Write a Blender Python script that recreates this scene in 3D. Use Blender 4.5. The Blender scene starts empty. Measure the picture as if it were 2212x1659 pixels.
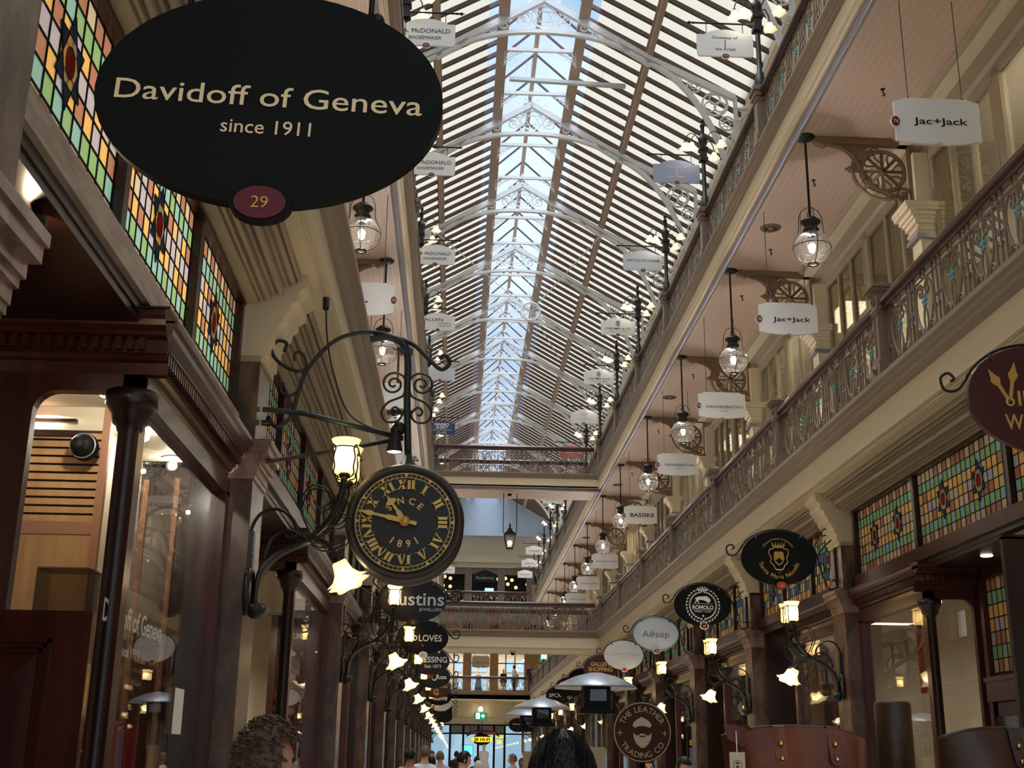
# The scene: a Victorian shopping arcade seen looking up along its length
SKY = 1.0
ZEN = 8.0
FROSTC = (132, 131, 122)
EXPO = 1.0
OPAL_E, TULIP_E, BULB_E = 0.22, 0.22, 6.0
LAMP_W = 9.0
PEND_W = 70.0
import bpy, math, random
from math import sin, cos, pi, radians
from mathutils import Vector, Matrix
random.seed(7)
scn = bpy.context.scene
COL = scn.collection

# ------------------------------------------------------------------ camera, world, exposure
cam_data = bpy.data.cameras.new('camera')
cam_data.sensor_width = 36.0
cam_data.lens = 2622.16 * 36.0 / 2212.0
cam_data.clip_start = 0.05
cam_data.clip_end = 400
cam = bpy.data.objects.new('camera', cam_data)
COL.objects.link(cam)
_p, _y, _r = radians(17.158), radians(2.355), radians(0.763)
_f = Vector((sin(_y)*cos(_p), cos(_y)*cos(_p), sin(_p)))
_rt = Vector((cos(_y), -sin(_y), 0))
_up = _rt.cross(_f)
_r2 = _rt*cos(_r) + _up*sin(_r)
_u2 = -_rt*sin(_r) + _up*cos(_r)
cam.matrix_world = Matrix((( _r2.x, _u2.x, -_f.x, 0), (_r2.y, _u2.y, -_f.y, 0), (_r2.z, _u2.z, -_f.z, 1.6), (0, 0, 0, 1)))
scn.camera = cam

world = bpy.data.worlds.new('sky')
scn.world = world
world.use_nodes = True
_nt = world.node_tree
_nt.nodes.clear()
_o = _nt.nodes.new('ShaderNodeOutputWorld')
_b = _nt.nodes.new('ShaderNodeBackground')
_tc = _nt.nodes.new('ShaderNodeTexCoord')
_sx = _nt.nodes.new('ShaderNodeSeparateXYZ')
_cr = _nt.nodes.new('ShaderNodeValToRGB')
_cr.color_ramp.elements[0].position = 0.12
_cr.color_ramp.elements[0].color = (0.34, 0.42, 0.50, 1)
_cr.color_ramp.elements[1].position = 0.93
_cr.color_ramp.elements[1].color = (ZEN, ZEN*1.04, ZEN*1.08, 1)
_e = _cr.color_ramp.elements.new(0.74)
_e.color = (0.27, 0.37, 0.47, 1)
_nt.links.new(_tc.outputs['Generated'], _sx.inputs[0])
_nt.links.new(_sx.outputs['Z'], _cr.inputs[0])
_ns = _nt.nodes.new('ShaderNodeTexNoise')
_ns.inputs['Scale'].default_value = 5.0
_ns.inputs['Detail'].default_value = 5.0
_nt.links.new(_tc.outputs['Generated'], _ns.inputs['Vector'])
_cl = _nt.nodes.new('ShaderNodeValToRGB')
_cl.color_ramp.elements[0].position = 0.42
_cl.color_ramp.elements[0].color = (0.82, 0.86, 0.9, 1)
_cl.color_ramp.elements[1].position = 0.68
_cl.color_ramp.elements[1].color = (1.75, 1.5, 1.3, 1)
_nt.links.new(_ns.outputs['Fac'], _cl.inputs[0])
_mx = _nt.nodes.new('ShaderNodeMix')
_mx.data_type = 'RGBA'
_mx.blend_type = 'MULTIPLY'
_mx.inputs[0].default_value = 1.0
_nt.links.new(_cr.outputs[0], _mx.inputs[6])
_nt.links.new(_cl.outputs[0], _mx.inputs[7])
_nt.links.new(_mx.outputs[2], _b.inputs['Color'])
_b.inputs['Strength'].default_value = SKY
_nt.links.new(_b.outputs[0], _o.inputs[0])

scn.view_settings.view_transform = 'Standard'
scn.view_settings.look = 'None'
scn.view_settings.gamma = 1.0
scn.view_settings.use_curve_mapping = False
scn.view_settings.exposure = EXPO
scn.cycles.use_denoising = True
scn.cycles.max_bounces = 8
scn.cycles.diffuse_bounces = 4
scn.cycles.glossy_bounces = 3
scn.cycles.transmission_bounces = 6
scn.cycles.transparent_max_bounces = 16
scn.cycles.sample_clamp_indirect = 4.0
scn.cycles.caustics_reflective = False
scn.cycles.caustics_refractive = False

# ------------------------------------------------------------------ materials
def lin(c):
    def g(u):
        u /= 255.0
        return u/12.92 if u <= 0.04045 else ((u+0.055)/1.055)**2.4
    return (g(c[0]), g(c[1]), g(c[2]), 1)

def M(name, c, rough=0.5, metal=0.0, c2=None, scale=8.0, stretch=(1, 1, 1), bump=0.0, bscale=None, detail=4.0, spec=0.5, lo=0.35, hi=0.65):
    m = bpy.data.materials.new(name)
    m.use_nodes = True
    nt = m.node_tree
    b = nt.nodes['Principled BSDF']
    b.inputs['Base Color'].default_value = lin(c)
    b.inputs['Roughness'].default_value = rough
    b.inputs['Metallic'].default_value = metal
    b.inputs['Specular IOR Level'].default_value = spec
    if c2 or bump:
        tc = nt.nodes.new('ShaderNodeTexCoord')
        mp = nt.nodes.new('ShaderNodeMapping')
        mp.inputs['Scale'].default_value = stretch
        nt.links.new(tc.outputs['Object'], mp.inputs[0])
        n = nt.nodes.new('ShaderNodeTexNoise')
        n.inputs['Scale'].default_value = scale
        n.inputs['Detail'].default_value = detail
        nt.links.new(mp.outputs[0], n.inputs['Vector'])
        if c2:
            r = nt.nodes.new('ShaderNodeValToRGB')
            r.color_ramp.elements[0].position = lo
            r.color_ramp.elements[1].position = hi
            r.color_ramp.elements[0].color = lin(c)
            r.color_ramp.elements[1].color = lin(c2)
            nt.links.new(n.outputs['Fac'], r.inputs[0])
            nt.links.new(r.outputs[0], b.inputs['Base Color'])
        if bump:
            bp = nt.nodes.new('ShaderNodeBump')
            bp.inputs['Strength'].default_value = bump
            bp.inputs['Distance'].default_value = 0.01
            if bscale:
                n2 = nt.nodes.new('ShaderNodeTexNoise')
                n2.inputs['Scale'].default_value = bscale
                nt.links.new(mp.outputs[0], n2.inputs['Vector'])
                n = n2
            nt.links.new(n.outputs['Fac'], bp.inputs['Height'])
            nt.links.new(bp.outputs[0], b.inputs['Normal'])
    return m

def EM(name, c, strength):
    m = bpy.data.materials.new(name)
    m.use_nodes = True
    nt = m.node_tree
    nt.nodes.clear()
    o = nt.nodes.new('ShaderNodeOutputMaterial')
    e = nt.nodes.new('ShaderNodeEmission')
    e.inputs['Color'].default_value = lin(c)
    e.inputs['Strength'].default_value = strength
    nt.links.new(e.outputs[0], o.inputs[0])
    return m

def GLASS(name, tint=(255, 255, 255), gloss=0.10, rough=0.0, haze=0.0, hazec=(200, 195, 185), fres=0.5):
    """thin pane: see-through mixed with a mirror reflection and a little dust"""
    m = bpy.data.materials.new(name)
    m.use_nodes = True
    nt = m.node_tree
    nt.nodes.clear()
    o = nt.nodes.new('ShaderNodeOutputMaterial')
    t = nt.nodes.new('ShaderNodeBsdfTransparent')
    t.inputs[0].default_value = lin(tint)
    g = nt.nodes.new('ShaderNodeBsdfGlossy')
    g.inputs['Roughness'].default_value = rough
    lw = nt.nodes.new('ShaderNodeLayerWeight')
    lw.inputs['Blend'].default_value = 0.25
    ma = nt.nodes.new('ShaderNodeMath')
    ma.operation = 'MULTIPLY_ADD'
    ma.inputs[1].default_value = fres
    ma.inputs[2].default_value = gloss
    nt.links.new(lw.outputs['Fresnel'], ma.inputs[0])
    mx = nt.nodes.new('ShaderNodeMixShader')
    nt.links.new(ma.outputs[0], mx.inputs[0])
    last = t
    if haze:
        d = nt.nodes.new('ShaderNodeBsdfTranslucent')
        d.inputs[0].default_value = lin(hazec)
        m2 = nt.nodes.new('ShaderNodeMixShader')
        m2.inputs[0].default_value = haze
        nt.links.new(t.outputs[0], m2.inputs[1])
        nt.links.new(d.outputs[0], m2.inputs[2])
        last = m2
    nt.links.new(last.outputs[0], mx.inputs[1])
    nt.links.new(g.outputs[0], mx.inputs[2])
    nt.links.new(mx.outputs[0], o.inputs[0])
    return m

def SHADE(name, c, emit=0.0, ec=(255, 225, 160), clear=0.35, scale=14):
    """translucent sheet that lets lamp light or daylight through, optionally lit from within"""
    m = bpy.data.materials.new(name)
    m.use_nodes = True
    nt = m.node_tree
    nt.nodes.clear()
    o = nt.nodes.new('ShaderNodeOutputMaterial')
    tl = nt.nodes.new('ShaderNodeBsdfTranslucent')
    tl.inputs[0].default_value = lin(c)
    df = nt.nodes.new('ShaderNodeBsdfPrincipled')
    df.inputs['Base Color'].default_value = lin(c)
    df.inputs['Roughness'].default_value = 0.25
    m1 = nt.nodes.new('ShaderNodeMixShader')
    m1.inputs[0].default_value = 0.3
    nt.links.new(tl.outputs[0], m1.inputs[1])
    nt.links.new(df.outputs[0], m1.inputs[2])
    last = m1
    if clear:
        t = nt.nodes.new('ShaderNodeBsdfTransparent')
        t.inputs[0].default_value = lin(c)
        m2 = nt.nodes.new('ShaderNodeMixShader')
        m2.inputs[0].default_value = clear
        nt.links.new(last.outputs[0], m2.inputs[1])
        nt.links.new(t.outputs[0], m2.inputs[2])
        last = m2
    if emit:
        e = nt.nodes.new('ShaderNodeEmission')
        e.inputs[0].default_value = lin(ec)
        e.inputs[1].default_value = emit
        a = nt.nodes.new('ShaderNodeAddShader')
        nt.links.new(last.outputs[0], a.inputs[0])
        nt.links.new(e.outputs[0], a.inputs[1])
        last = a
    nt.links.new(last.outputs[0], o.inputs[0])
    return m

def boards(name, c, groove, pitch=0.11, axis='X', rough=0.45):
    """painted tongue-and-groove boards: grooves repeat across one axis"""
    m = M(name, c, rough)
    nt = m.node_tree
    b = nt.nodes['Principled BSDF']
    tc = nt.nodes.new('ShaderNodeTexCoord')
    sx = nt.nodes.new('ShaderNodeSeparateXYZ')
    nt.links.new(tc.outputs['Object'], sx.inputs[0])
    d = nt.nodes.new('ShaderNodeMath'); d.operation = 'DIVIDE'; d.inputs[1].default_value = pitch
    nt.links.new(sx.outputs[axis], d.inputs[0])
    f = nt.nodes.new('ShaderNodeMath'); f.operation = 'FRACT'
    nt.links.new(d.outputs[0], f.inputs[0])
    l = nt.nodes.new('ShaderNodeMath'); l.operation = 'LESS_THAN'; l.inputs[1].default_value = 0.07
    nt.links.new(f.outputs[0], l.inputs[0])
    mx = nt.nodes.new('ShaderNodeMix'); mx.data_type = 'RGBA'
    mx.inputs[6].default_value = lin(c)
    mx.inputs[7].default_value = lin(groove)
    nt.links.new(l.outputs[0], mx.inputs[0])
    nt.links.new(mx.outputs[2], b.inputs['Base Color'])
    return m

WOOD = M('mahogany', (54, 21, 16), 0.28, c2=(76, 32, 22), scale=3, stretch=(6, 6, 0.6), spec=0.5)
WOODY = M('mahogany_rail', (62, 28, 22), 0.28, c2=(86, 42, 32), scale=3, stretch=(6, 0.6, 6), spec=0.6)
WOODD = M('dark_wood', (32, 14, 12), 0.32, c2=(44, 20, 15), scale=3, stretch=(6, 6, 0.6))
SILLW = M('sheen_timber', (150, 132, 122), 0.35, c2=(190, 172, 158), scale=6, stretch=(4, 0.7, 4))  # dark sill wood with its bright reflection painted in as a pale tone
OAK = M('oak', (176, 132, 88), 0.5, c2=(196, 154, 108), scale=4, stretch=(5, 5, 0.5))
COPPER = M('copper_trim', (166, 120, 92), 0.45, 0.1)
MARBLE = M('brown_marble', (54, 38, 30), 0.25, c2=(124, 96, 80), scale=7, detail=9, lo=0.3, hi=0.75, stretch=(1, 1, 0.5))
MARBLEL = M('pale_brown_marble', (150, 120, 104), 0.28, c2=(98, 74, 62), scale=12, detail=9, stretch=(1, 1, 0.35))
CREAM = M('cream_paint', (228, 214, 188), 0.5)
CREAMB = M('beige_paint', (204, 190, 162), 0.5)
GREIGE = M('greige_paint', (166, 152, 132), 0.5)
TAUPE = M('taupe_paint', (138, 122, 108), 0.45)
BROWNB = M('brown_iron_paint', (128, 104, 82), 0.5)
IRONG = M('bronze_grey_iron', (128, 110, 95), 0.42, 0.1)
IRON = M('black_iron', (30, 28, 28), 0.4, 0.3)
IRONP = M('blackened_pole', (34, 38, 38), 0.4, 0.2)
STEELG = M('grey_pipe', (150, 150, 162), 0.35, 0.2)
WHITE = M('white_paint', (236, 234, 228), 0.5)
TRUSS = M('pale_grey_iron', (226, 228, 232), 0.45)
RAFT = M('rafter_brown', (78, 54, 52), 0.5)
PURL = M('purlin_taupe', (168, 146, 134), 0.5)
BLACK = M('black_satin', (17, 17, 16), 0.6, spec=0.15)
BLACKM = M('black_matt', (16, 16, 18), 0.6, spec=0.2)
CHAR = M('charcoal', (40, 40, 44), 0.6, spec=0.2)
GOLD = M('gold_paint', (214, 172, 92), 0.35, 0.55)
BRASS = M('brass', (220, 180, 90), 0.2, 1.0)
IVORY = M('ivory_paint', (238, 214, 176), 0.5)
MAROON = M('maroon', (108, 18, 20), 0.4)
MAROOND = M('dark_maroon', (66, 16, 16), 0.4)
SIGNW = M('white_board', (226, 226, 226), 0.45)
SIGNG = M('pale_blue_board', (200, 206, 216), 0.45)
NAVY = M('navy', (48, 60, 112), 0.5)
PINK = M('dusty_pink', (196, 112, 112), 0.5)
TEAL = M('teal_paint', (74, 128, 128), 0.5)
TURQ = M('turquoise', (92, 138, 144), 0.5)
RED = M('red_lacquer', (176, 22, 30), 0.25)
PAPER = M('paper', (236, 234, 230), 0.7)
FLOORM = M('stone_floor', (226, 214, 194), 0.35, c2=(204, 190, 168), scale=1.2)
SOFFIT = boards('pink_boards', (204, 180, 168), (226, 206, 194), 0.095)
ROOMW = M('room_plaster', (222, 212, 190), 0.6)
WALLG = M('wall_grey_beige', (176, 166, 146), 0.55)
WALLB = M('rear_wall', (196, 196, 200), 0.6)
WALLP = M('rear_wall_pale', (150, 164, 186), 0.6)
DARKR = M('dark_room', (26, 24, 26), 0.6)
LEATH = M('brown_leather', (116, 60, 30), 0.36, c2=(88, 42, 22), scale=5, spec=0.3, bump=0.35, bscale=26)
LEATHD = M('dark_leather', (64, 38, 22), 0.45, c2=(50, 28, 16), scale=6, bump=0.2, bscale=30)
LEATHS = M('sign_leather', (66, 40, 24), 0.6, c2=(80, 50, 30), scale=3, spec=0.1)
TAN = M('tan_print', (206, 176, 140), 0.55)
STEEL = M('brushed_steel', (150, 154, 162), 0.35, 0.7)
GPANE = GLASS('shop_glass', gloss=0.07)
GUP = GLASS('upper_window_glass', tint=(215, 215, 205), gloss=0.10, haze=0.12)
GGLOBE = GLASS('globe_glass', gloss=0.07, haze=0.012, hazec=(240, 235, 225))
GSKY = GLASS('skylight_glass', tint=(232, 242, 252), gloss=0.0, fres=0.04)
FROST = SHADE('frosted_roof_sheet', FROSTC, clear=0.0)
OPAL = SHADE('opal_shade', (255, 244, 220), emit=OPAL_E, ec=(255, 222, 150), clear=0.25)
TULIP = SHADE('tulip_shade', (255, 246, 225), emit=TULIP_E, ec=(255, 224, 150), clear=0.3)
BULB = EM('bulb', (255, 224, 160), BULB_E)
BULBW = EM('bulb_white', (255, 238, 205), BULB_E)
DOWN = EM('downlight', (255, 236, 200), 5.0)
FAIRY = EM('fairy_light', (255, 205, 140), 1.0)
SCREEN = EM('screen_blue', (150, 205, 240), 1.2)
EXITG = EM('exit_green', (20, 120, 84), 0.9)
EXITW = EM('exit_white', (230, 255, 245), 1.6)
JBY = EM('yellow_sign', (240, 196, 30), 0.9)
def SG(name, c):
    m = SHADE(name, c, clear=0.12)
    nt = m.node_tree
    for n in nt.nodes:
        if n.type == 'BSDF_PRINCIPLED':
            n.inputs['Roughness'].default_value = 0.12
            tc = nt.nodes.new('ShaderNodeTexCoord')
            ns = nt.nodes.new('ShaderNodeTexNoise')
            ns.inputs['Scale'].default_value = 45
            bp = nt.nodes.new('ShaderNodeBump')
            bp.inputs['Strength'].default_value = 0.6
            bp.inputs['Distance'].default_value = 0.01
            nt.links.new(tc.outputs['Object'], ns.inputs['Vector'])
            nt.links.new(ns.outputs['Fac'], bp.inputs['Height'])
            nt.links.new(bp.outputs[0], n.inputs['Normal'])
    return m
SGC = dict(b=SG('glass_brown', (176, 126, 104)), t=SG('glass_tan', (206, 190, 160)), g=SG('glass_green', (144, 180, 128)), q=SG('glass_teal', (144, 188, 184)),
           o=SG('glass_orange', (232, 184, 112)), l=SG('glass_lavender', (184, 178, 190)), u=SG('glass_blue', (84, 104, 150)), r=SG('glass_red', (190, 40, 36)), w=SG('glass_cream', (236, 226, 196)))

# ------------------------------------------------------------------ mesh builder
_tcache = {}
def text_mesh(s, bold=0.0, shear=0.0):
    k = (s, bold, shear)
    if k not in _tcache:
        cu = bpy.data.curves.new('lettering', 'FONT')
        cu.body = s
        cu.size = 1.0
        cu.align_x = 'LEFT'
        cu.resolution_u = 3
        cu.offset = bold
        cu.shear = shear
        ob = bpy.data.objects.new('lettering', cu)
        me = bpy.data.meshes.new_from_object(ob)
        vs = [tuple(v.co) for v in me.vertices]
        fs = [tuple(p.vertices) for p in me.polygons]
        bpy.data.objects.remove(ob)
        bpy.data.curves.remove(cu)
        bpy.data.meshes.remove(me)
        _tcache[k] = (vs, fs)
    return _tcache[k]

class MB:
    def __init__(s):
        s.v = []; s.f = []; s.m = []; s.s = []
    def add(s, vs, fs, m=0, smooth=False, T=None):
        b = len(s.v)
        if T is not None:
            vs = [tuple(T @ Vector(v)) for v in vs]
        s.v += vs
        for f in fs:
            s.f.append([i+b for i in f]); s.m.append(m); s.s.append(smooth)
        return s
    def box(s, x0, x1, y0, y1, z0, z1, m=0, T=None):
        vs = [(x0, y0, z0), (x1, y0, z0), (x1, y1, z0), (x0, y1, z0), (x0, y0, z1), (x1, y0, z1), (x1, y1, z1), (x0, y1, z1)]
        return s.add(vs, [(0, 3, 2, 1), (4, 5, 6, 7), (0, 1, 5, 4), (1, 2, 6, 5), (2, 3, 7, 6), (3, 0, 4, 7)], m, False, T)
    def tube(s, path, r, n=6, m=0, closed=False, smooth=True, T=None, flat=None):
        P = [Vector(p) for p in path]
        N = len(P)
        rs = r if isinstance(r, (list, tuple)) else [r]*N
        vs = []
        prev = None
        for i in range(N):
            if closed:
                d = P[(i+1) % N] - P[i-1]
            else:
                d = P[min(i+1, N-1)] - P[max(i-1, 0)]
            if d.length < 1e-9:
                d = Vector((0, 0, 1))
            d.normalize()
            if prev is None:
                a = Vector((0, 1, 0)) if abs(d.y) < 0.9 else Vector((1, 0, 0))
                u = (a - d*a.dot(d)).normalized()
            else:
                u = prev - d*prev.dot(d)
                u = u.normalized() if u.length > 1e-6 else Vector((1, 0, 0))
            prev = u
            w = d.cross(u)
            for k in range(n):
                an = 2*pi*(k+0.5)/n
                cu, cw = cos(an)*rs[i], sin(an)*rs[i]
                if flat:
                    cu *= flat
                vs.append(tuple(P[i] + u*cu + w*cw))
        fs = []
        for i in range(N if closed else N-1):
            j = (i+1) % N
            for k in range(n):
                l = (k+1) % n
                fs.append((i*n+k, i*n+l, j*n+l, j*n+k))
        s.add(vs, fs, m, smooth and n > 4, T)
        if not closed:
            b = len(s.v) - len(vs)
            for base in (0, (N-1)*n):
                s.f.append([b+base+k for k in range(n)]); s.m.append(m); s.s.append(False)
        return s
    def lathe(s, prof, c=(0, 0, 0), n=16, m=0, T=None, smooth=True, ruffle=0.0, nr=6):
        vs = []
        for i, (r, z) in enumerate(prof):
            for k in range(n):
                an = 2*pi*k/n
                rr = r*(1 + ruffle*(i/(len(prof)-1))**3*cos(nr*an))
                vs.append((c[0]+rr*cos(an), c[1]+rr*sin(an), c[2]+z))
        fs = [(i*n+k, i*n+(k+1) % n, (i+1)*n+(k+1) % n, (i+1)*n+k) for i in range(len(prof)-1) for k in range(n)]
        return s.add(vs, fs, m, smooth, T)
    def ball(s, c, r, n=12, m=0, sc=(1, 1, 1), T=None):
        k = max(4, n//2)
        vs = [(c[0]+r*sc[0]*sin(pi*i/k)*cos(2*pi*j/n), c[1]+r*sc[1]*sin(pi*i/k)*sin(2*pi*j/n), c[2]+r*sc[2]*cos(pi*i/k)) for i in range(k+1) for j in range(n)]
        fs = [(i*n+j, i*n+(j+1) % n, (i+1)*n+(j+1) % n, (i+1)*n+j) for i in range(k) for j in range(n)]
        return s.add(vs, fs, m, True, T)
    def prism(s, poly, y0, y1, m=0, plane='xz', T=None, ms=None):
        n = len(poly)
        def to(p, t):
            if plane == 'xz': return (p[0], t, p[1])
            if plane == 'yz': return (t, p[0], p[1])
            return (p[0], p[1], t)
        vs = [to(p, y0) for p in poly] + [to(p, y1) for p in poly]
        fs = [tuple(range(n)), tuple(range(2*n-1, n-1, -1))]
        s.add(vs, fs, m, False, T)
        b = len(s.v) - 2*n
        for i in range(n):
            j = (i+1) % n
            s.f.append([b+i, b+j, b+n+j, b+n+i]); s.m.append(m if ms is None else ms); s.s.append(False)
        return s
    def ext(s, prof, a, b, m=0, axis='y', ms=None):
        """open profile [(x,z)] swept from a to b along y (or [(y,z)] along x)"""
        n = len(prof)
        if axis == 'y':
            vs = [(p[0], a, p[1]) for p in prof] + [(p[0], b, p[1]) for p in prof]
        else:
            vs = [(a, p[0], p[1]) for p in prof] + [(b, p[0], p[1]) for p in prof]
        base = len(s.v)
        s.v += vs
        for i in range(n-1):
            s.f.append([base+i, base+i+1, base+n+i+1, base+n+i]); s.m.append(m if ms is None else ms[i]); s.s.append(False)
        return s
    def text(s, t, x, z, h, y, w=None, m=0, bold=0.0, shear=0.0, al='c', rot=0.0, T=None, thick=0.0, plane='xz', mir=False):
        vs, fs = text_mesh(t, bold, shear)
        if not vs:
            return s
        x0 = min(v[0] for v in vs); x1 = max(v[0] for v in vs)
        k = h/0.72
        kx = k if w is None else w/(x1-x0)
        off = {'c': (x0+x1)/2, 'l': x0, 'r': x1}[al]
        c, q = cos(rot), sin(rot)
        out = []
        for v in vs:
            a, b = (v[0]-off)*kx, (v[1]-0.36)*k
            if mir:
                a = -a
            X, Z = x + a*c - b*q, z + a*q + b*c
            out.append((X, y, Z) if plane == 'xz' else (y, X, Z))
        s.add(out, fs, m, False, T)
        if thick:
            b0 = len(s.v) - len(out)
            dv = [(v[0], v[1]+thick, v[2]) for v in out]
            ed = {}
            for f in fs:
                for i in range(len(f)):
                    e = (f[i], f[(i+1) % len(f)])
                    if (e[1], e[0]) in ed: del ed[(e[1], e[0])]
                    else: ed[e] = 1
            b1 = len(s.v)
            s.v += dv
            for (i, j) in ed:
                s.f.append([b0+i, b0+j, b1+j, b1+i]); s.m.append(m); s.s.append(False)
        return s
    def arc_text(s, t, cx, cz, R, h, y, a0, a1, m=0, bold=0.0, shear=0.0, flip=False):
        """letters spread along an arc; angles in degrees, clockwise from the top"""
        ws = []
        for ch in t:
            vs, _ = text_mesh(ch, bold, shear) if ch != ' ' else ([], [])
            ws.append((max(v[0] for v in vs)-min(v[0] for v in vs)) if vs else 0.3)
        tot = sum(ws) + 0.12*(len(t)-1)
        p = 0
        for ch, w in zip(t, ws):
            a = radians(a0 + (a1-a0)*((p + w/2)/tot))
            p += w + 0.12
            if ch == ' ':
                continue
            s.text(ch, cx + R*sin(a), cz + R*cos(a), h, y, m=m, bold=bold, shear=shear, rot=(-a if not flip else pi-a))
        return s
    def bottom_arc(s, t, cx, cz, R, h, y, span, m=0, bold=0.0, shear=0.0):
        ws = [(max(v[0] for v in text_mesh(c, bold, shear)[0])-min(v[0] for v in text_mesh(c, bold, shear)[0])) if c != ' ' else 0.35 for c in t]
        tot = sum(ws) + 0.12*(len(t)-1)
        p = 0
        for c, w in zip(t, ws):
            an = radians(180 + span/2 - span*((p+w/2)/tot))
            p += w + 0.12
            if c != ' ':
                s.text(c, cx+R*sin(an), cz+R*cos(an), h, y, m=m, bold=bold, shear=shear, rot=pi-an)
        return s
    def build(s, name, mats, parent=None):
        me = bpy.data.meshes.new(name)
        me.from_pydata(s.v, [], s.f)
        if not isinstance(mats, (list, tuple)):
            mats = [mats]
        for q in mats:
            me.materials.append(q)
        me.polygons.foreach_set('material_index', s.m)
        me.polygons.foreach_set('use_smooth', s.s)
        me.update()
        o = bpy.data.objects.new(name, me)
        COL.objects.link(o)
        if parent is not None:
            o.parent = parent
        return o

def tag(o, label=None, cat=None, group=None, kind=None):
    if label: o['label'] = label
    if cat: o['category'] = cat
    if group: o['group'] = group
    if kind: o['kind'] = kind
    return o
def E(name, label, cat, loc=(0, 0, 0), rz=0.0, sx=1, group=None):
    o = bpy.data.objects.new(name, None)
    COL.objects.link(o)
    o.empty_display_size = 0.1
    o.location = loc
    o.rotation_euler = (0, 0, rz)
    o.scale = (sx, 1, 1)
    return tag(o, label, cat, group)
def struct(name, mb, mats, parent=None):
    o = mb.build(name, mats, parent)
    if parent is None:
        o['kind'] = 'structure'
    return o
def kids(o):
    return [c for c in o.children]
def dup(r, loc, label=None, rz=None, sx=None, group=None, skip=()):
    n = r.copy(); COL.objects.link(n)
    n.location = loc
    if label: n['label'] = label
    if group: n['group'] = group
    if rz is not None: n.rotation_euler = (0, 0, rz)
    if sx is not None: n.scale = (sx, 1, 1)
    for c in kids(r):
        if c.name.split('.')[0] in skip: continue
        d = c.copy(); COL.objects.link(d); d.parent = n
        for g in kids(c):
            e = g.copy(); COL.objects.link(e); e.parent = d
    return n
def lamp(name, loc, power, color=(1, 0.82, 0.58), size=0.06, parent=None):
    l = bpy.data.lights.new(name, 'POINT')
    l.energy = power; l.color = color; l.shadow_soft_size = size
    o = bpy.data.objects.new(name, l); COL.objects.link(o)
    o.location = loc
    if parent is not None: o.parent = parent
    return o
def alight(name, loc, sx, sy, power, color=(1, 0.9, 0.75), rot=(0, 0, 0), parent=None):
    l = bpy.data.lights.new(name, 'AREA')
    l.shape = 'RECTANGLE'; l.size = sx; l.size_y = sy; l.energy = power; l.color = color
    o = bpy.data.objects.new(name, l); COL.objects.link(o)
    o.location = loc; o.rotation_euler = rot
    if parent is not None: o.parent = parent
    return o
def spiral(cx, cz, r0, r1, a0, turns, n=22):
    """points from radius r0 to r1 winding by `turns` (sign = direction), starting at angle a0 (radians)"""
    return [(cx + (r0+(r1-r0)*i/n)*cos(a0+2*pi*turns*i/n), cz + (r0+(r1-r0)*i/n)*sin(a0+2*pi*turns*i/n)) for i in range(n+1)]
def bez(p0, p1, p2, p3, n=10):
    out = []
    for i in range(n+1):
        t = i/n; u = 1-t
        out.append(tuple(u*u*u*p0[k]+3*u*u*t*p1[k]+3*u*t*t*p2[k]+t*t*t*p3[k] for k in range(len(p0))))
    return out
def crv(pts, n=6):
    """Catmull-Rom through points"""
    P = [pts[0]] + list(pts) + [pts[-1]]
    out = []
    for i in range(1, len(P)-2):
        for j in range(n):
            t = j/n
            out.append(tuple(0.5*((2*P[i][k]) + (-P[i-1][k]+P[i+1][k])*t + (2*P[i-1][k]-5*P[i][k]+4*P[i+1][k]-P[i+2][k])*t*t + (-P[i-1][k]+3*P[i][k]-3*P[i+1][k]+P[i+2][k])*t**3) for k in range(len(pts[0]))))
    out.append(tuple(pts[-1]))
    return out
def xz(pts, y=0.0):
    return [(p[0], y, p[1]) for p in pts]
def yz(pts, x=0.0):
    return [(x, p[0], p[1]) for p in pts]
def oval(cx, cz, a, b, n=40):
    return [(cx + a*cos(2*pi*i/n), cz + b*sin(2*pi*i/n)) for i in range(n)]
def circ(cx, cz, r, n=24):
    return oval(cx, cz, r, r, n)

# ------------------------------------------------------------------ layout of the arcade (metres)
XC = 1.53            # centre line
S = 4.482            # bay length
YK = lambda k: 13.82 + S*k
XR, XL = 4.05, -0.95 # balustrade lines of both galleries, right and left
FR, FL = 4.33, -1.28 # faces of the ground-floor pilasters
Z1, Z2 = 5.1, 9.70   # gallery floor kerbs
YB0, YB1 = 35.2, 37.0 # cross bridges
YEND = 74.0
NEW = [10.9 + 3.92*j for j in range(-2, 16)]
# ================================================================== the shell
MX = lambda x: 3.10 - x
def both(prof, right=True):
    return prof if right else [(MX(x), z) for x, z in prof]

struct('floor', MB().box(-7, 10, -6, 84, -0.12, 0), FLOORM)
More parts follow.
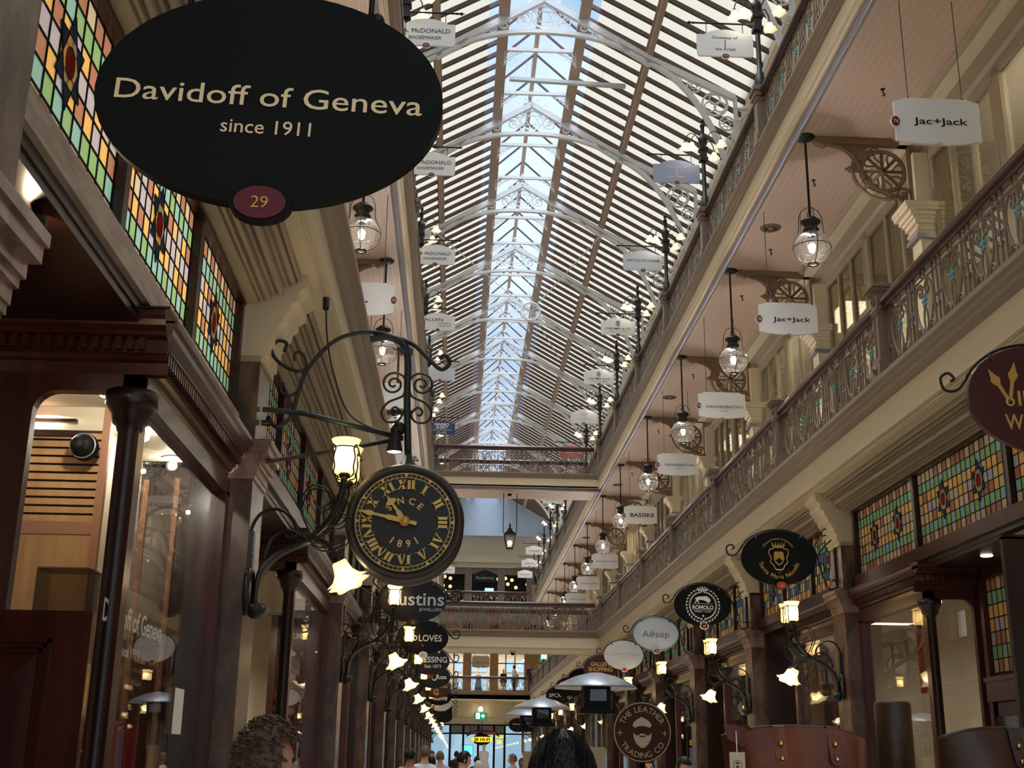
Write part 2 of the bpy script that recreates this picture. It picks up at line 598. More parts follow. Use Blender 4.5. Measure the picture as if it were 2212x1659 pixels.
# shop back walls, upper walls
struct('wall_left', MB().box(-4.3, -4.1, -6, YEND, 0, 4.55), ROOMW)
struct('wall_right', MB().box(7.2, 7.4, -6, YEND, 0, 4.55), ROOMW)
for side, nm in ((1, 'right'), (-1, 'left')):
    g = (lambda x: x) if side > 0 else MX
    m = MB()
    m.box(min(g(7.4), g(7.6)), max(g(7.4), g(7.6)), -6, YEND, 5.1, 9.3)
    struct('wall_%s_gallery_back' % nm, m, ROOMW)
    m = MB()
    # upper wall of the second gallery with window openings between cream piers
    xa, xb = sorted((g(5.95), g(6.15)))
    m.box(xa, xb, -6, YEND, Z2, 10.9)
    m.box(xa, xb, -6, YEND, 14.4, 15.6)
    k = -4
    while YK(k) < YEND:
        m.box(xa, xb, YK(k)-0.55, YK(k)+0.55, 10.9, 14.4)
        m.box(min(g(5.88), g(5.95)), max(g(5.88), g(5.95)), YK(k)-0.22, YK(k)+0.22, Z2, 15.3)
        k += 1
    struct('wall_%s_top' % nm, m, CREAM)
    # gallery floor slabs
    m = MB()
    xa, xb = sorted((g(4.08), g(7.5)))
    m.box(xa, xb, -6, YEND, 4.62, 5.09)
    struct('floor_%s_first_gallery' % nm, m, CREAMB)
    m = MB()
    xa, xb = sorted((g(4.12), g(7.5)))
    m.box(xa, xb, -6, YEND, 9.31, 9.69)
    struct('floor_%s_second_gallery' % nm, m, GREIGE)
    m = MB()
    xa, xb = sorted((g(4.10), g(5.5)))
    m.box(xa, xb, -6, YEND, 9.295, 9.312)
    struct('ceiling_%s_gallery' % nm, m, SOFFIT)
    m = MB()
    m.ext(both([(5.42, 9.30), (5.42, 9.27), (5.46, 9.25), (5.80, 9.16), (5.84, 9.12), (5.84, 9.05), (6.0, 9.05)], side > 0), -6, YEND)
    struct('trim_%s_gallery_cove' % nm, m, GREIGE)
    m = MB()
    xa, xb = sorted((g(5.5), g(7.4)))
    m.box(xa, xb, -6, YEND, 9.2, 9.3)
    struct('ceiling_%s_upper_shops' % nm, m, ROOMW)

# gallery edges: grooved kerb, flat band, soffit mouldings
P1 = [(4.2, 5.115), (3.92, 5.115), (3.92, 5.07), (3.955, 5.05), (3.955, 5.02), (3.985, 5.0), (3.985, 4.96), (4.02, 4.945), (4.05, 4.925), (4.05, 4.68), (4.025, 4.675), (4.025, 4.635), (4.06, 4.63), (4.06, 4.60), (4.075, 4.60), (4.075, 4.585), (4.17, 4.575)]
x_, z_ = 4.17, 4.575
for i_, (dx_, dz_) in enumerate(((0.03, 0.045), (0.045, 0.03), (0.03, 0.02), (0.05, 0.05), (0.03, 0.02), (0.045, 0.035), (0.03, 0.02))):
    P1 += [(x_, z_-dz_*1.2), (x_+dx_*0.55, z_-dz_*1.2), (x_+dx_*0.75, z_-dz_*0.55), (x_+dx_, z_-dz_*0.5)]
    x_, z_ = x_+dx_, z_-dz_*0.85
P1 += [(x_, 4.37), (4.6, 4.36)]
P2 = [(4.2, 9.715), (3.93, 9.715), (3.93, 9.68), (3.965, 9.66), (3.965, 9.635), (4.0, 9.615), (4.0, 9.59), (4.035, 9.575), (4.05, 9.565), (4.05, 9.36), (4.07, 9.35), (4.07, 9.305), (4.14, 9.295)]
def pm(P, a, b):
    return [0 if (P[i][1] + P[i+1][1])/2 > b else 1 for i in range(len(P)-1)]
for side, nm in ((1, 'right'), (-1, 'left')):
    o = struct('trim_%s_first_gallery_edge' % nm, MB().ext(both(P1, side > 0), -6, YEND, ms=[0 if P1[i][1] > 4.93 else (1 if P1[i+1][1] > 4.56 else 2) for i in range(len(P1)-1)]), [TAUPE, CREAMB, GREIGE])
    o = struct('trim_%s_second_gallery_edge' % nm, MB().ext(both(P2, side > 0), -6, YEND, ms=[0 if P2[i][1] > 9.57 else 1 for i in range(len(P2)-1)]), [TAUPE, CREAM])
    g = (lambda x: x) if side > 0 else MX
    tag(MB().tube([(g(4.17), -5, 9.262), (g(4.17), YEND, 9.262)], 0.045, 10).build('conduit_pipe', STEELG), 'grey pipe running along the pink boarded ceiling of the %s upper gallery' % nm, 'pipe')

# cross bridges
def mitre(P, y0, y1, sgn):
    return [(y0 if sgn > 0 else y1, 0)]
for nm, P, zb, z, split in (('first', P1, 4.60, 5.1, 4.93), ('second', P2, 9.295, 9.7, 9.57)):
    m = MB()
    m.box(XL, XR, YB0+0.02, YB1-0.02, zb+0.012, z)
    struct('floor_%s_bridge' % nm, m, CREAMB)
    m = MB().box(XL+0.02, XR-0.02, YB0+0.05, YB1-0.05, zb, zb+0.014)
    struct('ceiling_%s_bridge' % nm, m, SOFFIT if nm == 'second' else CREAM)
    Q = [(p[0], p[1]) for p in P if p[0] <= 4.08]
    m = MB()
    ms = [0 if Q[i][1] > split else 1 for i in range(len(Q)-1)]
    m.ext([(YB0 + (x-4.05)*(-1)*-1, z_) for x, z_ in Q], XL-0.1, XR+0.1, axis='x', ms=ms)
    m.ext([(YB1 - (x-4.05), z_) for x, z_ in Q], XL-0.1, XR+0.1, axis='x', ms=ms)
    struct('trim_%s_bridge_edge' % nm, m, [TAUPE, CREAM])
tag(MB().tube([(XL, YB0+0.12, 9.262), (XR+0.12, YB0+0.12, 9.262)], 0.045, 10).build('conduit_pipe', STEELG), 'grey pipe across the underside of the upper cross bridge', 'pipe')

# rear end: gallery, ground-floor head wall, upper wall
YR = 68.5
m = MB().box(XL-0.2, XR+0.2, YR, YEND, 4.7, 5.1)
struct('floor_rear_gallery', m, CREAMB)
m = MB()
Q = [p for p in P1 if p[0] <= 4.08]
m.ext([(YR + (x-4.05), z_) for x, z_ in Q], XL-0.1, XR+0.1, axis='x', ms=[0 if Q[i][1] > 4.93 else 1 for i in range(len(Q)-1)])
struct('trim_rear_gallery_edge', m, [TAUPE, CREAM])
m = MB().box(-1.6, 4.7, 72.0, 72.3, 3.42, 4.7)
m.box(-1.6, 4.7, 71.96, 72.0, 3.85, 3.9)
struct('wall_rear_ground_head', m, CREAM)
m = MB()
m.box(-4, 7, YEND, YEND+0.3, 13.3, 18.6)
m.box(-4, 7, YEND-0.05, YEND, 15.2, 15.35, 1)
m.box(-4, 7, YEND-0.04, YEND, 14.9, 15.0, 1)
m.box(-4, 7, YEND-0.25, YEND+0.3, 13.0, 13.45, 2)
m.box(-4, 7, YEND-0.06, YEND, 13.45, 14.6, 2)
m.box(-4, 7, YEND-0.1, YEND, 12.7, 13.0, 2)
for xa, xb in ((0.75, 1.0), (2.6, 2.85)):
    m.box(xa, xb, YEND-0.1, YEND, 15.35, 16.15, 1)
m.box(0.4, 3.12, YEND-0.3, YEND, 16.15, 16.3, 1)
m.box(0.55, 0.75, YEND-0.2, YEND, 16.3, 17.4, 1)
m.box(2.8, 3.0, YEND-0.2, YEND, 16.3, 17.4, 1)
struct('wall_rear_top', m, [WALLP, WHITE, GREIGE])
# small iron balconette on the rear wall
t = E('balconette', 'small iron balcony front with scrolls high on the pale rear wall', 'balcony', (1.77, YEND-0.26, 16.3))
m = MB()
for i in range(-5, 6):
    m.tube([(i*0.19, 0, 0), (i*0.19, 0, 0.75)], 0.014, 4)
for i in range(-2, 3):
    for q in (-1, 1):
        m.tube(xz([(i*0.38+q*a, b) for a, b in spiral(0.09, 0.2, 0.09, 0.02, pi, 1.2)]), 0.013, 4)
        m.tube(xz([(i*0.38+q*a, b) for a, b in spiral(0.08, 0.5, 0.08, 0.02, pi, -1.2)]), 0.013, 4)
m.build('scrollwork', IRONG, t)
MB().box(-1.0, 1.0, -0.03, 0.03, 0.73, 0.8).build('top_rail', WHITE, t)
# restaurant level behind the second gallery at the rear
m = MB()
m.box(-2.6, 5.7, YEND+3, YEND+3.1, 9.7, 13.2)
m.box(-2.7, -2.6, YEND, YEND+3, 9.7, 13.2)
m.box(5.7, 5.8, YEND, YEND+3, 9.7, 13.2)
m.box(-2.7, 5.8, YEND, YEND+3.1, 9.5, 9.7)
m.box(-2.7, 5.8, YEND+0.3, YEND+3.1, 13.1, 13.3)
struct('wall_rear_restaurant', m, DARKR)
m = MB()
for x in (-1.15, 0.55, 2.55, 4.3):
    m.box(x-0.22, x+0.22, YEND-0.05, YEND+0.2, 9.7, 13.0)
m.box(-2.6, 5.7, YEND, YEND+0.2, 12.3, 12.75)
struct('wall_rear_second_gallery', m, M('brown_plaster', (92, 78, 66), 0.6))
m = MB().box(XL-0.2, XR+0.2, YR-0.2, YEND, 9.3, 9.7)
struct('floor_rear_second_gallery', m, GREIGE)
# rear first gallery: cream piers, glazing bars and daylight beyond
m = MB()
for x0, x1 in ((-1.6, -0.75), (0.35, 0.85), (1.95, 2.45), (4.0, 4.7)):
    m.box(x0, x1, YEND, YEND+0.3, 5.1, 9.3)
m.box(-1.6, 6.4, YEND, YEND+0.3, 7.9, 9.3)
m.box(4.7, 6.4, YEND, YEND+0.3, 5.1, 7.9)
m.box(-0.75, 0.35, YEND+0.05, YEND+0.2, 5.1, 5.5)
m.box(2.45, 4.0, YEND+0.05, YEND+0.2, 5.1, 5.5)
struct('wall_rear_first_gallery', m, OAK)
m = MB()
for x in (-0.2, 2.9, 3.45):
    m.box(x-0.03, x+0.03, YEND+0.05, YEND+0.12, 5.1, 7.9)
for x0, x1 in ((-0.75, 0.35), (2.45, 4.0), (0.85, 1.95)):
    m.box(x0, x1, YEND+0.05, YEND+0.12, 7.0, 7.06)
struct('window_1', m, WOODD)
m = MB().box(-0.75, 4.0, YEND+0.08, YEND+0.09, 5.1, 7.9)
struct('window_2', m, GPANE)
m = MB().box(-1.6, 4.7, YEND+2.6, YEND+2.7, 5.1, 9.3)
m.box(-1.6, 4.7, YEND, YEND+2.7, 8.0, 8.1)
for x in (0.1, 1.0, 1.6, 3.2, 3.9):
    m.box(x-0.2, x+0.2, YEND+2.5, YEND+2.62, 5.6, 6.5, 1)
    m.box(x-0.2, x+0.2, YEND+2.5, YEND+2.62, 6.7, 7.4, 1)
struct('wall_rear_boutique', m, [CREAM, EM('daylit_window', (170, 205, 240), 0.8)])
alight('boutique_light', (1.6, YEND+1.2, 7.9), 5, 1.5, 60)

# ------------------------------------------------------------------ glazed roof
RB0, RB1 = 0.66, 2.40     # lantern beams
def rz(x):                # roof slope height
    d = x - RB1 if x > XC else RB0 - x
    return 17.2 - d*0.5706
YA, YZ = 8.0, 73.0
roof = bpy.data.objects.new('ceiling_glass_roof', None)
COL.objects.link(roof); roof['kind'] = 'structure'
for side in (1, -1):
    g = (lambda x: x) if side > 0 else (lambda x: 2*XC - x)
    xs = [RB1, RB1+0.32, 6.0]
    m = MB()
    m.add([(g(xs[0]), YA, rz(xs[0])), (g(xs[1]), YA, rz(xs[1])), (g(xs[1]), YZ, rz(xs[1])), (g(xs[0]), YZ, rz(xs[0]))], [(0, 1, 2, 3)])
    m.build('clear_strip', GSKY, roof)
    m = MB()
    m.add([(g(xs[1]), YA, rz(xs[1])), (g(xs[2]), YA, rz(xs[2])), (g(xs[2]), YZ, rz(xs[2])), (g(xs[1]), YZ, rz(xs[1]))], [(0, 1, 2, 3)])
    m.build('frosted_sheet', FROST, roof)
    m = MB()
    y = YA
    while y < YZ:
        a, b = Vector((g(RB1), y, rz(RB1)-0.05)), Vector((g(6.0), y, rz(6.0)-0.05))
        hw = 0.029
        for dz in (0,):
            m.add([(a.x, y-hw, a.z-0.06), (a.x, y+hw, a.z-0.06), (a.x, y+hw, a.z+0.05), (a.x, y-hw, a.z+0.05), (b.x, y-hw, b.z-0.06), (b.x, y+hw, b.z-0.06), (b.x, y+hw, b.z+0.05), (b.x, y-hw, b.z+0.05)],
                  [(0, 1, 5, 4), (1, 2, 6, 5), (2, 3, 7, 6), (3, 0, 4, 7)])
        y += S/9
    tag(m.build('glazing_bars', RAFT, roof), kind='stuff')
    m = MB()
    for x in (3.83,):
        m.box(g(x)-0.055, g(x)+0.055, YA, YZ, rz(x)-0.26, rz(x)-0.08)
        m.box(g(x)-0.09, g(x)+0.09, YA, YZ, rz(x)-0.09, rz(x)-0.06)
    m.build('purlin', PURL, roof)
    m = MB()
    x = RB1
    m.box(g(x)-0.08, g(x)+0.08, YA, YZ, 17.0, 17.27)
    m.box(g(x)-0.12, g(x)+0.12, YA, YZ, 16.95, 17.01)
    m.build('lantern_beam', PURL, roof)
    m = MB()
    RZ = 18.1
    m.add([(g(RB1), YA, 17.28), (XC, YA, RZ), (XC, YZ, RZ), (g(RB1), YZ, 17.28)], [(0, 1, 2, 3)])
    m.build('lantern_glass', GSKY, roof)
    m = MB()
    y = YA
    while y < YZ:
        m.add([(g(RB1), y-0.02, 17.22), (g(RB1), y+0.02, 17.22), (XC, y+0.02, RZ-0.06), (XC, y-0.02, RZ-0.06), (g(RB1), y-0.02, 17.28), (g(RB1), y+0.02, 17.28), (XC, y+0.02, RZ), (XC, y-0.02, RZ)],
              [(0, 1, 2, 3), (4, 5, 6, 7), (0, 3, 7, 4), (1, 2, 6, 5)])
        y += S/4
    tag(m.build('lantern_bars', RAFT, roof), kind='stuff')
m = MB().box(XC-0.05, XC+0.05, YA, YZ, RZ-0.1, RZ+0.05)
m.build('ridge_beam', PURL, roof)
m = MB()
for x in (5.98, -2.9):
    m.box(x-0.08, x+0.12, YA-14, YZ, 15.0, 15.5)
m.box(-6, 9, YA-14.2, YA, 15.0, 15.05)
struct('ceiling_front', m, WHITE)
m = MB().box(-3, 6.2, YZ, YZ+0.2, 14.5, 18.2)
struct('wall_rear_gable', m, WALLP)

# roof trusses: pierced iron ribs
def truss_mesh():
    m = MB()
    w = 0.05
    def strip(pts, d, mm=0):
        for i in range(len(pts)-1):
            a, b = pts[i], pts[i+1]
            t = Vector((b[0]-a[0], b[1]-a[1])); n = Vector((-t.y, t.x)).normalized()*d/2
            m.prism([(a[0]+n.x, a[1]+n.y), (b[0]+n.x, b[1]+n.y), (b[0]-n.x, b[1]-n.y), (a[0]-n.x, a[1]-n.y)], -w, w, mm)
    def ring(cx, cz, r, t=0.022, n=20):
        m.tube(xz(circ(cx, cz, r, n)), t, 4, closed=True)
    for q in (1, -1):
        top = [(0, 17.44), (2.32, 16.02), (4.1, 15.16)]
        strip([(q*a, b) for a, b in top], 0.14)
        low = bez((0, 16.62), (0.8, 16.62), (1.25, 16.5), (1.85, 16.22), 8)
        strip([(q*a, b) for a, b in low], 0.09)
        m.prism([(q*1.6, 16.42), (q*2.32, 15.98), (q*2.28, 15.85), (q*1.75, 16.2)][::q], -w, w)
        leg = bez((2.2, 16.0), (3.05, 15.6), (3.6, 14.7), (3.92, 13.35), 10)
        strip([(q*a, b) for a, b in leg], 0.10)
        strip([(q*4.1, 15.16), (q*4.1, 13.4)], 0.07)
        ring(q*3.22, 15.42, 0.15); ring(q*3.22, 15.42, 0.06, 0.015)
        for i in range(8):
            m.tube(xz([(q*3.22+0.06*cos(i*pi/4), 15.42+0.06*sin(i*pi/4)), (q*3.22+0.15*cos(i*pi/4), 15.42+0.15*sin(i*pi/4))]), 0.012, 4)
        ring(q*3.66, 15.0, 0.27, 0.03)
        for i in range(3):
            ring(q*3.66+0.12*sin(i*2.094), 15.0+0.12*cos(i*2.094), 0.12, 0.02, 14)
        ring(q*3.9, 14.55, 0.16); ring(q*3.9, 14.55, 0.07, 0.015)
        for i in range(8):
            m.tube(xz([(q*3.9+0.07*cos(i*pi/4), 14.55+0.07*sin(i*pi/4)), (q*3.9+0.16*cos(i*pi/4), 14.55+0.16*sin(i*pi/4))]), 0.012, 4)
        m.tube(xz([(q*a, b) for a, b in spiral(4.0, 14.12, 0.14, 0.03, pi/2, 1.4)]), 0.02, 4)
        m.tube(xz([(q*a, b) for a, b in spiral(2.9, 15.66, 0.11, 0.02, pi, 1.5)]), 0.018, 4)
        m.tube(xz([(q*a, b) for a, b in spiral(2.62, 15.78, 0.07, 0.02, pi, 1.5)]), 0.015, 4)
        # crown ornament
        m.tube(xz([(q*a, b) for a, b in spiral(0.46, 16.9, 0.19, 0.025, pi/2, 1.6)]), 0.022, 4)
        m.tube(xz([(q*a, b) for a, b in spiral(0.86, 16.76, 0.13, 0.02, pi*0.8, -1.5)]), 0.018, 4)
        m.tube(xz([(q*a, b) for a, b in spiral(1.12, 16.64, 0.09, 0.02, pi*0.8, 1.5)]), 0.015, 4)
        m.tube(xz([(q*a, b) for a, b in spiral(1.36, 16.53, 0.06, 0.015, pi*0.8, -1.5)]), 0.012, 4)
        m.tube(xz(crv([(q*0.22, 16.72), (q*0.62, 17.0), (q*0.9, 16.86), (q*1.15, 16.66), (q*1.55, 16.4)])), 0.016, 4)
        ring(q*0.68, 16.97, 0.05, 0.012, 12); ring(q*0.3, 17.12, 0.05, 0.012, 12)
        # little outer bracket under the eave
        strip([(q*4.1, 14.9), (q*4.45, 14.9)], 0.03)
        strip([(q*4.1, 14.55), (q*4.42, 14.88)], 0.03)
    ring(0, 17.0, 0.27, 0.022)
    for s in (0, pi/3):
        tri = [(0.25*cos(s+pi/2+i*2.094), 17.0+0.25*sin(s+pi/2+i*2.094)) for i in range(3)]
        m.tube(xz(tri), 0.016, 4, closed=True)
    return m
def crest_mesh():
    m = MB()
    for q in (1, -1):
        m.tube(xz([(q*a, b) for a, b in spiral(0.16, 17.56, 0.08, 0.015, pi, 1.3)]), 0.013, 4)
        m.tube(xz([(q*a, b) for a, b in spiral(0.33, 17.42, 0.06, 0.012, pi, 1.3)]), 0.012, 4)
    m.tube(xz([(0, 17.5), (0, 17.78)]), 0.015, 4)
    m.ball((0, 0, 17.72), 0.05, 8)
    return m
ordw = ['nearest', 'second', 'third', 'fourth', 'fifth', 'sixth', 'seventh', 'eighth', 'ninth', 'tenth', 'eleventh', 'twelfth', 'thirteenth', 'fourteenth', 'fifteenth', 'sixteenth']
tr = E('roof_truss', 'pale pierced iron roof truss, nearest of the row under the glass roof', 'roof truss', (XC, YK(1), 0), group='roof trusses')
truss_mesh().build('rib', TRUSS, tr)
crest_mesh().build('crest', TRUSS, tr)
for i, k in enumerate(range(2, 14)):
    if YK(k) < YZ-1:
        dup(tr, (XC, YK(k), 0), 'pale pierced iron roof truss, %s counting back along the glass roof' % ordw[i+1])
# lace collar beams under the lantern
cb = E('collar_beam', 'white collar beam with lace brackets under the skylight, nearest', 'beam', (XC, YK(2)+S*0.3, 0), group='lace collar beams')
MB().box(-0.86, 0.86, -0.03, 0.03, 16.98, 17.06).build('bar', TRUSS, cb)
m = MB()
for q in (1, -1):
    for i in range(4):
        for j in range(4-i):
            m.tube(xz(circ(q*(0.78-0.085*j), 16.92-0.075*i, 0.036, 9)), 0.008, 4, closed=True)
    m.tube(xz(bez((q*0.82, 16.6), (q*0.78, 16.8), (q*0.6, 16.9), (q*0.4, 16.96), 8)), 0.012, 4)
m.build('lace_bracket', TRUSS, cb)
n = 0
for k in range(2, 13):
    for f in (0.3, 0.72):
        if (k, f) == (2, 0.3): continue
        n += 1
        dup(cb, (XC, YK(k)+S*f, 0), 'white collar beam with lace brackets under the skylight, %s counting back' % (ordw[n] if n < 16 else 'number %d' % (n+1)))
for (x, y, z, l, a, w) in ((2.2, 24.6, 16.5, 2.68, 0.035, 'near'), (1.92, 51.4, 16.5, 0.9, 0.0, 'far')):
    t = E('light_bar', 'long white linear light bar hung across the arcade under the roof, the %s one' % w, 'light bar', (x, y, z))
    t.rotation_euler = (0, a, 0)
    MB().box(-l/2, l/2, -0.05, 0.05, -0.04, 0.04).build('housing', SIGNG, t)
    for q in (-l*0.36, l*0.3):
        MB().tube([(q, 0, 0.04), (q, 0, 0.6)], 0.004, 4).build('suspension_wire', STEELG, t)
# crossed cables with a small ring
t = E('cable_ring', 'small metal hoop held by crossed steel cables under the skylight', 'cable ring', (2.15, 38.0, 15.9))
m = MB(); m.tube(xz(circ(0, 0, 0.32, 24)), 0.03, 6, closed=True); m.tube(xz(circ(0, 0, 0.26, 24)), 0.012, 6, closed=True)
for i in range(3):
    m.tube(xz([(0.3*cos(i*2.094+0.5), 0.3*sin(i*2.094+0.5)), (0, 0)]), 0.012, 4)
m.build('hoop', TRUSS, t)
m = MB()
for a in ((-3.1, -6.2, 0.0), (1.7, -6.2, 0.1), (-0.1, 0, 1.2), (1.5, 6, 0.3), (-2.6, 7, 0.4)):
    m.tube([(0, 0, 0.3 if a[0] == -0.1 else 0), a], 0.012, 4)
m.build('cable', TRUSS, t)
# ================================================================== ground floor: shopfronts and pilasters
SGM = list(SGC.values()) + [BLACKM]
SGI = {k: i for i, k in enumerate(SGC)}
LEAD = len(SGC)
def stained(y0, y1, z0, z1, x, nx=None, nz=6, pal='bt qg obol lotl obol gq bt', star=True, seed=1, round_top=False):
    """leaded panel in the plane x, cells coloured row by row from the bottom"""
    rnd = random.Random(seed)
    m = MB()
    rows = pal.split()
    nz = len(rows)
    if nx is None:
        nx = max(4, int(round((y1-y0)/0.105)))
    dy, dz = (y1-y0)/nx, (z1-z0)/nz
    for j in range(nz):
        for i in range(nx):
            r = rows[j]
            c = r[(i + (j*7) % 3) % len(r)] if rnd.random() < 0.8 else r[rnd.randrange(len(r))]
            a, b = y0+i*dy, z0+j*dz
            m.add([(x, a, b), (x, a+dy, b), (x, a+dy, b+dz), (x, a, b+dz)], [(0, 1, 2, 3)], SGI[c])
    t = 0.0045
    for i in range(nx+1):
        m.box(x-t, x+t, y0+i*dy-t, y0+i*dy+t, z0, z1, LEAD)
    for j in range(nz+1):
        m.box(x-t, x+t, y0, y1, z0+j*dz-t, z0+j*dz+t, LEAD)
    if star:
        cs = [y0+(y1-y0)*0.5] if y1-y0 < 1.7 else [y0+(y1-y0)*0.3, y0+(y1-y0)*0.7]
        for cy in cs:
            cz, rz_ = (z0+z1)/2, (z1-z0)*0.27
            ry = min(rz_*0.8, 0.17)
            for d in (1, -1):
                xx = x + d*0.006
                P = [(cy + ry*sin(i*pi/3), cz + rz_*cos(i*pi/3)) for i in range(6)]
                Q = [(cy + ry*0.58*sin(i*pi/3+pi/6), cz + rz_*0.58*cos(i*pi/3+pi/6)) for i in range(6)]
                for i in range(6):
                    m.add([(xx, *P[i]), (xx, *Q[i]), (xx, *Q[i-1])], [(0, 1, 2)], SGI['u'])
                m.add([(xx, *q) for q in Q], [tuple(range(6))], SGI['w'])
                m.add([(xx+d*0.002, *p) for p in oval(cy, cz, ry*0.3, rz_*0.3, 14)], [tuple(range(14))], SGI['r'])
                for i in range(6):
                    for A, B in ((P[i], Q[i]), (P[i], Q[i-1]), (Q[i], Q[i-1])):
                        m.tube([(xx, *A), (xx, *B)], 0.003, 4, LEAD)
                m.tube([(xx, *p) for p in oval(cy, cz, ry*0.32, rz_*0.32, 14)], 0.003, 4, LEAD, closed=True)
    return m

def dentils(m, y0, y1, x0, x1, z0, z1, pitch=0.045, mm=0):
    n = int((y1-y0)/pitch)
    for i in range(n):
        a = y0 + i*pitch
        m.box(x0, x1, a, a+pitch*0.55, z0, z1, mm)

CORN = [(-0.02, 3.46), (0.17, 3.46), (0.17, 3.43), (0.155, 3.415), (0.15, 3.39), (0.115, 3.375), (0.115, 3.355), (0.10, 3.35), (0.075, 3.345), (0.075, 3.285), (0.06, 3.28), (0.05, 3.26), (0.03, 3.25), (0.02, 3.2), (0.0, 3.19)]

def shopfront(L, win, ent, mulls, label, group=None, pal='bt qg obol lotl obol gq bt', warm=None, door=True, D=1.0, sill=None):
    """local frame: x outwards from the glass plane, y along the arcade from 0 to L.
    win = (w0, w1) window extent, ent = (e0, e1) recessed entry extent"""
    t = E('shopfront', label, 'shopfront', group=group)
    w0, w1 = win
    e0, e1 = ent
    es = 1 if e0 >= w1-0.01 else -1           # entry lies after (+) or before (-) the window
    ce = w1 if es > 0 else w0                 # window corner at the entry
    m = MB()
    m.box(-0.05, 0.06, 0, L, 4.34, 4.42)
    for y in [0.03] + mulls + [L-0.03]:
        m.box(-0.04, 0.05, y-0.035, y+0.035, 3.62, 4.36)
    m.box(-0.06, 0.04, 0, L, 3.44, 3.5)
    m.build('transom_frame', WOODD, t)
    MB().box(-0.05, 0.07, 0, L, 3.49, 3.62).build('transom_sill', sill or WOOD, t)
    ys = [0.0] + mulls + [L]
    for i in range(len(ys)-1):
        stained(ys[i]+0.04, ys[i+1]-0.04, 3.63, 4.34, 0.0, pal=pal, seed=i+int(L*10)).build('stained_glass', SGM, t)
    m = MB()
    m.ext(CORN, w0, w1, axis='y')
    dentils(m, w0, w1, 0.075, 0.112, 3.29, 3.345)
    c = ce
    # the cornice turns into the entry
    R = [(c + es*(p[0]-0.02), p[1]) for p in CORN]
    m.ext(R, -0.75, 0.15, axis='x')
    n = 16
    for i in range(n):
        m.box(-0.72+i*0.05, -0.72+i*0.05+0.028, min(c+es*0.055, c+es*0.092), max(c+es*0.055, c+es*0.092), 3.29, 3.345)
    m.box(-0.75, 0.17, min(c, c+es*0.15), max(c, c+es*0.15), 3.455, 3.47)
    m.build('cornice', WOOD, t)
    m = MB()
    m.box(-0.04, 0.05, w0, w1, 3.10, 3.2)
    for y in (w0+0.05, w1-0.05):
        m.box(-0.04, 0.05, y-0.05, y+0.05, 0.55, 3.12)
    m.box(-0.05, 0.06, w0, w1, 0.0, 0.55)
    for y in (w0 if es > 0 else w1,):
        m.box(-0.05, 0.03, min(y, y-es*0.0)-0.001, y+0.001, 0, 3.46)
    # return frame: arched head over a narrow pane
    ry0, ry1 = min(ce, ce-es*0.06), max(ce, ce-es*0.06)
    m.box(-0.75, -0.42, ry0, ry1, 0, 3.46)
    m.box(-0.42, -0.05, ry0, ry1, 3.12, 3.46)
    m.box(-0.42, 0.0, ry0, ry1, 0, 0.55)
    for x, q in ((-0.42, 1), (-0.05, -1)):
        arc = [(x, 3.12)] + [(x + q*0.1*(1-cos(a*pi/12)), 3.12-0.1*(1-sin(a*pi/12))) for a in range(6, -1, -1)]
        m.prism(arc, ry0, ry1)
    m.box(-0.05, 0.05, ry0, ry1, 3.1, 3.46)
    m.build('window_frame', WOOD, t)
    MB().box(-0.006, 0.0, w0+0.1, w1-0.1, 0.55, 3.1).build('window_pane', GPANE, t)
    MB().box(-0.42, -0.03, ce-es*0.034, ce-es*0.028, 0.55, 3.12).build('return_pane', GPANE, t)
    cc = (0.0, ce - es*0.03, 0)
    m = MB()
    m.lathe([(0.06, 0), (0.06, 0.55), (0.045, 0.6), (0.045, 2.93), (0.055, 2.95), (0.06, 2.97), (0.075, 2.98), (0.085, 3.02), (0.105, 3.05), (0.115, 3.06), (0.115, 3.12), (0, 3.12)], cc, 20)
    m.build('corner_column', WOODD, t)
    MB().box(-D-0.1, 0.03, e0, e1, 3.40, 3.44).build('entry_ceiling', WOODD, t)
    m = MB()
    m.lathe([(0.0, 3.392), (0.05, 3.392), (0.055, 3.40)], (-D*0.4, (e0+e1)/2, 0), 16)
    m.build('entry_downlight', DOWN, t)
    far = e1 if es > 0 else e0
    m = MB()
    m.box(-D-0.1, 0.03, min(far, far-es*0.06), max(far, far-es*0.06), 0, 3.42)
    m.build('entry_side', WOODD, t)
    if door:
        m = MB()
        y0, y1 = e0+0.05, e1-0.05
        ym = (y0+y1)/2
        for a, b in ((y0, ym-0.005), (ym+0.005, y1)):
            m.box(-D-0.02, -D+0.03, a, b, 0.02, 0.9)
            m.box(-D-0.02, -D+0.03, a, a+0.1, 0.9, 2.15)
            m.box(-D-0.02, -D+0.03, b-0.1, b, 0.9, 2.15)
            m.box(-D-0.02, -D+0.03, a, b, 2.03, 2.15)
        m.box(-D-0.04, -D+0.08, y0, y1, 2.16, 2.34)
        m.box(-D-0.04, -D+0.1, y0, y1, 2.34, 2.38)
        dentils(m, y0, y1, -D+0.05, -D+0.07, 2.24, 2.31, 0.05)
        for y in (y0, y1):
            m.box(-D-0.04, -D+0.05, y-0.04, y+0.04, 0, 3.42)
        m.box(-D-0.04, -D+0.05, y0, y1, 3.3, 3.42)
        m.build('shop_door', WOOD, t)
        MB().box(-D, -D+0.01, y0+0.1, y1-0.1, 0.9, 2.03).build('door_glass', GPANE, t)
        stained(y0+0.04, y1-0.04, 2.42, 3.3, -D, pal='bt qg obol lotl obol qg bt', seed=9).build('door_transom_glass', SGM, t)
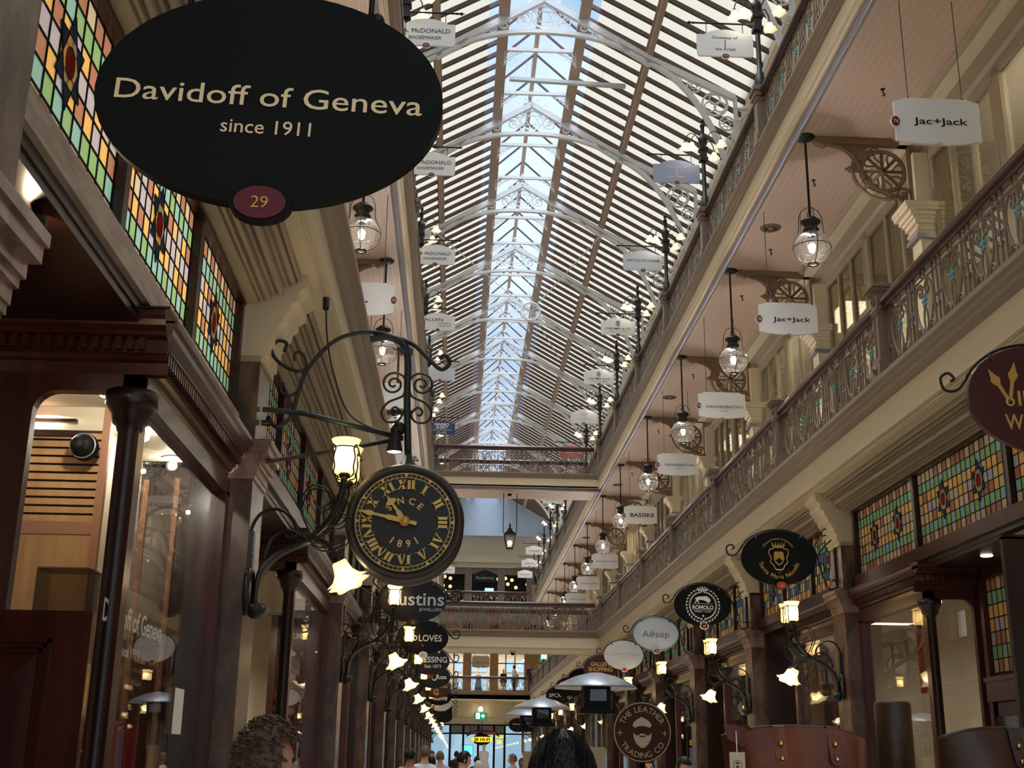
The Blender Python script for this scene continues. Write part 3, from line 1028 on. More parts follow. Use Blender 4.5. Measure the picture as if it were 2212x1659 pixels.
    if warm:
        alight('window_light', (-0.9, (w0+w1)/2, 3.28), 0.5, 0.25, warm*1.5, (1, 0.85, 0.62), (0, 0, 0), t)
        alight('transom_light', (-1.3, L/2, 4.0), 0.6, L*0.9, warm*(1.7 if warm > 10 else 0.8), (1, 0.92, 0.78), (0, -pi/2, 0), t)
    return t

# left side: shops open towards +x
XG = -1.46
desc_l = {0: 'with the dark grey oval sign lettered in silver', 1: 'with the black oval sign and one red dot', 2: 'with the black oval sign under a white round number', 3: 'with the charcoal oval sign and white smile mark', 4: 'with the maroon oval sign and gold letters', 5: 'with the black oval sign and white brush mark', 6: 'with the half-hidden white oval sign', 7: 'with the black oval sign and tiny ring emblem', 8: 'with the last but one black oval sign', 9: 'with the last black oval sign'}
desc_r = {0: 'with the black oval sign and gold crest', 1: 'with the black oval sign and white laurel wreath', 2: 'with the white oval sign rimmed in teal', 3: 'with the white oval sign and thin handwriting', 4: 'with the maroon oval sign and gold capitals', 5: 'with the black oval sign mostly behind the heater cap', 6: 'with the black oval sign and white brush lettering', 7: 'with the black oval sign and spaced white letters', 8: 'with the small white oval sign behind the heaters', 9: 'with the far black oval sign beside the heater pole'}
near_l = shopfront(7.32-3.23, (1.95, 4.1), (0.05, 1.92), [1.39, 2.79], 'nearest left shopfront with bright leaded transom and dark wooden entry', 'shopfronts along the left side', warm=16, door=False, sill=SILLW)
near_l.location = (XG, 3.23, 0)
long_l = shopfront(13.57-7.83, (2.7, 5.75), (0.05, 2.65), [1.45, 2.9, 4.35], 'left shopfront just behind the hanging round clock', 'shopfronts along the left side', warm=8)
long_l.location = (XG, 7.83, 0)
bay = shopfront(S-0.5, (0.05, 2.5), (2.55, 3.95), [1.0, 2.02, 3.04], 'left shopfront beside the pilaster ' + desc_l[0], 'shopfronts along the left side', warm=8)
bay.location = (XG, YK(0)+0.25, 0)
long_r = shopfront(13.57-7.83, (3.75, 5.75), (2.0, 3.7), [1.75, 3.85], 'nearest right shopfront with leaded transom over a recessed entry', 'shopfronts along the right side', pal='bt qg obot lotl otbo gq bt', warm=6, D=0.5)
long_r.location = (4.53, 7.83, 0); long_r.scale = (-1, 1, 1)
bay_r = shopfront(S-0.5, (0.05, 2.3), (2.35, 3.9), [1.3, 2.7], 'right shopfront beside the pilaster ' + desc_r[0], 'shopfronts along the right side', pal='ob uogu ougo guou oug bo', warm=8)
bay_r.location = (4.53, YK(0)+0.25, 0); bay_r.scale = (-1, 1, 1)
for k in range(1, 13):
    if YK(k)+S > 72: break
    dl = desc_l.get(k, 'number %d back from the clock' % (k+2)); dr = desc_r.get(k, 'number %d back from the gold crest sign' % (k+1))
    dup(bay, (XG, YK(k)+0.25, 0), 'left shopfront beside the pilaster ' + dl)
    dup(bay if k % 2 == 0 else bay_r, (4.53, YK(k)+0.25, 0), 'right shopfront beside the pilaster ' + dr, sx=-1, group='shopfronts along the right side')

def pilaster(label, group, dz=0.0):
    t = E('marble_pilaster', label, 'pilaster', group=group)
    m = MB()
    m.box(-0.25, 0, -0.22, 0.22, 0.25, 3.24+dz)
    m.box(-0.25, -0.01, -0.21, 0.21, 3.46+dz, 4.02)
    m.build('shaft', MARBLE, t)
    m = MB()
    m.box(-0.25, 0.05, -0.24, 0.24, 0, 0.2); m.box(-0.25, 0.03, -0.23, 0.23, 0.2, 0.26)
    m.build('plinth', MARBLE, t)
    m = MB()
    for d, a, b in ((0.012, 3.22, 3.25), (0.02, 3.25, 3.30), (0.035, 3.30, 3.33), (0.05, 3.33, 3.38), (0.085, 3.38, 3.43), (0.10, 3.43, 3.47)):
        m.box(-0.25, d, -0.22-d*0.22, 0.22+d*0.22, a+dz, b+dz)
    m.build('capital', MARBLEL, t)
    P = [(-0.25, 3.98), (0.01, 3.98), (0.01, 4.02), (0.03, 4.03), (0.03, 4.10), (0.05, 4.12), (0.05, 4.17), (0.085, 4.20), (0.085, 4.235), (0.11, 4.25), (0.12, 4.30), (0.155, 4.33), (0.155, 4.37), (0.20, 4.40), (0.20, 4.46), (0.25, 4.50), (0.25, 4.6), (-0.25, 4.6)]
    MB().prism(P, -0.21, 0.21).build('console', CREAMB, t)
    return t
pilaster('brown marble pilaster at the left edge, nearest to the big black oval sign', 'left marble pilasters', -0.47).location = (FL, 2.98, 0)
pl = pilaster('brown marble pilaster on the left carrying the round clock bracket', 'left marble pilasters')
pl.location = (FL, 7.57, 0)
for k in range(0, 13):
    if YK(k) > 71: break
    dup(pl, (FL, YK(k), 0), 'left brown marble pilaster ' + desc_l.get(k, 'number %d behind the clock' % (k+1)))
dup(pl, (FR, 7.57, 0), 'right brown marble pilaster beside the dark red oval sign with gold clock hands', sx=-1, group='right marble pilasters')
for k in range(0, 13):
    if YK(k) > 71: break
    dup(pl, (FR, YK(k), 0), 'right brown marble pilaster ' + desc_r.get(k, 'number %d from the front' % (k+2)), sx=-1, group='right marble pilasters')

# ------------------------------------------------------------------ wrought wall lamps on the pilasters
def wall_lamp(label, group):
    t = E('bracket_lamp', label, 'bracket lamp', group=group)
    m = MB()
    m.lathe([(0.0, 0.02), (0.055, 0.03), (0.065, 0.0), (0.055, -0.03), (0.03, -0.06), (0, -0.065)], (0.07, 0, 0), 12)
    for y, r, z in ((0.0, 0.09, 0.14), (0.0, 0.07, 0.17), (0, 0.05, 0.2)):
        m.lathe([(0, 0), (r, 0), (r, 0.03), (r*0.8, 0.045), (0, 0.045)], (0, 0, 0), 14, T=Matrix.Translation((0, y, z-0.04)) @ Matrix.Rotation(pi/2, 4, 'Y') @ Matrix.Scale(1.6, 4, (1, 0, 0)))
    m.box(0, 0.03, -0.03, 0.03, 0.2, 0.46)
    m.build('backplate', IRON, t)
    m = MB()
    A = [(0.07, 0.0), (0.075, 0.15), (0.11, 0.25), (0.2, 0.335), (0.33, 0.40), (0.45, 0.48), (0.52, 0.58), (0.555, 0.69), (0.565, 0.78)]
    for q in (1, -1):
        m.tube([(x, q*(0.025 + 0.085*max(0, (x-0.3)/0.22)**1.2), z) for x, z in crv(A, 4)], [0.021]*9 + [0.018]*(len(crv(A, 4))-9), 8)
        B = [(0.33, 0.40), (0.43, 0.41), (0.51, 0.36), (0.545, 0.29)]
        m.tube([(x, q*(0.03 + 0.07*(x-0.32)/0.18), z) for x, z in crv(B, 4)], 0.011, 6)
        m.lathe([(0.014, 0), (0.03, 0.02), (0.036, 0.035), (0.03, 0.045)], (0.565, q*0.11, 0.765), 10)
    m.build('arm', IRON, t)
    m = MB()
    for q in (1, -1):
        y = q*0.02
        m.tube(xz(crv([(0.03, 0.3), (0.0, 0.42), (0.05, 0.56), (0.16, 0.6), (0.26, 0.54), (0.29, 0.46), (0.24, 0.42), (0.21, 0.46)], 5), y), 0.006, 5)
        m.tube(xz(crv([(0.1, 0.3), (0.14, 0.42), (0.24, 0.47), (0.34, 0.42)], 5), y), 0.006, 5)
        m.tube(xz(crv([(0.36, 0.47), (0.3, 0.62), (0.36, 0.74), (0.46, 0.72), (0.48, 0.64), (0.42, 0.6), (0.38, 0.65)], 5), q*0.05), 0.006, 5)
        m.tube(xz(crv([(0.4, 0.49), (0.54, 0.5), (0.6, 0.58), (0.56, 0.68), (0.49, 0.66), (0.5, 0.6)], 5), q*0.06), 0.006, 5)
        m.tube(xz(crv([(0.32, 0.44), (0.44, 0.36), (0.58, 0.4), (0.62, 0.52), (0.54, 0.58)], 5), q*0.07), 0.005, 5)
    m.build('scrollwork', IRON, t)
    for q in (1, -1):
        m = MB()
        m.lathe([(0.05, 0.0), (0.066, 0.01), (0.072, 0.03), (0.07, 0.09), (0.068, 0.14), (0.074, 0.18), (0.09, 0.215), (0.086, 0.214), (0.068, 0.178), (0.062, 0.14), (0.06, 0.04), (0, 0.012)], (0.565, q*0.11, 0.805), 18)
        s = m.build('upright_shade', OPAL, t)
        MB().ball((0.565, q*0.11, 0.885), 0.03, 10, sc=(1, 1, 1.3)).build('bulb', BULB, s)
        m = MB()
        c = (0.565, q*0.11)
        m.tube([(c[0]+0.078*cos(a*pi/8), c[1]+0.078*sin(a*pi/8), 0.965) for a in range(16)], 0.005, 4, closed=True)
        for a in range(4):
            ca, sa = cos(a*pi/2+pi/4), sin(a*pi/2+pi/4)
            m.tube([(c[0]+r*ca, c[1]+r*sa, z-0.065) for r, z in crv([(0.04, 0.84), (0.085, 0.86), (0.08, 0.91), (0.092, 0.96), (0.078, 1.02), (0.1, 1.04), (0.105, 1.02)], 3)], 0.005, 4)
        m.build('shade_cage', IRON, s)
        T = Matrix.Translation((0.545, q*0.1, 0.30)) @ Matrix.Rotation(q*-0.25, 4, 'X') @ Matrix.Rotation(pi-0.45, 4, 'Y')
        m = MB().lathe([(0.012, -0.01), (0.034, 0.0), (0.036, 0.03), (0.03, 0.04)], (0, 0, 0), 10, T=T)
        g = m.build('tulip_holder', IRON, t)
        m = MB().lathe([(0.028, 0.02), (0.044, 0.035), (0.05, 0.07), (0.056, 0.1), (0.08, 0.135), (0.115, 0.155)], (0, 0, 0), 30, T=T, ruffle=0.16, nr=6)
        m.build('tulip_shade', TULIP, g)
        MB().ball((0, 0, 0.1), 0.03, 10, T=T).build('bulb', BULB, g)
    lamp('lamp_light', tuple((Matrix.Translation((0.545, 0.1, 0.30)) @ Matrix.Rotation(-0.25, 4, 'X') @ Matrix.Rotation(pi-0.45, 4, 'Y')) @ Vector((0, 0, 0.11))), LAMP_W, (1, 0.82, 0.55), 0.036, t)
    lamp('upper_light', (0.565, -0.11, 0.9), LAMP_W*0.8, (1, 0.82, 0.55), 0.036, t)
    return t
wl = wall_lamp('black wrought lamp beside the round clock, two opal shades and two tulips', 'bracket lamps along the left side')
wl.location = (FL, 7.38, 2.44)
n = 1
for k in range(0, 13):
    if YK(k) > 71: break
    dup(wl, (FL, YK(k), 2.42), 'wrought lamp on the left pilaster ' + desc_l.get(k, 'number %d behind the clock' % (k+1)))
    dup(wl, (FR, YK(k), 2.32), 'wrought lamp on the right pilaster ' + desc_r.get(k, 'number %d from the front' % (k+2)), sx=-1, group='bracket lamps along the right side')
# ================================================================== first gallery: piers, brackets, windows
def pier(label, group):
    t = E('cream_pier', label, 'pier', group=group)
    m = MB()
    m.box(0, 0.3, -0.13, 0.13, 8.32, 9.06)
    m.box(0.0, 0.3, -0.15, 0.15, 5.1, 7.92)
    m.build('shaft', CREAM, t)
    m = MB()
    for d, a, b in ((0.03, 7.92, 7.97), (0.05, 7.97, 8.0), (0.03, 8.0, 8.06), (0.07, 8.06, 8.12), (0.10, 8.12, 8.16), (0.13, 8.16, 8.22), (0.18, 8.22, 8.27), (0.2, 8.27, 8.33)):
        m.box(-d, 0.3, -0.15-d*0.5, 0.15+d*0.5, a, b)
    m.build('capital', CREAM, t)
    m = MB()
    m.box(-0.06, 0.3, -0.19, 0.19, 7.86, 7.92)
    m.build('necking', STEELG, t)
    return t
def bracket(label, group):
    """cast bracket in the x-z plane; x=0 at the pier, growing towards the void (negative x)"""
    t = E('iron_bracket', label, 'bracket', group=group)
    w = 0.035
    m = MB()
    m.prism([(0.1, 9.29), (-1.2, 9.29), (-1.24, 9.25), (-1.2, 9.2), (-1.1, 9.17), (-1.04, 9.2), (0.1, 9.2)], -0.05, 0.05)
    m.box(-0.02, 0.05, -0.05, 0.05, 8.1, 9.2)
    m.tube(xz(bez((-1.0, 9.2), (-0.75, 9.15), (-0.7, 9.0), (-0.66, 8.84))), 0.035, 6)
    m.tube(xz(bez((-0.62, 8.72), (-0.5, 8.62), (-0.35, 8.52), (-0.2, 8.5))), 0.03, 6)
    m.tube(xz(bez((-0.28, 8.48), (-0.12, 8.46), (-0.03, 8.3), (0.0, 8.1))), 0.035, 6)
    m.prism([(-0.95, 9.2), (-0.75, 9.12), (-0.7, 8.98), (-0.62, 8.96), (-0.52, 9.06), (-0.56, 9.14), (-0.62, 9.2)], -w*0.6, w*0.6)
    m.build('arm', BROWNB, t)
    m = MB()
    c = (-0.36, 8.84)
    m.tube(xz(circ(c[0], c[1], 0.28, 24)), 0.03, 6, closed=True)
    m.tube(xz([(c[0]+0.39*cos(a*pi/12), c[1]+0.39*sin(a*pi/12)) for a in range(6, 21)]), 0.026, 6)
    for i in range(8):
        a = i*pi/4
        m.tube(xz([c, (c[0]+0.39*cos(a), c[1]+0.39*sin(a))] if i in (4, 5, 3) else [c, (c[0]+0.28*cos(a), c[1]+0.28*sin(a))]), 0.022, 6)
    for i in range(8):
        a = i*pi/4
        m.tube(xz(bez((c[0]+0.1*cos(a), c[1]+0.1*sin(a)), (c[0]+0.16*cos(a+0.2), c[1]+0.16*sin(a+0.2)), (c[0]+0.2*cos(a+0.6), c[1]+0.2*sin(a+0.6)), (c[0]+0.25*cos(a+0.4), c[1]+0.25*sin(a+0.4)), 5)), 0.014, 4)
    m.build('wheel', BROWNB, t)
    m = MB()
    m.tube(xz([(-0.68, 8.86), (-0.82, 8.86)]), 0.018, 6)
    m.ball((-0.78, 0, 8.86), 0.045, 8); m.ball((-0.83, 0, 8.86), 0.02, 6)
    for x, z, r in ((-0.6, 8.77, 0.05), (-0.55, 8.7, 0.05), (-0.48, 8.63, 0.045), (-0.3, 8.5, 0.045), (-0.24, 8.44, 0.04), (-0.7, 9.05, 0.04), (-0.5, 9.12, 0.04)):
        m.ball((x, 0, z), r, 8, sc=(1, 0.7, 1))
    m.tube(xz(spiral(-0.12, 8.52, 0.1, 0.02, 0, 1.4)), 0.02, 5)
    m.tube(xz(spiral(-0.06, 8.38, 0.06, 0.015, 0, 1.3)), 0.016, 5)
    m.tube(xz(spiral(-0.45, 9.12, 0.06, 0.015, 0, 1.3)), 0.014, 5)
    m.build('leafwork', BROWNB, t)
    return t
WX = 5.86
def upper_window(label, group):
    """glazed screen between two piers; x=0 glass plane, y from 0 to S"""
    t = E('shop_screen', label, 'shop screen', group=group)
    m = MB()
    for y in (0.2, 0.95, 1.55, 2.5, 3.1, 3.7, S-0.2):
        m.box(-0.03, 0.04, y-0.03, y+0.03, 5.1, 9.05)
    m.box(-0.04, 0.05, 2.25, 2.42, 5.1, 9.05)
    m.box(-0.04, 0.05, 0.15, S-0.15, 5.1, 5.75)
    m.box(-0.03, 0.04, 0.15, S-0.15, 7.55, 7.62)
    m.box(-0.04, 0.05, 0.15, S-0.15, 8.95, 9.06)
    m.build('frame', GREIGE, t)
    MB().box(0.0, 0.006, 0.2, S-0.2, 5.75, 8.95).build('glass', GUP, t)
    return t
bwl = {0: 'above the nearest right pendant', 1: 'behind the second right pendant', 2: 'behind the third right pendant', 3: 'behind the fourth right pendant', 4: 'behind the fifth right pendant', 5: 'behind the sixth right pendant', 6: 'behind the seventh right pendant', 7: 'behind the eighth right pendant', 8: 'behind the ninth right pendant', 9: 'behind the tenth right pendant'}
p0 = pier('cream upper pier with bracket, nearest on the right, beside the first white board', 'cream piers of the right gallery')
p0.location = (5.64, YK(0), 0)
b0 = bracket('brown cast bracket with wheel, nearest under the right upper ceiling', 'cast brackets of the right gallery')
b0.location = (5.64, YK(0), 0)
w0_ = upper_window('glazed shop screen on the right gallery, nearest', 'shop screens of the right gallery')
w0_.location = (WX, YK(0), 0)
dup(w0_, (WX, YK(-1), 0), 'glazed shop screen on the right gallery at the picture edge')
dup(p0, (5.64, YK(-1), 0), 'cream upper pier on the right gallery, out at the picture edge')
for k in range(1, 13):
    d = bwl.get(k, 'far back, number %d' % (k+1))
    dup(p0, (5.64, YK(k), 0), 'cream upper pier on the right gallery ' + d)
    dup(b0, (5.64, YK(k), 0), 'brown cast bracket with wheel on the right ' + d)
    dup(w0_, (WX, YK(k), 0), 'glazed shop screen on the right gallery ' + d)
for k in range(0, 6):
    d = bwl[k].replace('right', 'left')
    dup(p0, (MX(5.64), YK(k), 0), 'cream upper pier on the left gallery ' + d, sx=-1, group='cream piers of the left gallery')
    dup(b0, (MX(5.64), YK(k), 0), 'brown cast bracket with wheel on the left ' + d, sx=-1, group='cast brackets of the left gallery')
    dup(w0_, (MX(WX), YK(k), 0), 'glazed shop screen on the left gallery ' + d, sx=-1, group='shop screens of the left gallery')
for side in (1, -1):
    for i, y in enumerate((11, 20, 29, 40, 52, 62)):
        alight('gallery_shop_light', (6.7 if side > 0 else MX(6.7), y, 9.18), 0.5, 1.6, 60, (1, 0.88, 0.7))

# tinted windows high on the top gallery walls
tw = [M('tinted_%s' % n, c, 0.2) for n, c in (('blue', (90, 120, 200)), ('green', (130, 190, 160)), ('yellow', (206, 200, 130)), ('pink', (186, 140, 170)))]
for side in (1, -1):
    for k in range(-1, 9):
        t = E('tinted_window', 'tall tinted window on the %s top gallery wall, %s' % ('right' if side > 0 else 'left', ordw[k+1] + ' from the front'), 'window', (5.95 if side > 0 else MX(5.95), YK(k)+0.55, 10.9), sx=side, group='tinted windows of the top galleries')
        w = S-1.1
        m = MB()
        for y in (0.03, w/3, 2*w/3, w-0.03): m.box(-0.06, 0.1, y-0.04, y+0.04, 0, 3.5)
        for z in (0.03, 2.3, 3.47): m.box(-0.05, 0.1, 0, w, z-0.035, z+0.035)
        m.build('frame', CREAM, t)
        for i in range(3):
            MB().box(0.05, 0.06, i*w/3+0.04, (i+1)*w/3-0.04, 0.06, 3.44).build('tinted_pane', tw[(i*3+k+side) % 4], t)

# downlights inside the upper shop
t = E('ceiling_downlight', 'bright round downlight inside the upper shop at the right picture edge', 'downlight', (7.1, 14.0, 9.2))
MB().lathe([(0.0, -0.006), (0.085, -0.006), (0.095, 0.0), (0.12, -0.008), (0.12, 0.0)], (0, 0, 0), 20).build('rim', WHITE, t)
MB().lathe([(0.0, -0.012), (0.08, -0.012), (0.085, -0.004)], (0, 0, 0), 20).build('lens', DOWN, t)

# ------------------------------------------------------------------ pendant globe lamps
def pendant(label, group):
    t = E('pendant_lamp', label, 'pendant lamp', group=group)
    MB().lathe([(0, -0.05), (0.05, -0.045), (0.11, -0.03), (0.125, -0.012), (0.125, 0.0), (0, 0)], (0, 0, 0), 20).build('canopy', IRON, t)
    MB().tube([(0, 0, -0.04), (0, 0, -1.12)], 0.016, 8).build('rod', IRON, t)
    zc = -1.545
    m = MB()
    m.lathe([(0.02, zc+0.43), (0.07, zc+0.41), (0.125, zc+0.36), (0.13, zc+0.345), (0.085, zc+0.31), (0.08, zc+0.27), (0.08, zc+0.255), (0.10, zc+0.25), (0.105, zc+0.24), (0.10, zc+0.23), (0.08, zc+0.225), (0.082, zc+0.175), (0.11, zc+0.16), (0.11, zc+0.15), (0.05, zc+0.15)], (0, 0, 0), 20)
    m.build('cap', IRON, t)
    r = 0.228
    m = MB()
    m.lathe([(r*sin(a*pi/24), zc+r*cos(a*pi/24)) for a in range(5, 23)], (0, 0, 0), 28)
    g = m.build('globe', GGLOBE, t)
    m = MB(); m.ball((0, 0, zc-0.02), 0.04, 12, sc=(1, 1, 1.25))
    m.build('bulb', BULBW, g)
    m = MB()
    rr = r+0.008
    m.tube([(rr*cos(a*pi/16), rr*sin(a*pi/16), zc) for a in range(32)], 0.0055, 5, closed=True)
    for q in (0, pi/2):
        for s in (1, -1):
            P = [(0.06, zc-0.222)] + [(rr*sin(a*pi/18), zc-rr*cos(a*pi/18)) for a in range(4, 14)] + [(0.155, zc+0.24), (0.15, zc+0.4), (0.11, zc+0.5), (0.04, zc+0.545), (0.0, zc+0.55)]
            m.tube([(s*x*cos(q), s*x*sin(q), z) for x, z in P], 0.0055, 5)
    m.tube([(0.062*cos(a*pi/12), 0.062*sin(a*pi/12), zc-0.222) for a in range(24)], 0.012, 6, closed=True)
    m.build('cage', IRON, t)
    lamp('pendant_light', (0, 0, zc-0.02), PEND_W, (1, 0.92, 0.83), 0.05, t)
    return t
pd = pendant('black caged globe pendant, nearest and largest under the right upper ceiling', 'globe pendants of the right gallery')
pd.location = (4.30, YK(0), 9.295)
PY = {4: 32.1}
for k in range(1, 13):
    dup(pd, (4.30, PY.get(k, YK(k)), 9.295), 'black caged globe pendant on the right, %s from the front' % ordw[k])
for k in range(0, 7):
    dup(pd, (-1.31, PY.get(k, YK(k)), 9.295), 'black caged globe pendant on the left, %s' % ('just under the big black oval sign' if k == 0 else ordw[k] + ' from the front'), group='globe pendants of the left gallery')

# ceiling rosettes and hooks
t0 = E('ceiling_vent', 'round brown pierced vent in the pink ceiling, nearest on the right', 'vent', (4.55, 16.6, 9.295), group='ceiling vents')
MB().lathe([(0, -0.012), (0.1, -0.016), (0.15, -0.012), (0.16, 0.0), (0, 0)], (0, 0, 0), 24).build('plate', BROWNB, t0)
m = MB()
for i in range(12):
    a = i*pi/6
    m.box(0.05, 0.13, -0.008, 0.008, -0.02, -0.015, T=Matrix.Rotation(a, 4, 'Z'))
m.build('slot', BLACKM, t0)
for i, y in enumerate((25.6, 34.6, 43.5)):
    dup(t0, (4.55, y, 9.295), 'round brown pierced vent in the pink ceiling, %s from the front' % ordw[i+1])
h0 = E('ceiling_hook', 'small black hook in the pink ceiling, above the nearest bracket', 'hook', (4.9, 12.6, 9.295), group='ceiling hooks')
m = MB(); m.tube([(0, 0, 0), (0, 0, -0.05), (0.02, 0, -0.07), (0.01, 0, -0.09), (-0.01, 0, -0.085)], 0.01, 5); m.lathe([(0, -0.012), (0.025, -0.01), (0.03, 0)], (0, 0, 0), 10)
m.build('hook', IRON, h0)
for i, y in enumerate((15.0, 17.4, 19.4, 23.9, 28.4, 33.0)):
    dup(h0, (4.75, y, 9.295), 'small black hook in the pink ceiling, %s from the front' % ordw[i+1])

# ------------------------------------------------------------------ hanging boards of the first gallery
def plate_poly(w, h):
    """board with scooped shoulders, bowed bottom and a small notch"""
    a = w/2
    P = [(-a, h*0.42)]
    P += [(-a + 0.13*w*t, h*(0.42 + 0.08*(1-cos(t*pi/2)))) for t in (0.4, 0.75, 1.0)]
    P += [(a - 0.13*w*t, h*(0.42 + 0.08*(1-cos(t*pi/2)))) for t in (1.0, 0.75, 0.4)]
    P += [(a, h*0.42), (a, -h*0.42)]
    n = 10
    for i in range(1, n):
        x = a - 2*a*i/n
        P.append((x, -h*(0.42 + 0.09*(1-(x/a)**2))))
    P.insert(9+5, (0.05*w, -h*0.50)); P[9+6] = (0, -h*0.45); P.insert(9+7, (-0.05*w, -h*0.50))
    P.append((-a, -h*0.42))
    return P
def number_badge(t, x, z, rx, rz_, num, y=-0.03, mat=MAROON, nmat=IVORY, rim=None):
    m = MB(); m.prism(oval(x, z, rx*1.2, rz_*1.16, 28), y, y+0.03)
    m.build('badge_rim', rim or WHITE, t)
    m = MB(); m.prism(oval(x, z, rx, rz_, 28), y-0.006, y+0.004)
    b = m.build('number_badge', mat, t)
    if num:
        MB().text(num, x, z, rz_*0.75, y-0.009).build('number', nmat, b)
def hang_board(label, lines, num, loc, right=True, w=0.84, h=0.48, group='white hanging boards of the right gallery', chain=None):
    t = E('hanging_sign', label, 'sign', loc, group=group)
    m = MB(); m.prism(plate_poly(w, h), -0.018, 0.018)
    m.build('board', SIGNW, t)
    m = MB()
    for s, x, z, hh, ww, b in lines:
        m.text(s, x, z, hh, -0.022, w=ww, bold=b)
    if lines: m.build('lettering', BLACKM, t)
    number_badge(t, -w/2 if right else w/2, -0.02, 0.042, 0.055, num, -0.03)
    zt = 9.295 - loc[2]
    for x in (-w*0.32, w*0.32):
        m = MB(); m.tube([(x, 0, h*0.5-0.02), (x, 0, zt)], 0.0045, 5)
        m.ball((x, 0, h*0.5), 0.02, 8)
        m.build('chain', IRON, t)
    return t
hang_board('white hanging board with black name and number 76, nearest on the right', [('Jac+Jack', 0.03, 0.0, 0.075, 0.56, 0.012)], '76', (4.75, 10.84, 7.86), w=0.88, h=0.52)
hang_board('white hanging board with the same black name, below the nearest right pendant', [('Jac+Jack', 0.05, -0.01, 0.07, 0.54, 0.012)], '78', (4.585, 16.07, 7.64))
hang_board('white hanging board with serif name and number 70, third on the right', [('SARAH&SEBASTIAN', 0.04, -0.03, 0.05, 0.66, 0.0), ('SYDNEY', 0.04, -0.11, 0.022, 0.14, 0.0)], '70', (4.585, 20.55, 7.65))
hang_board('white hanging board with the serif name again, fourth on the right', [('SARAH&SEBASTIAN', 0.05, -0.01, 0.05, 0.64, 0.0), ('SYDNEY', 0.05, -0.09, 0.022, 0.14, 0.0)], '72', (4.585, 25.1, 7.65))
hang_board('white hanging board with bold seven-letter black name, fifth on the right', [('BASSIKE', 0.05, 0.0, 0.10, 0.62, 0.015)], '68', (4.6, 30.6, 7.62))
for i, (y, n) in enumerate(((38.5, '66'), (43.6, '64'), (48.2, '62'))):
    hang_board('white hanging board with small grey two-word name behind the cross bridge, %s' % ('nearest', 'middle', 'farthest')[i], [('VIKTORIA & WOODS', 0.05, -0.01, 0.05, 0.64, 0.0)], n, (4.62, y, 7.66))
hang_board('white hanging board with number 75, half behind the left gallery edge', [('R.', -0.02, 0.0, 0.12, 0.16, 0.02), ('MR', -0.26, 0.0, 0.12, 0.24, 0.02)], '75', (-1.43, 15.9, 7.7), False, group='white hanging boards of the left gallery')
hang_board('white hanging board with number 71, behind the black scroll bracket', [], '71', (-1.43, 20.6, 7.68), False, group='white hanging boards of the left gallery')
hang_board('white hanging board on the left behind the clock bracket, third', [], '69', (-1.43, 25.1, 7.66), False, group='white hanging boards of the left gallery')

# ------------------------------------------------------------------ newels and balustrades
def newel(label, group):
    t = E('newel_post', label, 'newel post', group=group)
    m = MB()
    m.box(-0.12, 0.12, -0.12, 0.12, 0, 0.16)
    m.box(-0.10, 0.10, -0.10, 0.10, 0.16, 0.22)
    for q in (0, pi/2, pi, 3*pi/2):
        m.lathe([(0, 0), (0.035, 0.0), (0.04, 0.01), (0.02, 0.02)], (0, 0, 0), 10, T=Matrix.Rotation(q, 4, 'Z') @ Matrix.Translation((0.12, 0, 0.09)) @ Matrix.Rotation(pi/2, 4, 'Y'))
    m.build('base', IRONG, t)
    m = MB()
    m.box(-0.075, 0.075, -0.075, 0.075, 0.22, 0.66)
    for q in range(4):
        for x in (-0.055, 0.055):
            m.box(0.075, 0.085, x-0.012, x+0.012, 0.24, 0.64, T=Matrix.Rotation(q*pi/2, 4, 'Z'))
    m.build('shaft', IRONG, t)
    m = MB()
    for d, a, b in ((0.09, 0.66, 0.69), (0.10, 0.69, 0.72), (0.085, 0.72, 0.86), (0.10, 0.86, 0.88), (0.12, 0.88, 0.91), (0.14, 0.91, 0.945), (0.10, 0.945, 0.96)):
        m.box(-d, d, -d, d, a, b)
    m.lathe([(0.1, 0.96), (0.06, 0.985), (0.0, 1.0)], (0, 0, 0), 4, smooth=False)
    for q in (0, pi/2, pi, 3*pi/2):
        m.lathe([(0, 0), (0.035, 0.0), (0.04, 0.008), (0.02, 0.02)], (0, 0, 0), 10, T=Matrix.Rotation(q, 4, 'Z') @ Matrix.Translation((0.085, 0, 0.79)) @ Matrix.Rotation(pi/2, 4, 'Y'))
    m.build('capital', IRONG, t)
    return t
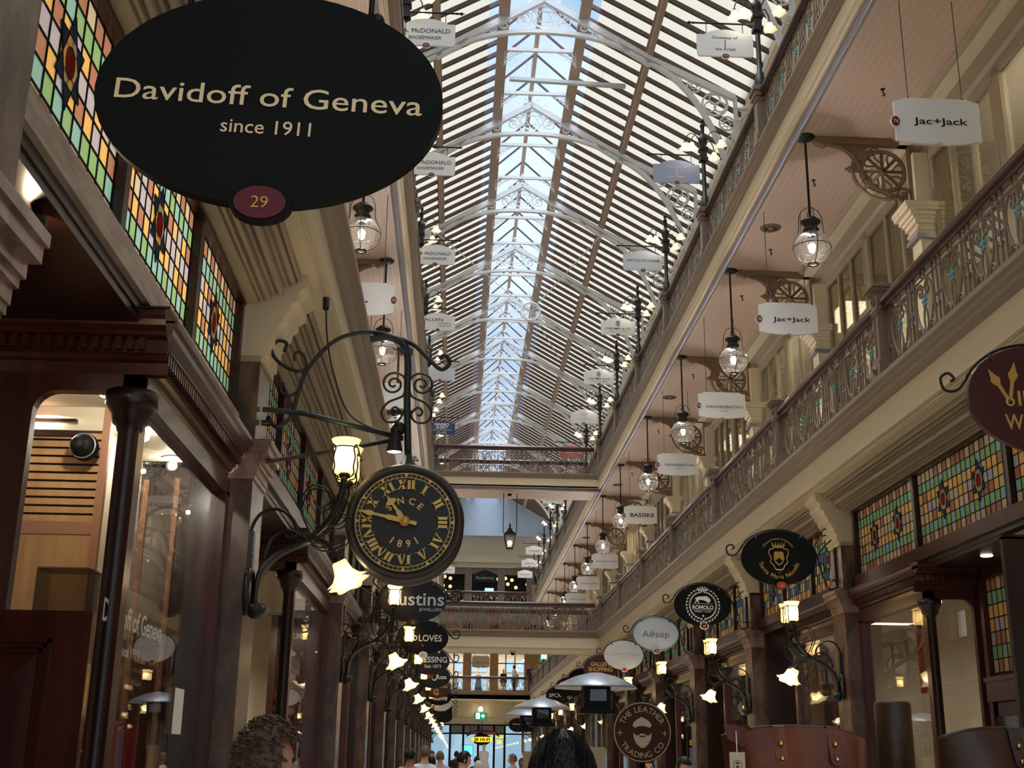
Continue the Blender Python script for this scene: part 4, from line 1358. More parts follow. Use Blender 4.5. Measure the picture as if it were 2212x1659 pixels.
def iron_module(m, u0, wd, H, T=None, low=False):
    """one repeat of the lyre-scroll ironwork, in the y-z plane"""
    c = u0 + wd/2
    h = wd/2
    k = H/0.72
    A = lambda u, v: (0, c + u*h/0.3, v*k)
    def tb(pts, r=0.009):
        m.tube([A(*p) for p in pts], r*1.25, 5)
    for u in (-0.3, -0.215, 0.215):
        m.tube([A(u, 0.02), A(u, 0.72)], 0.0115, 4)
    tb([(-0.3, 0.03), (0.3, 0.03)], 0.011)
    tb([(-0.3, 0.61), (0.3, 0.61)], 0.009)
    m.tube([A(*p) for p in circ(0, 0.665, 0.045, 14)], 0.009, 5, closed=True)
    for q in (1, -1):
        tb([(q*a, b) for a, b in crv([(0.02, 0.06), (0.12, 0.2), (0.185, 0.36), (0.175, 0.5), (0.1, 0.58), (0.03, 0.53), (0.05, 0.46), (0.1, 0.48), (0.09, 0.52)], 4)])
        tb([(q*a, b) for a, b in spiral(0.11, 0.14, 0.075, 0.015, -pi/2, 1.5, 16)], 0.008)
        tb([(q*a, b) for a, b in crv([(0.0, 0.1), (0.04, 0.2), (0.03, 0.3), (0.0, 0.38)], 4)], 0.008)
        tb([(q*a, b) for a, b in spiral(0.06, 0.555, 0.04, 0.01, pi, 1.3, 10)], 0.007)
        tb([(q*0.215, 0.25), (q*0.26, 0.3), (q*0.3, 0.25)], 0.007)
        tb([(q*0.215, 0.4), (q*0.26, 0.36), (q*0.3, 0.4)], 0.007)
def balustrade(label, L, H, group=None):
    """runs along y from 0 to L, bottom at z=0, iron H high under a timber handrail"""
    t = E('balustrade', label, 'balustrade', group=group)
    n = max(1, int(round(L/0.605)))
    wd = L/n
    m = MB()
    for i in range(n):
        iron_module(m, i*wd, wd, H)
    m.tube([(0, L, 0.02), (0, L, H)], 0.009, 4)
    m.build('ironwork', IRONG, t)
    for i in range(n):
        c = (0, (i+0.5)*wd, H*0.57)
        m = MB()
        m.ball(c, 0.04, 8, sc=(0.35, 0.8, 1.2))
        for a in range(6):
            m.ball((0, c[1]+0.036*cos(a*pi/3), c[2]+0.05*sin(a*pi/3)), 0.02, 6, sc=(0.7, 1, 1.1))
        m.build('medallion', TURQ, t)
    m = MB()
    P = [(-0.03, H), (-0.062, H+0.015), (-0.067, H+0.05), (-0.045, H+0.08), (0.045, H+0.08), (0.067, H+0.05), (0.062, H+0.015), (0.03, H)]
    m.prism(P, 0, L)
    m.box(-0.03, 0.03, 0, L, H-0.05, H)
    m.build('handrail', WOODY, t)
    m = MB(); m.tube([(-0.05, y, H-0.05 - 0.02*abs(sin(y*2.5))) for y in [L*i/24 for i in range(25)]], 0.008, 5)
    m.build('cable', IRON, t)
    return t
H1, H2 = 0.735, 0.76
G1 = 'balustrades of the right first gallery'
nw = newel('grey iron newel post on the right first gallery, nearest', 'newel posts of the first gallery')
nw.location = (XR, NEW[2], Z1)
nw.scale = (1, 1, 1)
b1 = balustrade('scrolled iron balustrade with turquoise medallions on the right, behind the nearest newel', 3.92-0.2, H1, G1)
b1.location = (XR, NEW[2]+0.1, Z1)
dup(b1, (XR, NEW[1]+0.1, Z1), 'scrolled iron balustrade on the right first gallery, at the right picture edge')
dup(b1, (XR, NEW[0]+0.1, Z1), 'scrolled iron balustrade on the right first gallery, beyond the picture edge')
dup(nw, (XR, NEW[1], Z1), 'grey iron newel post on the right first gallery, beyond the picture edge')
for i in range(3, 17):
    if NEW[i] > 68: break
    d = '%s from the front' % ordw[i-2]
    dup(nw, (XR, NEW[i], Z1), 'grey iron newel post on the right first gallery, ' + d)
    if NEW[i]+3.9 < 69: dup(b1, (XR, NEW[i]+0.1, Z1), 'scrolled iron balustrade on the right first gallery, ' + d)
b2 = balustrade('iron balustrade on the right top gallery under the roof, nearest', 3.92-0.2, H2, 'balustrades of the right top gallery')
b2.location = (XR, NEW[3]+0.1, Z2)
for i in (0, 1, 2, 4, 5, 6, 7, 8, 9, 10, 11, 12, 13, 14):
    dup(b2, (XR, NEW[i]+0.1, Z2), 'iron balustrade on the right top gallery under the roof, %s' % (('beyond the picture edge', 'at the top picture edge', 'at the upper right corner')[i] if i < 3 else ordw[i-3] + ' from the front'))
for i in range(1, 9):
    dup(b2, (XL, NEW[i]+0.1, Z2), 'iron balustrade on the left top gallery, hidden behind its edge, number %d' % i, group='balustrades of the left top gallery')
# bridges
def bridge_rail(y, z, H, label):
    t = balustrade(label, XR-XL-0.25, H)
    t.location = (XR-0.12, y, z); t.rotation_euler = (0, 0, pi/2)
    return t
bridge_rail(YB0+0.0, Z1, H1, 'front iron balustrade of the lower cross bridge')
bridge_rail(YB1-0.0, Z1, H1, 'rear iron balustrade of the lower cross bridge')
bridge_rail(YB0+0.0, Z2, H2, 'front iron balustrade of the upper cross bridge under the skylight')
bridge_rail(YB1-0.0, Z2, H2, 'rear iron balustrade of the upper cross bridge under the skylight')
bridge_rail(YR, Z1, H1, 'iron balustrade of the far rear gallery below the shop window mannequins')
bridge_rail(YR-0.2, Z2, H2, 'dark iron balustrade in front of the restaurant at the rear')

# ------------------------------------------------------------------ lamp posts and boards of the top gallery
def lamp_post(label, group):
    t = E('lamp_post', label, 'lamp post', group=group)
    m = MB()
    for d, a, b in ((0.11, 0, 0.12), (0.085, 0.12, 0.66), (0.1, 0.66, 0.72), (0.12, 0.72, 0.8), (0.14, 0.8, 0.86), (0.1, 0.86, 0.9)):
        m.box(-d, d, -d, d, a, b)
    m.build('pedestal', IRONG, t)
    m = MB()
    m.lathe([(0.085, 0.9), (0.085, 1.02), (0.06, 1.06), (0.06, 1.12), (0.038, 1.15), (0.036, 1.8)], (0, 0, 0), 12)
    m.box(-0.07, 0.07, -0.07, 0.07, 1.8, 1.86); m.box(-0.055, 0.055, -0.055, 0.055, 1.86, 2.0); m.box(-0.075, 0.075, -0.075, 0.075, 2.0, 2.05)
    m.lathe([(0.04, 2.05), (0.05, 2.1), (0.075, 2.16), (0.08, 2.2), (0.07, 2.26), (0.04, 2.3), (0.03, 2.34), (0.035, 2.46), (0.045, 2.48), (0.03, 2.52), (0.02, 2.54), (0.035, 2.57), (0.03, 2.61), (0, 2.63)], (0, 0, 0), 14)
    m.build('post', IRON, t)
    for i, (dx, dy, dz) in enumerate(((-1, 0.35, 0), (1, -0.35, 0), (-0.75, -0.75, -0.24), (0.75, 0.75, -0.24))):
        m = MB()
        x, y = 0.28*dx, 0.2*dy
        m.tube([(x*u, y*u, 2.2 + dz*0.5 + v) for u, v in ((0.2, 0.0), (0.45, 0.14), (0.75, 0.17), (1.0, 0.1), (1.08, 0.02))], 0.009, 5)
        x *= 1.08; y *= 1.08
        m.lathe([(0.008, 0.03), (0.03, 0.0), (0.03, -0.02)], (x, y, 2.2+dz*0.5+0.0), 8)
        a = m.build('lamp_arm', IRON, t)
        m = MB(); m.lathe([(0.028, 0.0), (0.045, -0.03), (0.05, -0.06), (0.07, -0.095), (0.1, -0.115)], (x, y, 2.19+dz*0.5), 18, ruffle=0.14)
        m.build('tulip_shade', TULIP, a)
        MB().ball((x, y, 2.10+dz*0.5), 0.035, 8).build('bulb', BULB, a)
    lamp('post_light', (-0.227, -0.162, 1.98), 8.0, (1, 0.88, 0.7), 0.04, t)
    return t
def arm_board(label, lines, num, loc, mat=SIGNG, ink=BLACKM, group='boards of the right top gallery', flip=False, w=0.8):
    """board hung from a horizontal arm; x=0 at the post, arm to -x"""
    t = E('arm_sign', label, 'sign', loc, group=group)
    m = MB()
    e = -0.98
    m.tube([(0, 0, 1.9), (e, 0, 1.9)], 0.014, 6)
    m.ball((e, 0, 1.9), 0.025, 8); m.ball((e+0.06, 0, 1.9), 0.02, 8)
    m.tube([(e, 0, 1.9), (e-0.05, 0, 1.9)], [0.02, 0.002], 6)
    if flip:
        m.v = [(-x, y, z) for x, y, z in m.v]
    a = m.build('arm', IRON, t)
    cx = 0.5 if flip else -0.48
    cz = 1.58
    h = 0.42
    P = [(-w/2, 0.13), (-w*0.36, 0.13), (-w*0.33, 0.155)] + [(x*w, 0.155 + 0.06*(1-(x/0.33)**2)) for x in (-0.2, -0.1, 0, 0.1, 0.2)] + [(w*0.33, 0.155), (w*0.36, 0.13), (w/2, 0.13), (w/2, -0.17), (w*0.47, -0.215), (-w*0.47, -0.215), (-w/2, -0.17)]
    MB().prism([(cx+x, cz+z) for x, z in P], -0.015, 0.015).build('board', mat, t)
    m = MB()
    for q in (-0.26, 0.26):
        m.tube([(cx+q, 0, cz+0.16), (cx+q, 0, 1.9)], 0.006, 5)
    m.build('hanger', IRON, a)
    m = MB()
    for it in lines:
        s, x, z, hh, ww, b = it[:6]
        m.text(s, cx+x, cz+z, hh, -0.018, w=ww, bold=b, shear=it[6] if len(it) > 6 else 0)
    if lines: m.build('lettering', ink, t)
    number_badge(t, cx, cz-0.215, 0.05, 0.034, num, -0.022)
    return t
lp = lamp_post('black top-gallery lamp post with four tulip lamps, nearest on the right', 'lamp posts of the right top gallery')
lp.location = (XR-0.02, NEW[3], Z2)
for i in range(4, 17):
    if NEW[i] > 67 or i == 10: continue
    dup(lp, (XR-0.02, NEW[i], Z2), 'black top-gallery lamp post with tulip lamps on the right, %s from the front' % ordw[i-3])
dup(lp, (XL-0.2, 36.0, Z2), 'black top-gallery lamp post with tulip lamps at the left end of the upper bridge', group='lamp posts of the left top gallery')
dup(lp, (XL-0.2, 64.0, Z2-0.2), 'black top-gallery lamp post with tulip lamps far back on the left', group='lamp posts of the left top gallery')
for i in range(3, 12):
    dup(lp, (XL, NEW[i], Z2), 'black top-gallery lamp post with tulip lamps on the left, %s from the front' % ordw[i-3], group='lamp posts of the left top gallery')
RB = [('pale board with words above and below a short vertical stroke, nearest at the top right', [('Courtesy of', 0, 0.085, 0.04, 0.36, 0.006), ('|', 0, 0.0, 0.10, None, 0.0), ('the Artist', 0, -0.1, 0.04, 0.29, 0.006)], '124', SIGNW, BLACKM),
      ('grey-blue board with pale words above and below a stroke, second at the top right', [('Courtesy of', 0, 0.085, 0.04, 0.36, 0.006), ('|', 0, 0.0, 0.10, None, 0.0), ('the Artist', 0, -0.1, 0.04, 0.29, 0.006)], '122', M('slate_board', (150, 158, 186), 0.5), IVORY),
      ('pale board with one line of thin black capitals, third at the top right', [('WATCH TECH', -0.09, 0, 0.055, 0.5, 0.0), ('|', 0.185, 0, 0.07, None, 0.0), ('No184', 0.27, 0.0, 0.055, 0.13, 0.02)], '130', SIGNG, BLACKM),
      ('pale board with square emblem over capitals, nearer of two', [('CARTMER & CO', 0, -0.06, 0.05, 0.58, 0.006), ('JEWELLERY & REPAIR', 0, -0.13, 0.025, 0.42, 0.0)], '128', SIGNW, BLACKM),
      ('pale board with square emblem over capitals, farther of two', [('CARTMER & CO', 0, -0.06, 0.05, 0.58, 0.006), ('JEWELLERY & REPAIR', 0, -0.13, 0.025, 0.42, 0.0)], '126', SIGNW, BLACKM),
      ('white board with thin monogram in a box, above the pink board', [('MH', 0, 0.06, 0.09, 0.13, -0.01), ('MANUFACTURE HAUS', 0, -0.08, 0.03, 0.4, 0.0), ('JEWELS', 0, -0.14, 0.02, 0.2, 0.0)], '138', SIGNW, STEELG)]
for i, (lab, lines, num, mt, ink) in enumerate(RB):
    t = arm_board(lab, lines, num, (XR-0.02, NEW[3+i]-0.02, Z2), mt, ink)
    if i in (3, 4, 5):
        m = MB()
        c = (-0.48, 1.58+0.07)
        q = 0.055 if i < 5 else 0.1
        m.tube(xz([(c[0]+a*q*0.75, c[1]+b*q) for a, b in ((-0.7, -1), (0.7, -1), (1, -0.7), (1, 0.7), (0.7, 1), (-0.7, 1), (-1, 0.7), (-1, -0.7))], -0.02), 0.005, 4, closed=True)
        if i < 5:
            for z in (-0.025, 0.0, 0.025):
                m.box(c[0]-0.02, c[0]+0.02, -0.02, -0.017, c[1]+z-0.006, c[1]+z+0.006)
        m.build('emblem', ink, t)
arm_board('dusty pink board with white script at the right of the upper bridge', [('Zaffacosta', 0, 0.0, 0.11, 0.62, 0.0, 0.3), ('ATELIER', 0.02, -0.09, 0.02, 0.14, 0.0)], '144', (XR-0.02, NEW[9]-0.02, Z2-0.1), PINK, WHITE)
for i, (y, lab) in enumerate(((46.2, 'white board with two lines of grey capitals, just below the upper bridge'),)):
    arm_board(lab, [('SARAH & SEBASTIAN', 0, 0.0, 0.035, 0.55, 0.0), ('PIERCING LAB', 0, -0.08, 0.05, 0.55, 0.0)], '140', (XR-0.02, y, Z2), SIGNW, STEELG)
for i, y in enumerate((57.94, 61.86, 65.78)):
    arm_board('white board with two-word black name beyond the upper bridge, %s of three' % ('top', 'middle', 'lowest')[i], [('OSCAR HUNT', 0, -0.03, 0.06, 0.5, 0.008)], str(150+2*i), (XR-0.02, y, Z2-0.1), SIGNW, BLACKM)
GL = 'boards of the left top gallery'
LB = [('white board with spaced black capitals and number 125, nearest at the top left', [('A. McDONALD', 0, 0.02, 0.07, 0.66, 0.0), ('SHOEMAKER', -0.02, -0.09, 0.055, 0.46, 0.0)], '125'),
      ('white board with spaced black capitals and number 123, half behind the black oval', [('A. McDONALD', 0, 0.02, 0.07, 0.66, 0.0), ('SHOEMAKER', -0.02, -0.09, 0.055, 0.46, 0.0)], '123'),
      ('white board with spaced black capitals and number 121, third at the top left', [('A McDONALD', 0, 0.02, 0.07, 0.62, 0.0), ('SHOEMAKER', 0.0, -0.09, 0.055, 0.48, 0.0)], '121'),
      ('white board with a five-letter name over two tiny lines at the top left', [('ALLEN', -0.1, 0.04, 0.075, 0.42, 0.0), ('TAILORING &', 0.15, -0.05, 0.035, 0.3, 0.0), ('ALTERATIONS', 0.15, -0.11, 0.03, 0.3, 0.0)], '119')]
for i, (lab, lines, num) in enumerate(LB):
    arm_board(lab, lines, num, (XL-0.2, NEW[3+i]-0.02, Z2), SIGNW, BLACKM, GL, True)
arm_board('pale board behind the scroll tip of the clock bracket at the top left', [], '117', (XL-0.2, NEW[7]-0.02, Z2), SIGNG, BLACKM, GL, True)
arm_board('navy blue board with white serif name, just above the upper bridge on the left', [('MARBO', 0, 0.09, 0.09, 0.44, 0.02), ('SHIRT', 0, -0.01, 0.085, 0.36, 0.02), ('MADE TO MEASURE SHIRTS', 0, -0.09, 0.03, 0.6, 0.0), ('EST. 1982', 0, -0.16, 0.045, 0.3, 0.0)], '115', (XL-0.2, 36.0, Z2), NAVY, WHITE, GL, True)
arm_board('white board on the left far beyond the lower bridge, half behind the clock', [('Rossi', 0.1, 0, 0.08, 0.4, 0.0, 0.2)], '111', (XL-0.2, 64.0, Z2-0.2), SIGNW, BLACKM, GL, True)
# ================================================================== oval shop signs on the ground-floor pilasters
def oval_sign(label, q, k_y, z, cx, a, b, mat, group, num=None, rim=None, badge=MAROON, tilt=0.0, face=None, badge_sz=(0.055, 0.042), y=None, nub=True, bracket=True, badge_ink=IVORY, brim=None):
    """q=+1: hung from a left pilaster, q=-1 from a right one. origin at the oval centre"""
    Y = k_y
    t = E('oval_sign', label, 'sign', (cx, Y, z), group=group)
    t.rotation_euler = (0, tilt, 0)
    m = MB(); m.prism(oval(0, 0, a, b, 56), -0.02, 0.02)
    m.build('board', mat, t)
    if rim:
        m = MB(); m.tube(xz(oval(0, 0, a*0.985, b*0.985, 56), -0.018), 0.014, 6, closed=True)
        m.build('rim', rim, t)
    if num is not None:
        number_badge(t, 0.01, -b, badge_sz[0], badge_sz[1], num, -0.036, badge, badge_ink, brim)
    pf = (FL if q > 0 else FR) - cx          # pilaster face in local x
    m = MB()
    A, B = a*1.05, b*1.05
    arc = [(A*cos(t_), B*sin(t_)) for t_ in [radians(d) for d in range(25, 161, 5)]]
    if q > 0: arc = [(-x, zz) for x, zz in arc]
    inner, outer = arc[0], arc[-1]
    # outer tip curl
    if q > 0:
        o1 = arc[-1]
        curl = [o1] + crv([o1, (o1[0]+0.07, o1[1]-0.08), (o1[0]+0.15, o1[1]-0.08), (o1[0]+0.17, o1[1]-0.0), (o1[0]+0.12, o1[1]+0.035), (o1[0]+0.08, o1[1]+0.0), (o1[0]+0.105, o1[1]-0.02)], 5)
    else:
        o1 = arc[-1]
        curl = [o1] + crv([o1, (o1[0]-0.07, o1[1]-0.08), (o1[0]-0.15, o1[1]-0.08), (o1[0]-0.17, o1[1]-0.0), (o1[0]-0.12, o1[1]+0.035), (o1[0]-0.08, o1[1]+0.0), (o1[0]-0.105, o1[1]-0.02)], 5)
    m.tube(xz(arc + curl[1:]), 0.010, 6)
    s = -q                                    # direction towards the pilaster
    i0 = inner
    gap = abs(pf) - a
    low = crv([i0, (s*(a*1.06), i0[1]-0.14), (s*(a+gap*0.35), i0[1]-0.36), (s*(a+gap*0.6), i0[1]-0.48), (pf, i0[1]-0.46), (pf-s*0.02, i0[1]-0.38), (pf-s*0.06, i0[1]-0.40)], 6)
    m.tube(xz(low), 0.010, 6)
    up = crv([i0, (s*(a+gap*0.2), i0[1]+0.09), (s*(a+gap*0.1), i0[1]+0.16), (s*(a-0.0), i0[1]+0.13), (s*(a+gap*0.1), i0[1]+0.09)], 6)
    m.tube(xz(up), 0.008, 6)
    up2 = crv([(s*(a*1.04), i0[1]-0.1), (s*(a+gap*0.55), i0[1]+0.02), (pf, i0[1]+0.12), (pf-s*0.03, i0[1]+0.21), (s*(a+gap*0.45), i0[1]+0.2), (s*(a+gap*0.4), i0[1]+0.13), (s*(a+gap*0.6), i0[1]+0.14)], 6)
    m.tube(xz(up2), 0.008, 6)
    mid = crv([(s*(a*1.05), i0[1]-0.2), (s*(a+gap*0.3), i0[1]-0.19), (s*(a+gap*0.45), i0[1]-0.26), (s*(a+gap*0.3), i0[1]-0.31), (s*(a+gap*0.22), i0[1]-0.26)], 6)
    m.tube(xz(mid), 0.007, 6)
    m.tube(xz([(pf, i0[1]-0.47), (pf, i0[1]+0.13)]), 0.012, 6)
    if bracket: m.build('bracket', IRON, t)
    if nub:
        m = MB()
        for d in (52, 128):
            c, sn = cos(radians(d)), sin(radians(d))
            m.tube([(a*0.93*c, -0.024, b*0.88*sn), (A*1.0*c, -0.024, B*sn)], 0.011, 5)
        m.build('clips', IRON, t)
    return t
def letters(t, items, mat, name='lettering', y=-0.0225):
    m = MB()
    for it in items:
        s, x, z, h, w, b = it[:6]
        m.text(s, x, z, h, y, w=w, bold=b, shear=it[6] if len(it) > 6 else 0.0)
    return m.build(name, mat, t)
ZR, AR, BR = 3.85, 0.435, 0.315
CR = 3.67
GRP_R, GRP_L = 'oval signs along the right side', 'oval signs along the left side'
# -- right side
t = oval_sign('dark red oval sign with gold clock hands, cut by the right picture edge', -1, 7.42, 3.88, 3.72, 0.455, 0.355, MAROOND, GRP_R)
letters(t, [('INTAGE', 0.13, 0.0, 0.10, 0.52, 0.02), ('WATCH CO', 0.08, -0.16, 0.10, 0.62, 0.02)], GOLD)
m = MB()
for p, l, ww in (((-0.31, 0.19), 0.28, 0.016), ((-0.13, 0.245), 0.3, 0.016)):
    o = Vector((-0.185, -0.03)); d = (Vector(p)-o); n = Vector((-d.y, d.x)).normalized()
    pts = [(0, -0.006), (0.1, -0.012), (0.5, -0.012), (0.58, -0.026), (0.68, -0.034), (0.76, -0.02), (1.0, 0.0)]
    P = [o+d*u+n*v for u, v in pts] + [o+d*u-n*v for u, v in pts[::-1]]
    m.prism([(v.x, v.y) for v in P], -0.028, -0.021)
m.tube(xz(circ(-0.185, -0.03, 0.024, 16), -0.026), 0.009, 6, closed=True)
m.build('clock_hands', GOLD, t)
t = oval_sign('black oval sign with small gold crest and red number 26', -1, YK(0), ZR, CR, AR, BR, BLACK, GRP_R, '26', badge=M('rust_badge', (150, 52, 30), 0.5), badge_ink=GOLD, brim=BLACK)
m = MB()
m.arc_text('Officina Profumo Farmaceutica', 0, 0.02, 0.205, 0.028, -0.0225, -58, 58, shear=0.2)
m.bottom_arc('Santa Maria Novella', 0, 0.0, 0.215, 0.05, -0.0225, 150, bold=0.012)
m.text('26', 0, -0.165, 0.018, -0.0225)
m.build('lettering', GOLD, t)
m = MB()
sh = [(-0.065, 0.06), (-0.05, 0.085), (0.05, 0.085), (0.065, 0.06), (0.07, -0.02), (0.045, -0.075), (0, -0.105), (-0.045, -0.075), (-0.07, -0.02)]
m.prism([(x*0.85, z*0.85) for x, z in sh], -0.028, -0.021)
m.tube(xz(crv([(-0.06, 0.1), (-0.1, 0.1), (-0.115, 0.05), (-0.09, 0.0), (-0.1, -0.05), (-0.07, -0.08), (-0.04, -0.13), (0, -0.135), (0.04, -0.13), (0.07, -0.08), (0.1, -0.05), (0.09, 0.0), (0.115, 0.05), (0.1, 0.1), (0.06, 0.1)], 4), -0.024), 0.006, 5)
for i in range(5):
    x = -0.06+i*0.03
    m.prism([(x-0.012, 0.135), (x+0.012, 0.135), (x*1.25, 0.185)], -0.026, -0.021)
m.box(-0.065, 0.065, -0.026, -0.021, 0.115, 0.135)
m.build('crest', GOLD, t)
MB().prism([(-0.045, -0.035), (0.0, 0.0), (0.045, -0.035), (0.0, -0.075)], -0.031, -0.027).build('chevron', BLACK, t)
t = oval_sign('black oval sign with white laurel wreath, crown and running animal', -1, YK(1), ZR, CR, AR, BR, BLACK, GRP_R, '24', badge=MAROOND)
letters(t, [('ROMOLO', 0, -0.035, 0.055, 0.32, 0.03), ('ESPRESSO + CUCINA', 0, -0.1, 0.022, 0.25, 0.006)], WHITE)
m = MB()
for q in (1, -1):
    for i in range(15):
        a_ = radians(-170 + i*11.6)
        x, z = q*0.225*sin(-a_), -0.01+0.225*cos(a_)*1.0
        for s_ in (0.024, -0.024):
            cx_, cz_ = q*(0.225+s_)*sin(-a_), -0.01+(0.225+s_)*cos(a_)
            th = a_*(-q)
            m.prism([(cx_ + (u*0.024*cos(-th+q*0.5*(1 if s_ > 0 else -1)) - v*0.011*sin(-th+q*0.5*(1 if s_ > 0 else -1))), cz_ + (u*0.024*sin(-th+q*0.5*(1 if s_ > 0 else -1)) + v*0.011*cos(-th+q*0.5*(1 if s_ > 0 else -1)))) for u, v in ((-1, 0), (-0.3, 0.9), (0.4, 0.8), (1, 0), (0.4, -0.8), (-0.3, -0.9))], -0.026, -0.0215)
    m.tube(xz([(q*0.06, -0.285), (-q*0.03, -0.22)], -0.024), 0.006, 4)
m.build('wreath', WHITE, t)
m = MB()
m.prism([(-0.06, 0.205), (0.06, 0.205), (0.075, 0.265), (0.045, 0.235), (0.035, 0.275), (0.015, 0.237), (0, 0.285), (-0.015, 0.237), (-0.035, 0.275), (-0.045, 0.235), (-0.075, 0.265)], -0.026, -0.0215)
m.prism([(0.02*sin(i*pi/5)*(1 if i % 2 == 0 else 0.42), -0.165+0.024*cos(i*pi/5)*(1 if i % 2 == 0 else 0.42)) for i in range(10)], -0.026, -0.0215)
m.box(-0.15, 0.15, -0.0255, -0.0215, 0.012, 0.017); m.box(-0.15, 0.15, -0.0255, -0.0215, -0.079, -0.075)
m.build('ornament', WHITE, t)
m = MB()
an_ = [(-0.125, 0.03), (-0.11, 0.03), (-0.085, 0.06), (-0.07, 0.03), (-0.055, 0.03), (-0.07, 0.07), (-0.02, 0.075), (0.04, 0.06), (0.075, 0.03), (0.1, 0.03), (0.085, 0.05), (0.105, 0.045), (0.12, 0.06), (0.115, 0.08), (0.095, 0.1), (0.085, 0.115), (0.05, 0.13), (0.0, 0.125), (-0.06, 0.122), (-0.105, 0.105), (-0.12, 0.085), (-0.1, 0.085), (-0.1, 0.07)]
m.prism(an_, -0.026, -0.0215)
m.build('animal', WHITE, t)
t = oval_sign('pale oval sign with teal rim and teal serif name', -1, YK(2), ZR, CR, AR, BR, SIGNG, GRP_R, '20', rim=TEAL, badge=M('brown_badge', (110, 52, 44), 0.5))
letters(t, [('A\u0113sop', 0.0, 0.0, 0.125, 0.5, -0.008)], M('teal_ink', (44, 88, 104), 0.5))
t = oval_sign('white oval sign with thin grey handwriting and a hairline', -1, YK(3), ZR-0.03, CR, AR, BR, SIGNW, GRP_R, '', badge=M('brick_badge', (164, 48, 34), 0.5))
o = letters(t, [('Gewürzhaus', 0.02, 0.03, 0.085, 0.5, -0.02, 0.35), ('MERCHANTS OF SPICE', 0.1, -0.045, 0.016, 0.34, 0.0)], STEELG)
m = MB(); m.box(-0.4, -0.2, -0.0235, -0.0215, 0.0, 0.004); m.box(0.26, 0.4, -0.0235, -0.0215, 0.0, 0.004); m.build('hairline', STEELG, t)
t = oval_sign('maroon oval sign with gold capitals in two lines above the heater', -1, YK(4), ZR, CR, AR, BR, MAROOND, GRP_R)
letters(t, [('GALLERY', 0, 0.1, 0.105, 0.5, 0.02), ('SHOPPING', 0, -0.03, 0.105, 0.62, 0.02)], M('gold_ink', (226, 178, 110), 0.5))
t = oval_sign('black oval sign with white serif letters, mostly behind the heater cap', -1, YK(5), ZR-0.02, CR, AR, BR, BLACK, GRP_R)
letters(t, [('SUGAR', 0.02, 0.0, 0.11, 0.5, 0.02)], WHITE)
t = oval_sign('black oval sign with rough white lettering behind the heaters', -1, YK(6), ZR, CR, AR, BR, BLACK, GRP_R, '8')
letters(t, [('Karen', -0.06, 0.1, 0.14, 0.5, 0.03, 0.1), ('CAPTURED LEE', 0.02, -0.04, 0.05, 0.45, 0.0, 0.2)], WHITE)
t = oval_sign('black oval sign with spaced white letters behind the heaters', -1, YK(7), ZR-0.05, CR, AR, BR, BLACK, GRP_R)
letters(t, [('SPCK', -0.1, 0.02, 0.13, 0.45, 0.0), ('_', 0.2, -0.06, 0.1, 0.1, 0.0)], WHITE)
oval_sign('white oval sign, small, just above the second heater cap', -1, YK(8), ZR-0.05, CR, AR, BR, SIGNW, GRP_R)
t = oval_sign('far black oval sign with thin white script beside a heater pole', -1, YK(10), 3.1, 2.9, AR, BR, BLACK, GRP_R)
letters(t, [('Flower me', 0, 0.05, 0.08, 0.5, 0.0, 0.3)], WHITE)
# -- left side
ZL, AL, BL, CL = 3.29, 0.375, 0.245, -0.515
t = oval_sign('large black oval sign with gold two-line name and red number 29', 1, 2.95, 3.30, -0.545, 0.468, 0.322, BLACK, GRP_L, '29', tilt=radians(1.8), badge_sz=(0.068, 0.046), badge=M('crimson_badge', (92, 10, 24), 0.4), badge_ink=GOLD, brim=BLACK, bracket=False, nub=False)
letters(t, [('Davidoff of Geneva', 0.0, 0.0, 0.062, 0.825, 0.004), ('since 1911', 0.0, -0.093, 0.042, 0.24, 0.004)], M('cream_gold_ink', (240, 214, 168), 0.5))
m = MB(); m.tube(xz([(-0.72, 0.42), (0.45, 0.42)]), 0.014, 6); m.tube(xz([(-0.25, 0.42), (-0.25, 0.22)]), 0.008, 5); m.tube(xz([(0.25, 0.42), (0.25, 0.22)]), 0.008, 5); m.ball((0.27, 0, 0.27), 0.02, 8)
m.build('bracket', IRON, t)
def lsign(k, label, mat, **kw):
    return oval_sign(label, 1, YK(k), kw.pop('z', ZL), kw.pop('cx', CL), AL, BL, mat, GRP_L, **kw)
t = lsign(0, 'dark grey oval sign with rounded silver letters below the clock', CHAR, num='23', badge=MAROOND, badge_ink=GOLD, brim=CHAR)
letters(t, [('justins', 0.06, 0.02, 0.15, 0.58, 0.012), ('JEWELLERS', 0.2, -0.1, 0.035, 0.26, 0.004)], M('silver_ink', (196, 206, 216), 0.4))
t = lsign(1, 'black oval sign with white capitals and one red dot', BLACKM, num='21', badge=WHITE, badge_ink=CHAR)
letters(t, [('Jo', -0.14, 0.02, 0.12, 0.11, 0.0), ('LOVES', 0.11, 0.0, 0.095, 0.34, 0.01)], WHITE)
m = MB(); m.prism(circ(0.0, -0.11, 0.018, 16), -0.026, -0.021); m.build('dot', RED, t)
t = lsign(2, 'charcoal oval sign with white serif capitals over a date', CHAR, num=None)
letters(t, [('NIESSING', 0.05, 0.03, 0.105, 0.56, 0.012), ('Seit 1873', 0.07, -0.09, 0.06, 0.3, 0.01)], WHITE)
m = MB(); m.prism([(-0.1, 0.19), (0.04, 0.19), (-0.02, 0.11)], -0.026, -0.021); m.prism([(0.12, 0.19), (0.2, 0.19), (0.18, 0.14)], -0.026, -0.021); m.build('emblem', WHITE, t)
t = lsign(3, 'charcoal oval sign with a white smile mark and small white name', CHAR, num=None)
letters(t, [('by', -0.2, 0.0, 0.08, 0.09, 0.02), ('Ross', 0.18, 0.0, 0.09, 0.22, 0.03)], WHITE)
